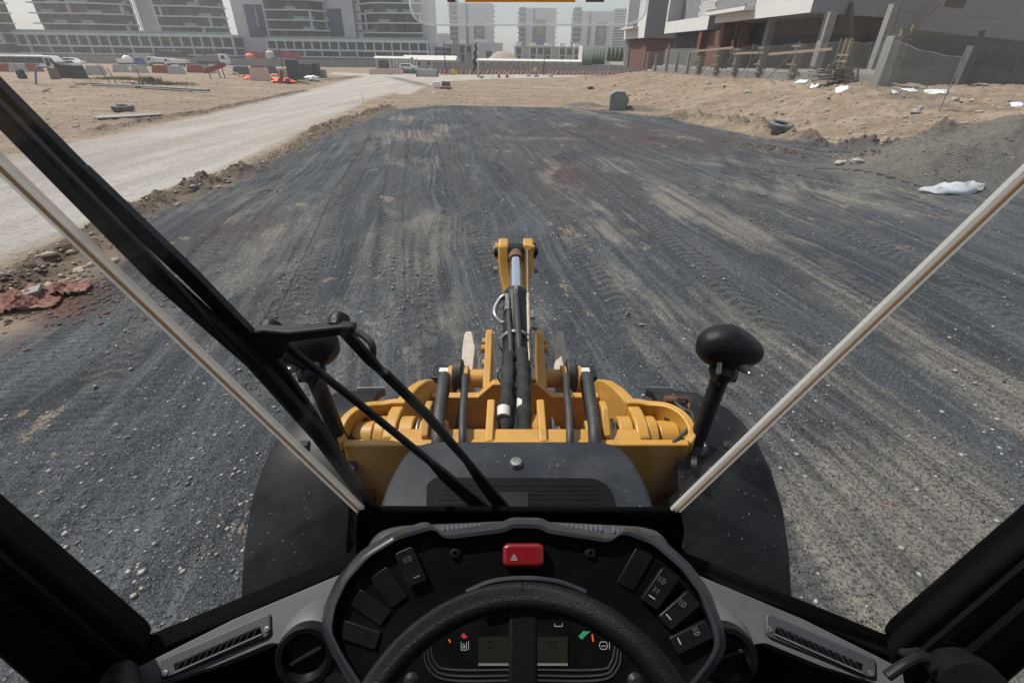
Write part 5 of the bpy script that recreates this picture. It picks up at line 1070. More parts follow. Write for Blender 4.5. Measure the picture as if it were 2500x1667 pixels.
hp_ = G(2050, 205); heap = thing('plank_heap', 'heap of old grey planks and boards below the tall formwork', 'planks', hp_); rnd = random.Random(5)
for k in range(26):
    a = rnd.uniform(-.5, .45); c = hp_+Vector((rnd.uniform(-.7, 1.3), rnd.uniform(-.6, .7), .08+.032*k)); ln = rnd.uniform(.7, 1.5); d = Vector((math.cos(a), math.sin(a)*.9, rnd.uniform(-.22, .08)))
    MB().beam(c-d*ln, c+d*ln, rnd.uniform(.1, .24), rnd.uniform(.03, .06)).build('plank', 'timber_old' if k % 4 else 'timber', heap)
for k in range(2):
    a, b_ = G(2100, 206+k*4), G(2172, 208+k*4); single('round_pole', MB().cyl(a+Vector((0, 0, .08)), b_+Vector((0, 0, .08)), .06, n=8), 'timber', 'round timber pole lying on the ground beside the plank heap', 'pole', 'two poles beside the plank heap')
sp_ = G(1520, 167); scrap = thing('scrap_pile', 'dark pile of scrap timber and green mesh by the far end of the wall', 'scrap', sp_); rnd = random.Random(8)
for k in range(34):
    a = rnd.uniform(-1.2, .4); c = sp_+Vector((rnd.uniform(-1.8, 1.8), rnd.uniform(-1, 1), .1+rnd.random()*.9)); ln = rnd.uniform(.5, 1.8); d = Vector((math.cos(a)*.9, rnd.uniform(-.5, .5), math.sin(a)*.7)); MB().beam(c-d*ln*.5, c+d*ln*.5, .14, .05).build('scrap_board', 'timber_old' if k % 3 else 'green_net', scrap)
for (x0, x1, yt, yb), l in (((1420, 1446, 122, 160), 'green netting screen at the crest of the sand mound'), ((1446, 1475, 118, 158), 'dark netting screen next to the scrap pile'), ((1480, 1520, 118, 150), 'net screen strung in front of the scrap pile')):
    a, b_ = WY(x0, yb, 84 if x0 < 1470 else 76), WY(x1, yb, 80 if x0 < 1470 else 74); h = WY(x0, yt, 84).z-a.z
    nn = 8; mb = MB()
    for k in range(nn):
        p = a.lerp(b_, k/nn); q = a.lerp(b_, (k+1)/nn); dd = Vector((0, .15*(k % 2), 0)); mb.add([p+dd, q+Vector((0, .15*((k+1) % 2), 0)), zup(q, h), zup(p, h)], [(0, 1, 2, 3)])
    o = single('net_screen', mb, 'green_net', l, 'netting'); m_ = o.modifiers.new('t', 'SOLIDIFY'); m_.thickness = .03
# ---------------------------------------------------------------- loose things on the yard and the sand
def tyre(px, py, ro, label, tilt=0):
    p = G(px, py); p.z += .03; r = thing('old_tyre', label, 'tyre', p, world=True); ax = Vector((.05, tilt, 1)).normalized(); c = p+Vector((0, 0, .02)); w_ = ro*.5
    ri = ro*.56
    o = MB().lathe(c, ax, [(ri, .03), (ri*1.06, 0), (ro*.86, -.01), (ro*.97, .03), (ro, .07), (ro, w_-.07), (ro*.97, w_-.03), (ro*.86, w_+.01), (ri*1.08, w_), (ri, w_-.03), (ri*1.3, w_*.75), (ro*.9, w_*.6), (ro*.9, w_*.4), (ri*1.3, w_*.25), (ri, .03)], 48).build('tyre_body', 'tyre_old', r)
    x, y = frame(ax)
    for k in range(40):
        a = 2*math.pi*k/40; d = x*math.cos(a)+y*math.sin(a); t = ax.cross(d)
        MB().box(c+d*(ro+.004)+ax*w_*.5, (.03, .05, w_*.78), Matrix((d, t, ax)).transposed()).build('tread_block', 'tyre_old', o)
tyre(303, 272, .56, 'worn truck tyre lying flat on the sand left of the pale road', -.05)
tyre(1902, 318, .55, 'worn truck tyre lying on the dark windrow at the foot of the bank', -.16)
p = G(1510, 268); mb = MB()
pr = [(x*1.5, z*1.4) for x, z in [(-.42, 0), (-.44, .72), (-.2, .86), (.2, .84), (.44, .5), (.36, .18), (.2, 0)]]
ps = [Vector((p.x+x, p.y, p.z-.08+z)) for x, z in pr]; bo = MB().prism(ps, (0.1, .9, 0)); single('concrete_block', bo, 'concrete', 'broken grey concrete lump standing at the edge of the dark yard', 'boulder', bevel=.06)
single('dark_rag', MB().blob(G(1443, 218, .08), (.32, .2, .14), 3, 3, .5), 'net_dark', 'crumpled black rag on the slope of the sand mound', 'rag')
bx, by, bz = G(2320, 468); vs = []; n = 15; rnd = random.Random(2)
for i in range(n):
    for j in range(9):
        u = i/(n-1); v = j/8-.5; wdt = (.12+1.0*math.sin(min(1, u*1.25)*math.pi*.55)*(1-u)**.55)*.9
        X_ = bx-.85+u*2.0; Y_ = by+v*wdt+.45*max(0, u-.55)*1.8
        z_ = terr(X_, Y_)+.03+.17*(1-(2*v)**2)*(math.sin(u*3.0)+.15)+.05*math.sin(u*17+v*9)*(1-abs(v))+.03*math.sin(v*23+u*7)
        vs.append((X_, Y_, z_))
bag = MB().add(vs, [(i*9+j, (i+1)*9+j, (i+1)*9+j+1, i*9+j+1) for i in range(n-1) for j in range(8)]); o = single('cloth_bag', bag, 'bag_cloth', 'pale grey empty sack lying at the foot of the gravel pile', 'sack', ang=80); q = o.modifiers.new('t', 'SOLIDIFY'); q.thickness = .02
p = G(2478, 358); single('drain_pipe', MB().lathe(p+Vector((0, .2, .03)), Vector((-.35, -.93, .02)), [(.12, -1.0), (.12, 0), (.105, 0), (.105, -1.0), (.12, -1.0)], 28), 'grey_pipe', 'short dark pipe end sticking out of the bank by the gravel pile', 'pipe')
for k, (px, py, r, l) in enumerate(((2052, 401, .13, 'rounded brown rock lying in the wheel rut below the windrow'), (2092, 399, .16, 'flat sandy rock next to the brown one in the rut'), (1826, 228, .22, 'largest stone halfway up the sand bank'), (1728, 205, .2, 'angular stone high on the sand bank under the formworks'), (2235, 276, .2, 'rounded stone on the sand bank below the corner pier'), (2330, 246, .18, 'flat stone near the foot of the garden wall'), (2245, 266, .14, 'small stone beside the rounded one on the bank'))):
    single('stone', MB().blob(G(px, py, r*.25), (r*1.3, r, r*.7), 20+k, 2, .3), 'rock', l, 'stone', 'single stones on the bank')
# left rubble by the near edge of the road
for k, (px, py, r) in enumerate(((40, 720, .07), (85, 700, .09), (150, 690, .06), (60, 735, .06), (190, 660, .07), (130, 715, .08), (25, 745, .06))):
    single('rubble_lump', MB().blob(G(px, py, .0), (r*1.2, r, r*.5), 50+k, 2, .55), 'berm_dirt' if k % 2 else 'pebble_sand', 'sandy rubble lump on the earth ridge beside the pale road', 'rubble', 'rubble lumps beside the road')
single('broken_slab', MB().box(G(72, 722, .05), (.3, .2, .04), Euler((.1, -.2, .5)).to_matrix()), 'concrete', 'broken pale slab piece on the reddish rubble by the road', 'slab')
# thin stake on the near road edge, straw
def stake(px, py, h, lean, label, r=.03, mats='timber_old', group='stakes in the sand'):
    p = G(px, py); return single('wooden_stake', MB().beam(p-Vector((0, 0, .15)), p+Vector((lean, 0, h)), r, r, up=(0, 1, 0)), mats, label, 'stake', group, base=p)
stake(890, 256, .8, -.1, 'thin stick standing on the verge between road and yard', .02)
# small table, box and cone by the track in the middle distance
p = G(1088, 218); tb = thing('wooden_pallet', 'pale timber pallet with a raised end on the sand by the road bend', 'pallet', p)
for k in range(5): MB().box(p+Vector((-.5+.25*k, .2, .22)), (.2, 1.0, .05)).build('pallet_board', 'timber', tb)
for k in (-.4, .6): MB().box(p+Vector((0, k, .1)), (1.2, .1, .18)).build('pallet_runner', 'timber_old', tb)
MB().box(p+Vector((0, .65, .5)), (1.0, .06, .5)).build('pallet_end', 'timber_old', tb)
p = G(1066, 216); single('cooler_box', MB().box(p+Vector((0, 0, .32)), (.75, .6, .5)).box(p+Vector((0, 0, .61)), (.8, .65, .07)).box(p+Vector((0, 0, .03)), (.5, .4, .07)), 'vehicle_white', 'white box with lid beside the pallet at the road bend', 'box', bevel=.02)
p = G(1060, 228); single('steel_stand', MB().cyl(p, p+Vector((0, 0, .75)), .05, n=10).cyl(p, p+Vector((0, 0, .05)), .28, n=14), 'vehicle_white', 'small white stand on a round foot in front of the pallet', 'stand')
for k, (px, py, w_, d_, l) in enumerate(((60, 742, .75, .4, 'crumpled reddish sheet on rubble standing in for a reflection in the glass'), (150, 715, .7, .35, 'second crumpled sheet standing in for the red glass reflection beside the earth ridge'))): sheet(px, py, w_, d_, 90+k, l, 'red_reflection_sheet', 'red_reflection', .11, .5, 18)  # made-up sheets standing in for a red reflection in the glass
# ---------------------------------------------------------------- far side of the site: walls, vehicles, towers
def rect(px0, px1, pyt, pyb, Y):                  # frontal rectangle at distance Y: x0, x1, z0, z1
    m_ = (px0+px1)/2; a, b_ = WY(px0, pyb, Y), WY(px1, pyb, Y); return a.x, b_.x, WY(m_, pyb, Y).z, WY(m_, pyt, Y).z
def slab(x0, x1, y0, y1, z0, z1): return MB().box2((x0, y0, z0), (x1, y1, z1))
def banner(parent, x0, x1, z0, z1, y, mats, kind):
    b_ = slab(x0, x1, y-.25, y-.05, z0, z1).build('poster', mats[0], parent); w_, h = x1-x0, z1-z0
    if kind == 0:
        MB().prism([(x0+w_*.52, y-.3, z0+h*.3), (x0+w_*.66, y-.3, z0+h*.3), (x0+w_*.66, y-.3, z1-h*.06), (x0+w_*.56, y-.3, z1-h*.03)], (0, .03, 0)).build('poster_tower', mats[2], b_)
    else:
        for k in range(3): MB().prism([(x0+w_*(.1+.1*k), y-.3, z0+h*(.45+.1*k)), (x0+w_*(.8+.06*k), y-.3, z0+h*(.42+.13*k)), (x0+w_*.9, y-.3, z0+h*(.5+.13*k)), (x0+w_*.2, y-.3, z0+h*(.52+.11*k))], (0, .03, 0)).build('poster_shape', mats[2], b_)
    slab(x0, x1, y-.31, y-.27, z0, z0+h*.32).build('poster_foot', mats[1], b_)
    for k in range(3): slab(x0+w_*.12, x0+w_*(.55+.1*(k % 2)), y-.36, y-.33, z0+h*(.26-.035*k), z0+h*(.272-.035*k)).build('poster_line', 'print_grey', b_)
surf('poster_blue', (.035, .06, .15), .6, var=.3, scale=.08); surf('poster_violet', (.05, .05, .1), .6, var=.5, scale=.15); surf('poster_dark', (.035, .036, .045), .6, var=.2, scale=.2); surf('poster_tan', (.3, .26, .2), .6, var=.2, scale=.2); surf('poster_green', (.2, .22, .05), .6, var=.4, scale=.2)
def tower(label, px0, px1, pyb, Y, floors, fh, depth, bays, steps=(), rails=True, cat='tower block', group='glass tower blocks', dz=0, bend=.62, back=9):
    # floor plates on a facade that runs straight, then turns back at one end (bend > 0: right end, < 0: left end)
    x0, x1, z0, _ = rect(px0, px1, pyb-10, pyb, Y); z0 += dz; w_ = x1-x0
    t = thing('tower_block', label, cat, ((x0+x1)/2, Y+depth/2, z0), group=group); rnd = random.Random(int(px0))
    def pth(u, o=0):
        v = u if bend > 0 else 1-u; k = max(0, (v-abs(bend))/(1-abs(bend))); return Vector((x0+w_*u, Y+back*k*k*(1.6-.6*k)-o, 0))
    us = [i/16 for i in range(17)]
    cpoly = [pth(u, -1.6) for u in us]+[Vector((x1, Y+depth, 0)), Vector((x0, Y+depth, 0))]; MB().prism([(p.x, p.y, z0) for p in cpoly], (0, 0, floors*fh)).build('core', 'tower_recess', t)
    for f in range(floors+1):
        st_ = steps[f % len(steps)] if steps else 0; z = z0+f*fh; fr_ = [pth(u, .8+.5*abs(st_)*(u > .45)+.25*math.sin(f*1.7+u*6)) for u in us]; fr_[0].x -= 1.3+max(0, -st_); fr_[-1].x += 1.2+max(0, st_)
        poly = fr_+[Vector((x1+.6, Y+depth+.5, 0)), Vector((x0-.6, Y+depth+.5, 0))]; MB().prism([(p.x, p.y, z-.2) for p in poly], (0, 0, .4)).build('floor_slab', 'tower_slab', t)
        if f == floors: break
        for k in range(bays):
            a, e = pth((k+.04)/bays, -.9), pth((k+.96)/bays, -.9); q = rnd.random(); o_ = Vector((0, .35*(q > .6), 0)); MB().prism([(a+o_)+Vector((0, 0, z+.2)), (e+o_)+Vector((0, 0, z+.2)), (e+o_)+Vector((0, 0, z+fh-.2)), (a+o_)+Vector((0, 0, z+fh-.2))], (0, .3, 0)).build('window', ('tower_dark', 'tower_glass', 'tower_recess')[(q > .5)+(q > .8)], t)
            if rnd.random() < .16: p = pth((k+1)/bays, .1); slab(p.x-.25, p.x+.25, p.y-.3, p.y+1.2, z+.2, z+fh-.2).build('fin', 'tower_slab', t)
            if rnd.random() < .2: a, e = pth(k/bays, .72), pth(min(1, (k+1.4)/bays), .72); MB().prism([a+Vector((0, 0, z+.2)), e+Vector((0, 0, z+.2)), e+Vector((0, 0, z+1.15)), a+Vector((0, 0, z+1.15))], (0, .05, 0)).build('balcony_rail', 'glass_rail', t)
        if rails:
            for xa, xb in ((x0-1.9, x0-.4), (x1+.3, x1+1.9)): slab(xa, xb, Y+back+1, Y+back+1.06, z+.25, z+1.25).build('balcony_rail', 'glass_rail', t); slab(xa, xb, Y+back+1, Y+back+3, z+.0, z+.22).build('balcony', 'tower_slab', t)
    return t, x0, x1, z0
def podium(label, px0, px1, pt, pm, pb, Y, bays, depth=22):
    x0, x1, z0, z2 = rect(px0, px1, pt, pb, Y); z1 = WY((px0+px1)/2, pm, Y).z
    t = thing('podium_building', label, 'building', ((x0+x1)/2, Y+depth/2, z0-3), group='podium buildings'); slab(x0, x1, Y+1.0, Y+depth, z0-4, z2-.3).build('core', 'tower_recess', t)
    for z, h in ((z0, .5), (z1, .6), (z2, .9)): slab(x0-.4, x1+.4, Y-.4, Y+depth, z-h, z).build('floor_slab', 'tower_slab', t)
    bw_ = (x1-x0)/bays
    for k in range(bays+1): slab(x0+k*bw_-.22, x0+k*bw_+.22, Y-.3, Y+.9, z1+.003, z2-.905).build('post', 'tower_slab', t)
    for k in range(0, bays+1, 2): slab(x0+k*bw_-.25, x0+k*bw_+.25, Y-.25, Y+.9, z0+.003, z1-.605).build('post', 'tower_slab', t)
    for k in range(bays):
        slab(x0+k*bw_+.24, x0+(k+1)*bw_-.24, Y+.5+.2*(k % 3), Y+.98, z1, z2-.9).build('window', 'tower_dark', t); slab(x0+k*bw_+.26, x0+(k+1)*bw_-.26, Y+.55, Y+.98, z0, z1-.6).build('window', ('tower_dark', 'tower_glass', 'tower_recess', 'tower_dark', 'tower_recess')[(k*7) % 5], t)
    slab(x0-.3, x1+.3, Y-.2, Y-.15, z2, z2+.8).build('roof_rail', 'glass_rail', t)
    return t
podium('long two-storey glazed podium beneath the two curved towers', 32, 575, 82, 112, 131, 212, 22)
podium('two-storey glazed podium between the poster walls', 660, 1045, 97, 122, 139, 216, 18)
tower('dark glazed tower on the podium behind the parked bus', 106, 300, 84, 214, 9, 3.25, 10, 9, steps=(0, .6, -.3, .9, 0), back=4)
tower('dark glazed tower standing beside the blue poster wall', 394, 532, 90, 215, 9, 3.2, 10, 8, steps=(.5, 0, .8, -.3), bend=.5, back=4)
tower('dark glazed tower between the blue and the violet poster walls', 672, 786, 98, 219, 9, 3.2, 10, 6, steps=(0, 1.4, .4, -.6, .8), bend=.8, back=5)
tower('stepped glazed tower above the right end of its podium', 872, 1030, 104, 219, 9, 3.15, 12, 8, steps=(1.2, 0, -1.0, .5, .2), bend=-.6)
tower('slanting grey tower partly seen at the far end beyond the bus', -80, 8, 130, 205, 13, 3.2, 10, 5, rails=False, back=2)
def pwall(label, px0, px1, pyb, Y, h, d, ban=None, mats=None, kind=0):
    x0, x1, z0, _ = rect(px0, px1, pyb-10, pyb, Y); t = thing('poster_wall_block', label, 'building', ((x0+x1)/2, Y+d/2, z0-4), group='plain walled blocks'); slab(x0, x1, Y, Y+d, z0-6, z0+h).build('wall', 'tower_wall', t)
    for f in range(int(h/3.2)): slab(x0-1.0, x0, Y+4, Y+7, z0+f*3.2, z0+f*3.2+.25).build('balcony', 'tower_slab', t); slab(x0-1.0, x0-.94, Y+4, Y+7, z0+f*3.2+.25, z0+f*3.2+1.2).build('balcony_rail', 'glass_rail', t)
    if ban: a, b_, c, d_ = rect(*ban, Y); banner(t, a, b_, c, max(d_, c+5), Y, mats, kind)
    return t
pwall('plain pale block with a tall blue poster', 592, 668, 131, 220, 36, 8, (612, 655, 12, 92), ('poster_blue', 'poster_dark', 'poster_tan'))
pwall('plain pale block with a violet poster', 797, 872, 104, 226, 36, 16, (806, 842, 22, 92), ('poster_violet', 'poster_dark', 'poster_blue'))
pwall('bare pale wall closing the stepped glazed tower', 1034, 1052, 140, 221, 34, 22)
pwall('plain pale side wall of the tower next to the lattice crane', 356, 391, 90, 226, 32, 5)
for label, pc, w_, ptop, Y, ban in (('distant pale tower with a dark poster behind the flagpole', 1155, 108, 8, 430, (1158, 1183, 58, 106)), ('distant pale tower with a dark yellow poster above the terraced houses', 1312, 92, 20, 450, (1304, 1331, 48, 110)), ('distant pale tower with a green poster next to the far villa', 1445, 96, 28, 450, (1450, 1476, 55, 118))):
    x0, x1, z0, z1 = rect(pc-w_/2, pc+w_/2, ptop, 128, Y); t = thing('distant_tower', label, 'tower block', ((x0+x1)/2, Y+10, z0-6), group='distant towers with posters'); w_ = x1-x0
    slab(x0+w_*.18, x1-w_*.05, Y, Y+22, z0-8, z1).build('wall', 'tower_wall', t); slab(x0+w_*.36, x0+w_*.41, Y-.4, Y-.05, z0-8, z1-1).build('window_strip', 'tower_dark', t); slab(x0+w_*.45, x1-w_*.22, Y-1.2, Y-.02, z0-8, z1-4).build('centre_wall', 'tower_wall', t)
    a, b_, c, d_ = rect(*ban, Y); banner(t, a, b_, c, d_, Y-1.3, ('poster_dark', 'poster_dark', 'poster_green'), 1)
    for f in range(int((z1-z0)/3.3)+1):
        z = z0+f*3.3; slab(x0-1.5, x0+w_*.2, Y-1.5, Y+18, z, z+.35).build('balcony', 'tower_slab', t); slab(x0, x0+w_*.17, Y+.5, Y+18, z+.36, z+3.28).build('window', 'tower_dark', t); slab(x1-w_*.05+.01, x1+.6, Y+2, Y+9, z, z+.3).build('balcony', 'tower_slab', t)
for label, (a, b_, pt, Y, n) in (('hazy blue-grey tower just left of the far villa', (1492, 1535, 22, 505, 16)), ('low stepped white apartment block far behind the link building', (1065, 1112, 82, 470, 5))):
    x0, x1, z0, z1 = rect(a, b_, pt, 130, Y); t = thing('hazy_tower', label, 'tower block', ((x0+x1)/2, Y+10, z0-8)); slab(x0, x1, Y, Y+20, z0-9, z1).build('wall', 'tower_dark' if n > 9 else 'tower_wall', t)
    for f in range(n): z = lerp(z0, z1, (f+.5)/n); slab(x0-.8, x1+.8, Y-.8, Y+20.5, z, z+.5).build('floor_slab', 'tower_slab', t)
# lattice mast
cm_ = WY(342, 80, 235); mast = thing('tower_crane', 'thin lattice crane mast between two glazed towers', 'crane', cm_)
for dx in (-.8, .8):
    for dy in (-.8, .8): MB().beam(cm_+Vector((dx, dy, -10)), cm_+Vector((dx, dy, 42)), .22, .22, up=(1, 0, 0)).build('mast_leg', 'grey_pipe', mast)
for k in range(26): MB().beam(cm_+Vector((-.8, -.8, -10+2*k)), cm_+Vector((.8, -.8, -8+2*k)), .14, .14, up=(0, 1, 0)).build('mast_brace', 'grey_pipe', mast); MB().beam(cm_+Vector((-.8, -.8, -10+2*k)), cm_+Vector((.8, -.8, -10+2*k)), .12, .12).build('mast_brace', 'grey_pipe', mast)
# low link building, white houses
def house(label, px0, px1, pt, pb, Y, units, depth=12, group='white houses', brown=True):
    x0, x1, z0, z1 = rect(px0, px1, pt, pb, Y); t = thing('white_house', label, 'house', ((x0+x1)/2, Y+depth/2, z0-3), group=group); slab(x0, x1, Y+1.2, Y+depth, z0-4, z1-.3).build('wall', 'tower_wall', t); uw = (x1-x0)/units; h = z1-z0
    slab(x0-.3, x1+.3, Y-.2, Y+depth, z1-.3, z1).build('roof', 'plaster_white', t)
    for k in range(units):
        a = x0+k*uw; slab(a, a+uw*.12, Y, Y+1.2, z0-4, z1-.31).build('pier', 'plaster_white', t); slab(a+uw*.5, a+uw*.6, Y+.1, Y+1.2, z0-4, z1-.31).build('pier', 'plaster_white', t)
        slab(a+uw*.14, a+uw*.48, Y+.9, Y+1.18, z0+h*.42, z0+h*.85).build('window', 'brick_brown' if brown else 'tower_dark', t); slab(a+uw*.62, a+uw*.95, Y+.9, Y+1.18, z0+h*.45, z0+h*.85).build('window', 'tower_dark' if k % 2 else 'tower_wall', t)
        slab(a+uw*.13, a+uw*.98, Y-.5, Y+1.1, z0+h*.36, z0+h*.41).build('balcony', 'plaster_white', t); slab(a+uw*.2, a+uw*.45, Y+1.0, Y+1.19, z0-2, z0+h*.33).build('door', 'tower_dark', t)
        slab(a+uw*.1, a+uw*.5, Y+2, Y+6, z1+.002, z1+1.4).build('stair_head', 'plaster_white', t)
house('row of small white terraced houses with brown window panels', 1255, 1432, 114, 149, 260, 5)
house('white house block left of the flagpole', 1085, 1152, 108, 146, 240, 2)
x0, x1, z0, z1 = rect(1152, 1226, 105, 146, 236); t = thing('white_house', 'plain white house with one upper window right of the flagpole', 'house', ((x0+x1)/2, 242, z0-3), group='white houses'); slab(x0, x1, 236, 248, z0-4, z1).build('wall', 'tower_wall', t); slab(x0+6.2, x0+8.6, 235.9, 235.98, z1-8, z1-3).build('window', 'tower_dark', t); slab(x1-.6, x1, 233, 235.9, z0-4, z1).build('pier', 'plaster_white', t); slab(x0+1, x0+6, 238, 242, z1+.01, z1+1.2).build('stair_head', 'plaster_white', t); slab(x0+10, x0+11, 235.9, 235.98, z0, z0+1.6).build('window', 'tower_dark', t)
x0, x1, z0, z1 = rect(1420, 1490, 112, 150, 215); t = thing('white_house', 'plain pale house behind the netting screens', 'house', ((x0+x1)/2, 222, z0-3), group='white houses'); slab(x0, x1, 215, 228, z0-4, z1).build('wall', 'tower_wall', t)
for k in range(2): slab(x0+1.5+k*2, x0+2.4+k*2, 214.9, 214.98, z1-5, z1-3.8).build('window', 'tower_dark', t)
x0, x1, z0, z1 = rect(1046, 1092, 113, 140, 232); t = thing('link_building', 'low dark glazed link building beside the right podium end', 'building', ((x0+x1)/2, 238, z0-3)); slab(x0, x1, 232, 246, z0-4, z1-.5).build('wall', 'tower_dark', t); slab(x0-.3, x1+.3, 231.5, 246, z1-.5, z1).build('roof', 'tower_slab', t)
for k in range(6): slab(x0+k*1.4, x0+k*1.4+.15, 231.7, 231.98, z0-4, z1-.51).build('mullion', 'tower_slab', t)
slab(x0, x1, 231.7, 231.97, (z0+z1)/2-.15, (z0+z1)/2+.15).build('mullion', 'tower_slab', t)
# site walls
def hoard(label, px0, px1, pt0, pt1, pb, Y, mats='far_wall', panels=10, Y1=None):
    Y1 = Y1 or Y; t = None
    for k in range(panels):
        f0, f1 = k/panels, (k+1)/panels-.004/panels*10; xa, xb = lerp(px0, px1, f0), lerp(px0, px1, f1); ya, yb = lerp(Y, Y1, f0), lerp(Y, Y1, f1); a, b_ = WY(xa, pb, ya), WY(xb, pb, yb)
        za, zb = WY(xa, lerp(pt0, pt1, f0), ya).z, WY(xb, lerp(pt0, pt1, f1), yb).z
        if t is None: t = thing('site_wall', label, 'wall', (a.x, a.y, a.z), group='site walls')
        MB().prism([(a.x, a.y, a.z-1), (b_.x, b_.y, b_.z-1), (b_.x, b_.y, zb-.06*(k % 2)), (a.x, a.y, za-.06*(k % 2))], (0, .25, 0)).build('wall_panel', mats, t)
hoard('long grey concrete site wall behind the parked trucks', 120, 600, 133, 143, 159, 196, panels=18)
hoard('grey panel wall behind the grey block stacks', 560, 940, 143, 146, 162, 190, panels=16)
hoard('taller grey panel wall behind the red and white fencing', 1058, 1580, 152, 160, 181, 158, panels=22)
# site cabins with white roofs
def cabin(label, px0, px1, pt, pr, pb, Y, d=6, windows=4, mats='cabin_wall'):
    x0, x1, z0, z1 = rect(px0, px1, pt, pb, Y); zr = WY((px0+px1)/2, pr, Y).z; t = thing('site_cabin', label, 'cabin', ((x0+x1)/2, Y+d/2, z0-1), group='site cabins'); slab(x0, x1, Y, Y+d, z0-1.5, zr).build('wall', mats, t)
    MB().prism([(x0-.5, Y-.6, zr+.003), (x0-.5, Y+d*.5, z1), (x0-.5, Y+d+.6, zr+.003)], (x1-x0+1, 0, 0)).build('roof', 'cabin_roof', t)
    for k in range(windows): c = lerp(x0, x1, (k+.5)/windows); slab(c-.5, c+.5, Y-.06, Y-.01, zr-1.5, zr-.5).build('window', 'tower_dark', t)
cabin('pale open-fronted cabin with timber end beside the white car', 918, 1000, 138, 143, 166, 182, windows=1)
cabin('cabin with a low hipped white roof behind the white car', 985, 1110, 136, 147, 166, 186, d=10, windows=5)
cabin('long cabin with white roof behind the grey panel wall right of the flagpole', 1168, 1300, 144, 149, 166, 172, windows=6); cabin('second long white-roofed cabin above the panel wall below the terraced houses', 1302, 1445, 146, 151, 168, 172, windows=7)
x0, x1, z0, z1 = rect(925, 948, 148, 168, 181); single('dark_opening', slab(x0, x1, 181, 181.6, z0, z1), 'dark_room', 'dark open bay of the pale cabin beside the white car', 'opening')
for k in range(9): p = WY(955+k*8, 166, 181); single('white_column', slab(p.x-.25, p.x+.25, 180.3, 180.8, p.z-.6, p.z+2.6), 'cabin_roof', 'slim white column in the row before the hipped cabin', 'column', 'white columns before the cabin')
# ---- vehicles
def wheel(parent, c, r, w_=.28):
    o = MB().lathe(c, (0, 1, 0), [(r*.55, -w_/2), (r*.92, -w_/2), (r, -w_/3), (r, w_/3), (r*.92, w_/2), (r*.55, w_/2)], 20).build('wheel', 'rubber', parent); MB().lathe(c, (0, 1, 0), [(0, -w_*.3), (r*.55, -w_*.45), (r*.55, w_*.45), (0, w_*.3)], 16).build('rim', 'zinc', o)
def vroot(name, label, cat, px, py, group=None): p = GF(px, py); return thing(name, label, cat, p, group=group), p
v, p = vroot('coach_bus', 'long white coach with a dark window band parked beyond the sand', 'bus', 50, 171); x0, x1 = p.x-11.5, WY(141, 165, p.y).x; Yb = p.y; z = p.z; H_ = WY(60, 136, Yb).z-z
body = MB().prism([(x0, Yb, z+.5), (x1-.1, Yb, z+.5), (x1, Yb, z+1.5), (x1-.5, Yb, z+H_-.5), (x1-1.0, Yb, z+H_), (x0+.3, Yb, z+H_), (x0, Yb, z+H_-.4)], (0, 2.5, 0)).build('body', 'vehicle_white', v, bevel=.12)
nw = 9
for k in range(nw): a = lerp(x0+.4, x1-2.4, k/nw); MB().box2((a, Yb-.03, z+H_*.47), (lerp(x0+.4, x1-2.4, (k+1)/nw)-.06, Yb+.02, z+H_*.9)).build('window', 'vehicle_glass', v)
MB().prism([(x1-2.2, Yb-.03, z+H_*.2), (x1-1.3, Yb-.03, z+H_*.2), (x1-1.3, Yb-.03, z+H_*.85), (x1-2.2, Yb-.03, z+H_*.85)], (0, .05, 0)).build('door', 'vehicle_glass', v); MB().prism([(x1-1.15, Yb-.02, z+H_*.45), (x1-.2, Yb-.02, z+H_*.45), (x1-.62, Yb-.02, z+H_*.85), (x1-1.15, Yb-.02, z+H_*.85)], (0, .05, 0)).build('side_window', 'vehicle_glass', v)
MB().box2((lerp(x0, x1, .45), Yb+.4, z+H_+.003), (lerp(x0, x1, .8), Yb+2.1, z+H_+.25)).build('roof_unit', 'vehicle_white', v)
for f in (.3, .8): wheel(v, (lerp(x0, x1, f), Yb+.12, z+.5), .55)
def suv(label, px, py, L, H, mats='vehicle_white', name='parked_car', flip=1):
    v, p = vroot(name, label, 'car', px, py); h = H/1.75; f = flip
    q = [(-2.3, .35), (2.3, .4), (2.35, .8), (2.2, 1.0), (1.25, 1.08), (.65, 1.68), (-1.7, 1.75), (-2.25, 1.15), (-2.35, .6)]; k = L/4.7
    MB().prism([(p.x+f*a*k, p.y, p.z+b_*h) for a, b_ in q], (0, 1.85, 0)).build('body', mats, v, bevel=.08)
    for g in ([(.95, 1.1), (.5, 1.58), (-.2, 1.62), (-.2, 1.1)], [(-.28, 1.1), (-.28, 1.62), (-1.1, 1.64), (-1.1, 1.1)], [(-1.18, 1.1), (-1.18, 1.64), (-1.65, 1.62), (-1.95, 1.15)]): MB().prism([(p.x+f*a*k, p.y-.03, p.z+b_*h) for a, b_ in g], (0, .05, 0)).build('window', 'vehicle_glass', v)
    for a in (-1.45, 1.45): wheel(v, (p.x+a*k, p.y+.05, p.z+.36*h), .37*h)
    return v
suv('silver white off-road car parked before the pale cabin', 996, 172, 5.4, 1.75); suv('white pickup behind the parked coach', 178, 160, 6.2, 2.1, name='pickup_truck'); suv('white car nosing out beyond the coach and the dark net crate', 163, 166, 5.5, 1.7, flip=-1)
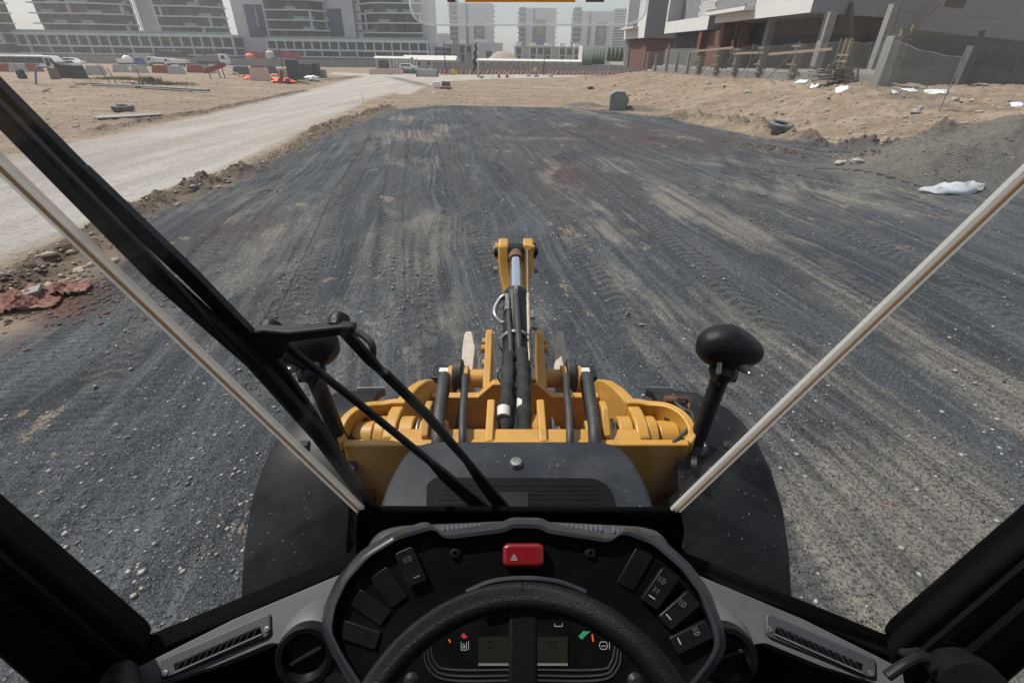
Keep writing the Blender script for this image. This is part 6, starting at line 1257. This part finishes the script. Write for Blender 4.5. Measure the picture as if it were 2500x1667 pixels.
def truck(label, px, py, s, cabm, bedm, flip=1, name='tipper_truck'):
    v, p = vroot(name, label, 'truck', px, py, 'trucks by the site wall'); f = flip; P_ = lambda a, b_: (p.x+f*a*s, p.y, p.z+b_*s)
    MB().prism([P_(1.9, .7), P_(3.8, .6), P_(3.85, 1.6), P_(3.5, 2.75), P_(2.0, 2.8)], (0, 2.4, 0)).build('cab', cabm, v, bevel=.08); MB().prism([(q[0], q[1]-.03, q[2]) for q in (P_(2.6, 1.7), P_(3.65, 1.65), P_(3.4, 2.5), P_(2.6, 2.5))], (0, .05, 0)).build('window', 'vehicle_glass', v)
    MB().prism([P_(-3.9, 1.15), P_(1.6, 1.15), P_(1.75, 2.5), P_(-4.0, 2.3)], (0, 2.4, 0)).build('tipper_body', bedm, v, bevel=.05); MB().prism([P_(-3.9, .75), P_(2.5, .75), P_(2.5, 1.1), P_(-3.9, 1.1)], (0, 2.2, 0)).build('chassis', 'black_steel', v)
    for a in (-3.0, -1.7, 2.9): wheel(v, (p.x+f*a*s, p.y+.05, p.z+.52*s), .52*s)
truck('white tipper truck with a grey bed by the orange excavator', 520, 164, 1.25, 'vehicle_white', 'far_wall'); truck('blue lorry with blue load bed near the red hoarding', 690, 162, 1.0, 'vehicle_blue', 'vehicle_blue', -1)
truck('white box lorry seen before the dark shed', 392, 163, .95, 'vehicle_white', 'vehicle_white', -1); truck('white flat lorry next to the box lorry', 430, 164, .85, 'vehicle_white', 'vehicle_white', -1)
truck('tanker lorry with blue chassis beside the small hut', 318, 163, .9, 'vehicle_blue', 'vehicle_white')
v, p = vroot('excavator', 'orange excavator with raised bent boom behind the tipper truck', 'excavator', 512, 159)
MB().box(p+Vector((4.5, 2, 2.0)), (3.0, 2.4, 1.4)).build('house', 'orange_plastic', v, bevel=.1); MB().beam(p+Vector((3.4, 2, 2.6)), p+Vector((.8, 2, 5.0)), .5, .6).build('boom', 'rust', v); MB().beam(p+Vector((.8, 2, 5.0)), p+Vector((-2.4, 2, 2.6)), .4, .5).build('stick', 'rust', v); MB().prism([p+Vector(q) for q in ((-2.9, 1.5, 2.7), (-2.0, 1.5, 2.4), (-2.3, 1.5, 1.5), (-3.1, 1.5, 1.7))], (0, 1, 0)).build('bucket', 'rust', v); MB().box(p+Vector((4.5, 2, .6)), (4, 2.6, 1.0)).build('tracks', 'rubber', v, bevel=.3)
x0, x1, z0, z1 = rect(368, 430, 122, 150, 200); single('dark_shed', MB().prism([(x0, 200, z0-1), (x1, 200, z0-1), (x1, 200, z1-.5), (x0+3, 200, z1)], (0, 8, 0)), 'net_dark', 'dark netted shed behind the box lorries', 'shed')
p = GF(345, 162); t = thing('site_hut', 'small pale hut with a dark doorway by the tanker', 'hut', p); MB().box(p+Vector((0, 1.5, 1.6)), (3.2, 3, 3.2)).build('wall', 'cabin_wall', t); MB().box(p+Vector((0, 1.5, 3.3)), (3.8, 3.6, .2)).build('roof', 'cabin_roof', t); MB().box(p+Vector((.3, -.04, 1.2)), (1.2, .06, 2.4)).build('door', 'tower_recess', t)
p = GF(305, 161); t = thing('storage_tank', 'white domed storage tank standing by the site wall', 'tank', p); MB().lathe(p+Vector((0, 2, 0)), (0, 0, 1), [(1.5, 0), (1.5, 1.5), (1.3, 2.2), (.8, 2.7), (0, 2.9)], 24).build('tank_body', 'vehicle_white', t); MB().cyl(p+Vector((0, 2, 2.8)), p+Vector((0, 2, 3.1)), .4).build('tank_hatch', 'zinc', t)
x0, x1, z0, z1 = rect(600, 652, 125, 147, 200); t = thing('red_hoarding', 'dark red panel hoarding below the blue poster', 'hoarding', (x0, 200, z0-1))
for k in range(5): slab(lerp(x0, x1, k/5), lerp(x0, x1, (k+1)/5)-.08, 200, 200.2, z0-1, z1-.25*(k % 2)).build('panel', 'red_barrier', t)
x0, x1, z0, z1 = rect(672, 735, 126, 146, 201); t = thing('red_hoarding', 'dark red panel hoarding behind the blue lorry', 'hoarding', (x0, 201, z0-1))
for k in range(5): slab(lerp(x0, x1, k/5), lerp(x0, x1, (k+1)/5)-.08, 201, 201.2, z0-1, z1-.25*(k % 2)).build('panel', 'red_barrier', t)
x0, x1, z0, z1 = rect(648, 667, 125, 147, 198); t = thing('water_tank', 'upright white water tank beside the red hoarding', 'tank', ((x0+x1)/2, 199.5, z0)); MB().lathe(((x0+x1)/2, 199.5, z0-1), (0, 0, 1), [((x1-x0)/2, 0), ((x1-x0)/2, z1-z0+.6), ((x1-x0)*.3, z1-z0+1), (0, z1-z0+1.1)], 20).build('tank_body', 'tower_wall', t); MB().lathe(((x0+x1)/2, 199.5, z1), (0, 0, 1), [((x1-x0)*.2, 0), ((x1-x0)*.2, .5), (0, .55)], 14).build('tank_lid', 'plaster_white', t)
p = GF(615, 160); single('orange_tank', MB().lathe(p, (0, 0, 1), [(1.4, 0), (1.5, 3.0), (1.1, 3.5), (.5, 3.7), (0, 3.75)], 20), 'orange_plastic', 'rounded orange tank before the red hoarding', 'tank')
# ---- barriers, blocks and litter on the sand to the left
def barrier(px, py, L, h, mats, label, group, rz=0):
    p = GF(px, py); r = thing('road_barrier', label, 'barrier', p, rz=rz, group=group, world=False)
    q = [(-.32, 0), (.32, 0), (.32, .12), (.16, .4), (.1, 1), (-.1, 1), (-.16, .4), (-.32, .12)]
    MB().loft([[Vector((-L/2, a, b_*h)) for a, b_ in q], [Vector((-L/2+.25*h, a, b_*h)) if b_ > .5 else Vector((-L/2, a, b_*h)) for a, b_ in q], [Vector((L/2-.25*h, a, b_*h)) if b_ > .5 else Vector((L/2, a, b_*h)) for a, b_ in q]][1:], cap=True).build('barrier_body', mats, r, bevel=.02)
    for sx in (-.3, .3): MB().box((L*sx, -.3, .06), (.35, .1, .12)).build('drain_slot', 'dark_room', r)
BG = 'concrete barriers along the site road'
for px, py, m_, l in ((237, 183, 'barrier_concrete', 'pale concrete barrier nearest to the dark net crate'), (298, 178, 'barrier_concrete', 'pale concrete barrier in front of the tanker'), (343, 179, 'barrier_concrete', 'pale concrete barrier before the small hut'), (394, 179, 'red_barrier', 'red-brown barrier in front of the box lorries'), (433, 181, 'barrier_concrete', 'pale concrete barrier between two red-brown ones'), (479, 179, 'red_barrier', 'red-brown barrier before the tipper truck tail'),
                     (509, 179, 'barrier_concrete', 'pale concrete barrier below the tipper truck'), (592, 183, 'grey_blocks', 'dark grey barrier beside the orange plastic heap'), (660, 182, 'grey_blocks', 'grey barrier behind the pink propped panel'), (12, 176, 'red_barrier', 'red-brown barrier under the coach tail'), (48, 177, 'barrier_concrete', 'pale low barrier under the coach middle'), (86, 176, 'red_barrier', 'red-brown barrier under the coach front wheel'), (632, 180, 'red_barrier', 'red barrier just behind the pink propped panel')):
    barrier(px, py, 3.2, 1.35, m_, l, BG, rz=.05*((px*7) % 5-2))
for px, py, w_, h, l in ((717, 196, 1.35, 2.3, 'tall dark stack of grey blocks at the left of its row'), (738, 195, 1.15, 2.15, 'second dark stack of grey blocks beside the widest one'), (756, 191, 1.2, 2.0, 'third dark stack of grey blocks behind the white sack'), (773, 191, 1.1, 2.15, 'last dark stack of grey blocks beside the pale crate')):
    p = G(px, py); r = thing('block_stack', l, 'block stack', p, group='pallet stacks of grey blocks'); n = 9
    for k in range(n):
        for j in range(2): MB().box(p+Vector((-w_/4+j*w_/2, .5, h*(k+.5)/n)), (w_/2-.02, 1.0, h/n-.015)).build('grey_block', 'grey_blocks', r)
p = G(789, 190); t = thing('pale_crate', 'pale slatted crate at the end of the grey block stacks', 'crate', p)
for k in range(6): MB().box(p+Vector((-.4+.16*k, 0, .6)), (.12, .06, 1.2)).build('slat', 'barrier_concrete', t)
MB().box(p+Vector((0, .4, .6)), (.95, .7, 1.1)).build('crate_body', 'barrier_concrete', t)
single('white_sack', MB().blob(G(765, 197, .25), (1.0, .6, .4), 5, 3, .3), 'white_sheet', 'crumpled white sack in front of the grey block stacks', 'sack')
p = G(636, 198); single('pink_panel', MB().prism([p+Vector(q) for q in ((-1.3, 0, 0), (1.35, 0, 0), (1.15, .15, 1.25), (.8, .2, 1.45), (-1.2, .2, 1.45))], (0, .15, 0)), 'pale_pink', 'pale pink panel propped among the orange plastic', 'panel')
OG = 'orange plastic fencing scraps'
rnd = random.Random(12)
for k, (px, py, l) in enumerate(((600, 190, 'flat orange mesh strip left of the pink panel'), (665, 196, 'crumpled orange mesh right of the pink panel'), (682, 200, 'orange mesh lying before the grey blocks'), (706, 201, 'thin orange strip beneath the block stacks'), (672, 186, 'orange mesh piled behind the pink panel'), (612, 194, 'orange strip at the foot of the pink panel'))):
    sheet(px, py, 2.0, 1.2, 60+k, l, 'orange_mesh', 'orange_plastic', .5, .2*k)
p = G(694, 203); single('red_trestle', MB().box(p+Vector((0, 0, .1)), (1.6, .5, .2)).box(p+Vector((-.2, .1, .75)), (.35, .2, 1.3), Euler((0, .25, 0)).to_matrix()).box(p+Vector((.5, 0, .3)), (.5, .3, .3)), 'red_barrier', 'red trestle foot with an upright among the orange scraps', 'trestle')
p = G(690, 195); single('white_barrel', MB().box(p+Vector((0, .6, .8)), (1.3, .8, 1.5)), 'barrier_concrete', 'pale square bin behind the red trestle', 'bin', bevel=.1)
p = G(533, 193); r = thing('red_board', 'red board propped on short legs at the top of a sand mound', 'board', p)
MB().prism([p+Vector(q) for q in ((-1.6, 0, .55), (1.2, 0, 1.35), (1.3, .1, 1.9), (-1.5, .1, 1.2))], (0, .12, 0)).build('board', 'red_barrier', r)
for a in (-1.0, .3, .9): MB().beam(p+Vector((a, .1, -.1)), p+Vector((a-.1, .1, 1.1+.2*a)), .1, .1, up=(0, 1, 0)).build('leg', 'timber_old', r)
single('steel_sheet', MB().beam(G(553, 183, .9), G(584, 186, .3), .5, .06), 'galv_post', 'bright thin metal sheet lying next to the red board', 'sheet metal')
for k, (xa, ya, xb, yb, r_) in enumerate(((222, 209, 512, 227, .1), (226, 212, 470, 228, .07))):
    pts = [G(lerp(xa, xb, i/16), lerp(ya, yb, i/16), r_*1.2+.08) for i in range(17)]; single('long_pipe', MB().tube(pts, r_, 8), 'grey_pipe', ('thick' if k == 0 else 'thin')+' long grey pipe lying across the sand left of the road', 'pipe')
p0 = G(88, 207); pts = smooth_path([p0, p0+Vector((.25, .1, .7)), p0+Vector((.5, .2, 1.4)), p0+Vector((.85, .3, 1.65)), p0+Vector((1.4, .4, 1.6))]); single('blue_pipe', MB().tube(pts, .1, 10), 'blue_pipe', 'bent blue pipe rising out of the sand mound', 'pipe')
x0, x1, z0, z1 = rect(150, 202, 152, 192, 62); p = G(170, 192); s_ = p.y/62; w_ = (x1-x0)*s_; h = (z1-z0)*s_
r = thing('net_crate', 'dark crate wrapped in black netting on the sand mound', 'crate', p); MB().prism([p+Vector(q) for q in ((-w_*.5, 0, -.1), (w_*.5, 0, -.1), (w_*.42, 0, h*.78), (-.1*w_, 0, h*.8), (-w_*.42, 0, h*.98), (-w_*.5, 0, h))], (0, 1.6, 0)).build('net_cover', 'net_dark', r)
for a in (-.35, -.05, .1): MB().beam(p+Vector((w_*a, -.05, 0)), p+Vector((w_*(a-.12), -.05, h*.95)), .06, .06, up=(0, 1, 0)).build('stay_pole', 'timber_old', r)
p = G(133, 194); single('brown_box', MB().prism([p+Vector(q) for q in ((-.5, 0, 0), (.5, 0, 0), (.3, 0, 1.3), (-.4, 0, 1.5))], (0, .6, 0)), 'timber_old', 'leaning brown timber box beside the blue pipe', 'box')
p = G(57, 193); single('dark_bag', MB().blob(p+Vector((0, 0, .4)), (.55, .4, .7), 9, 3, .3), 'net_dark', 'dark pointed bag at the foot of a stake', 'bag')
for px, py, h, ln, l in ((52, 190, 2.6, -.4, 'slim stake rising from the dark pointed bag'), (272, 208, 2.0, -.7, 'leaning stake behind the long pipes'), (288, 209, 1.7, -.5, 'thinner leaning stake next to the other by the pipes'), (352, 208, 1.6, -.3, 'bent stake near the green weeds')): stake(px, py, h, ln, l, .07)
for k, (px, py) in enumerate(((113, 226), (180, 214), (215, 205), (195, 206), (205, 208))):
    single('board_scrap', MB().box(G(px, py, .12), (1.0-.1*k, .35, .06), Euler((.1, -.35+.1*k, .4*k)).to_matrix()), 'timber_old' if k else 'barrier_concrete', ['pale tilted board lying alone on the sand', 'flat grey board between the dark crate and the pipes', 'grey scrap board at the start of the pipes', 'dark scrap board below the dark crate', 'small scrap board beside the pipe ends'][k], 'board', 'scrap boards on the sand')
single('white_slab', MB().prism([G(x, y, .05) for x, y in ((228, 290), (250, 286), (390, 281), (400, 284), (330, 289), (240, 294))], (0, 0, .06)), 'concrete', 'flat pale concrete strip lying in front of the left tyre', 'slab')
# weeds
def weeds(px, py, n, sx, sy, h, label):
    p = G(px, py); rnd = random.Random(px); mb = MB()
    for k in range(n):
        x, y = p.x+rnd.gauss(0, sx), p.y+rnd.gauss(0, sy); z = terr(x, y); a = rnd.random()*6.28; d = Vector((math.cos(a), math.sin(a), 0))*.05; t = Vector((x+rnd.gauss(0, .15), y, z+h*(.5+rnd.random()))); mb.add([Vector((x, y, z))-d, Vector((x, y, z))+d, t], [(0, 1, 2)])
    a = np.array(mb.v); o = mb.build('weeds', 'weed', None); tag(o, label, 'weeds', kind='stuff')
weeds(292, 194, 500, 2.2, .8, .35, 'dry green weeds growing on the sand by the stakes'); weeds(395, 206, 400, 2.0, .6, .3, 'green weeds growing in the hollow by the sand mound'); weeds(365, 200, 250, .6, .5, .5, 'dark green bush-like weeds beside the hollow')
# ---- middle distance on the right of the road
for k, (px, py, l) in enumerate(((918, 182, 'pink and white plastic barrier at the road junction end'), (942, 182, 'pink and white plastic barrier second in the junction row'), (966, 182, 'pink and white plastic barrier in front of the white car'))): barrier(px, py, 3.0, 1.1, 'pale_pink', l, 'pink barriers at the junction')
for k, (px, py, l) in enumerate(((995, 180, 'dark grey barrier below the white car'), (1015, 181, 'dark grey barrier between the white car and the concrete block'))): barrier(px, py, 2.2, .9, 'grey_blocks', l, 'dark barriers by the car')
p = GF(1043, 188); t = thing('concrete_barrier_block', 'large white concrete block with red ends at the junction', 'barrier', p); MB().prism([p+Vector(q) for q in ((-2.0, 0, 0), (2.0, 0, 0), (1.9, 0, 1.3), (-1.9, 0, 1.3))], (0, .8, 0)).build('block_body', 'barrier_concrete', t, bevel=.06)
for a in (-2.05, 2.05): MB().prism([p+Vector((a+d, -.1, zz)) for d, zz in ((-.18, 0), (.18, 0), (.06, .85), (-.06, .85))], (0, .3, 0)).build('end_marker', 'red_barrier', t)
def person(px, py, label):
    p = GF(px, py); me = bpy.data.meshes.new('person'); J = [(0, 0, .95), (0, 0, 1.2), (0, 0, 1.45), (0, 0, 1.58), (0, 0, 1.72), (-.2, 0, 1.42), (-.27, .02, 1.12), (-.22, -.12, .9), (.2, 0, 1.42), (.27, .02, 1.12), (.24, -.1, .88), (-.1, 0, .9), (-.12, -.05, .5), (-.13, .05, .08), (-.13, -.1, .04), (.1, 0, .9), (.12, .05, .5), (.14, .12, .08), (.14, -.03, .04)]
    E = [(0, 1), (1, 2), (2, 3), (3, 4), (2, 5), (5, 6), (6, 7), (2, 8), (8, 9), (9, 10), (0, 11), (11, 12), (12, 13), (13, 14), (0, 15), (15, 16), (16, 17), (17, 18)]; R_ = [.15, .15, .16, .065, .11, .075, .05, .04, .075, .05, .04, .1, .07, .05, .04, .1, .07, .05, .04]
    me.from_pydata(J, E, []); o = bpy.data.objects.new('person', me); COL.objects.link(o); sk_ = o.modifiers.new('skin', 'SKIN'); 
    for i, r_ in enumerate(R_): me.skin_vertices[0].data[i].radius = (r_, r_)
    me.skin_vertices[0].data[0].use_root = True; o.modifiers.new('sub', 'SUBSURF').levels = 1; bpy.context.view_layer.update()
    m2 = bpy.data.meshes.new_from_object(o.evaluated_get(bpy.context.evaluated_depsgraph_get())); bpy.data.objects.remove(o)
    for q in ('shirt', 'trousers', 'skin_dark'): m2.materials.append(M[q])
    for f in m2.polygons: z = f.center.z; f.material_index = 2 if z > 1.5 else (0 if z > .92 else 1); f.use_smooth = True
    o = bpy.data.objects.new('person', m2); COL.objects.link(o); o.location = p; o.scale = (1.15,)*3; o.rotation_euler = (0, 0, .6); tag(o, label, 'person')
    h_ = MB().blob((0, 0, 1.76), (.11, .12, .09), 3, 2, .05).build('hair', 'trousers', None); h_.parent = o
person(1042, 178, 'person in dark trousers and grey shirt standing by the large concrete block')
def pole(px, pt, pb, r, label, mats='grey_pipe', name='lamp_post', arm=False):
    p = GF(px, pb); h = WY(px, pt, p.y).z-p.z; t = thing(name, label, 'pole', p); MB().tube([p, p+Vector((0, 0, h))], [r, r*.6], 8).build('pole', mats, t)
    MB().box(p+Vector((0, 0, .2)), (r*5, r*5, .4)).build('foot', 'concrete', t)
    if arm: MB().beam(p+Vector((0, 0, h)), p+Vector((-1.4, 0, h+.15)), .1, .08).build('lamp_arm', mats, t)
    return t, p, h
pole(1088, 102, 182, .12, 'dark slim pole left of the flag', 'black_steel'); pole(1327, 112, 184, .12, 'dark slim pole before the terraced houses', 'black_steel'); pole(693, 120, 178, .12, 'dark slim pole behind the grey block stacks', 'black_steel'); pole(172, 92, 160, .1, 'thin grey pole rising behind the coach'); pole(1455, 120, 160, .07, 'short dark pole at the netting screens', 'black_steel')
t, p, h = pole(1168, 92, 188, .09, 'pale flagpole with a dark hanging flag', 'vehicle_white', 'flagpole'); vs = []; n = 14
for i in range(n+1):
    f = i/n; w_ = .35+.9*f*(1-f*.5); zz = p.z+h-.3-f*h*.74
    for j in range(4): vs.append((p.x-.1-w_*j/3-.25*f+.2*math.sin(i*1.7+j), p.y+.25*math.sin(i*1.1+j*2.2), zz-.25*j))
o = MB().add(vs, [(i*4+j, i*4+j+1, (i+1)*4+j+1, (i+1)*4+j) for i in range(n) for j in range(3)]).build('flag', 'flag_cloth', t); q = o.modifiers.new('t', 'SOLIDIFY'); q.thickness = .04
for k, (px, py) in enumerate(((1218, 190), (1238, 190))):
    p = GF(px, py); c = thing('traffic_cone', 'red traffic cone on the edge of the pale road near the flagpole', 'cone', p, group='two traffic cones'); MB().lathe(p, (0, 0, 1), [(.32, .06), (.2, .6), (.07, 1.25), (0, 1.27)], 14).build('cone_body', 'red_barrier', c); MB().box(p+Vector((0, 0, .04)), (.85, .85, .07)).build('cone_foot', 'rubber', c); MB().lathe(p, (0, 0, 1), [(.2, .62), (.15, .85)], 14).build('cone_band', 'label_white', c)
for px, pt, pb, w_, l in ((1306, 161, 182, 1.0, 'yellow oval sign on a short post before the panel wall'), (1107, 163, 172, 1.4, 'small yellow sign fixed before the panel wall near the pole')):
    p = GF(px, 184); hh = WY(px, pt, p.y).z-p.z; t = thing('yellow_sign', l, 'sign', p); MB().lathe(p+Vector((0, 0, hh-w_*.8)), (0, -1, 0), [(0, .05), (w_*.45, .05), (w_*.5, 0), (0, 0)], 20).build('sign_face', 'sign_yellow', t); MB().cyl(p+Vector((0, .05, 0)), p+Vector((0, .05, hh-w_*.5)), .06, n=6).build('sign_post', 'galv_post', t)
FGp = 'red and white fence panels below the grey panel wall'
for k in range(22):
    px = 1075+k*21; p = GF(px, 183.2 if px < 1330 else 184.5); t = thing('plastic_fence', 'low red and white plastic fence panel below the grey wall', 'fence', p, group=FGp); w_ = 2.5
    for j in range(3): MB().prism([p+Vector((-w_/2+a, 0, b_)) for a, b_ in ((j*w_/3+.05, .15), (j*w_/3+.45, .15), (j*w_/3+.75, .95), (j*w_/3+.35, .95))], (0, .08, 0)).build('stripe', 'label_white' if (k+j) % 2 else 'pale_pink', t)
    MB().box(p+Vector((0, .12, .55)), (w_, .06, .9)).build('board', 'red_barrier', t)
for k, (px, py, l) in enumerate(((1290, 187, 'small dark stone left of the yellow sign'), (1310, 188, 'small dark stone right of the yellow sign'), (1345, 188, 'small dark stone under the slim pole'), (1175, 191, 'dark heap of stones at the flagpole foot'))): single('stone', MB().blob(G(px, py, .15), (.5, .35, .35), 80+k, 2, .3), 'rock', l, 'stone', 'stones by the far road')
# earth heap behind the cabins
x0, x1, z0, z1 = rect(1178, 1262, 127, 148, 205); mbh = MB().lathe(((x0+x1)/2+1, 212, z0-2), (0, 0, 1), [(8.5, 0), (6.5, 1.9), (4.2, 3.6), (2.2, 4.9), (.6, (z1-z0)+2.2), (0, (z1-z0)+2.3)], 24); single('earth_heap', mbh, 'pebble_sand', 'brown cone-shaped earth heap rising behind the white cabin roof', 'heap')
# ---- dusty air
hz_m, N, L, b = newmat('dusty_air'); N.remove(b); pv_ = N.new('ShaderNodeVolumePrincipled'); pv_.inputs['Color'].default_value = (.98, .985, 1, 1); pv_.inputs['Density'].default_value = .0007; pv_.inputs['Anisotropy'].default_value = 0
L.new(pv_.outputs[0], N['Material Output'].inputs['Volume'])
hb_ = MB().box2((-420, -60, -8), (420, 540, 62)); o = hb_.build('haze', 'dusty_air', None); o['kind'] = 'stuff'; o['label'] = 'pale dusty air over the whole building site'; o.display_type = 'WIRE'
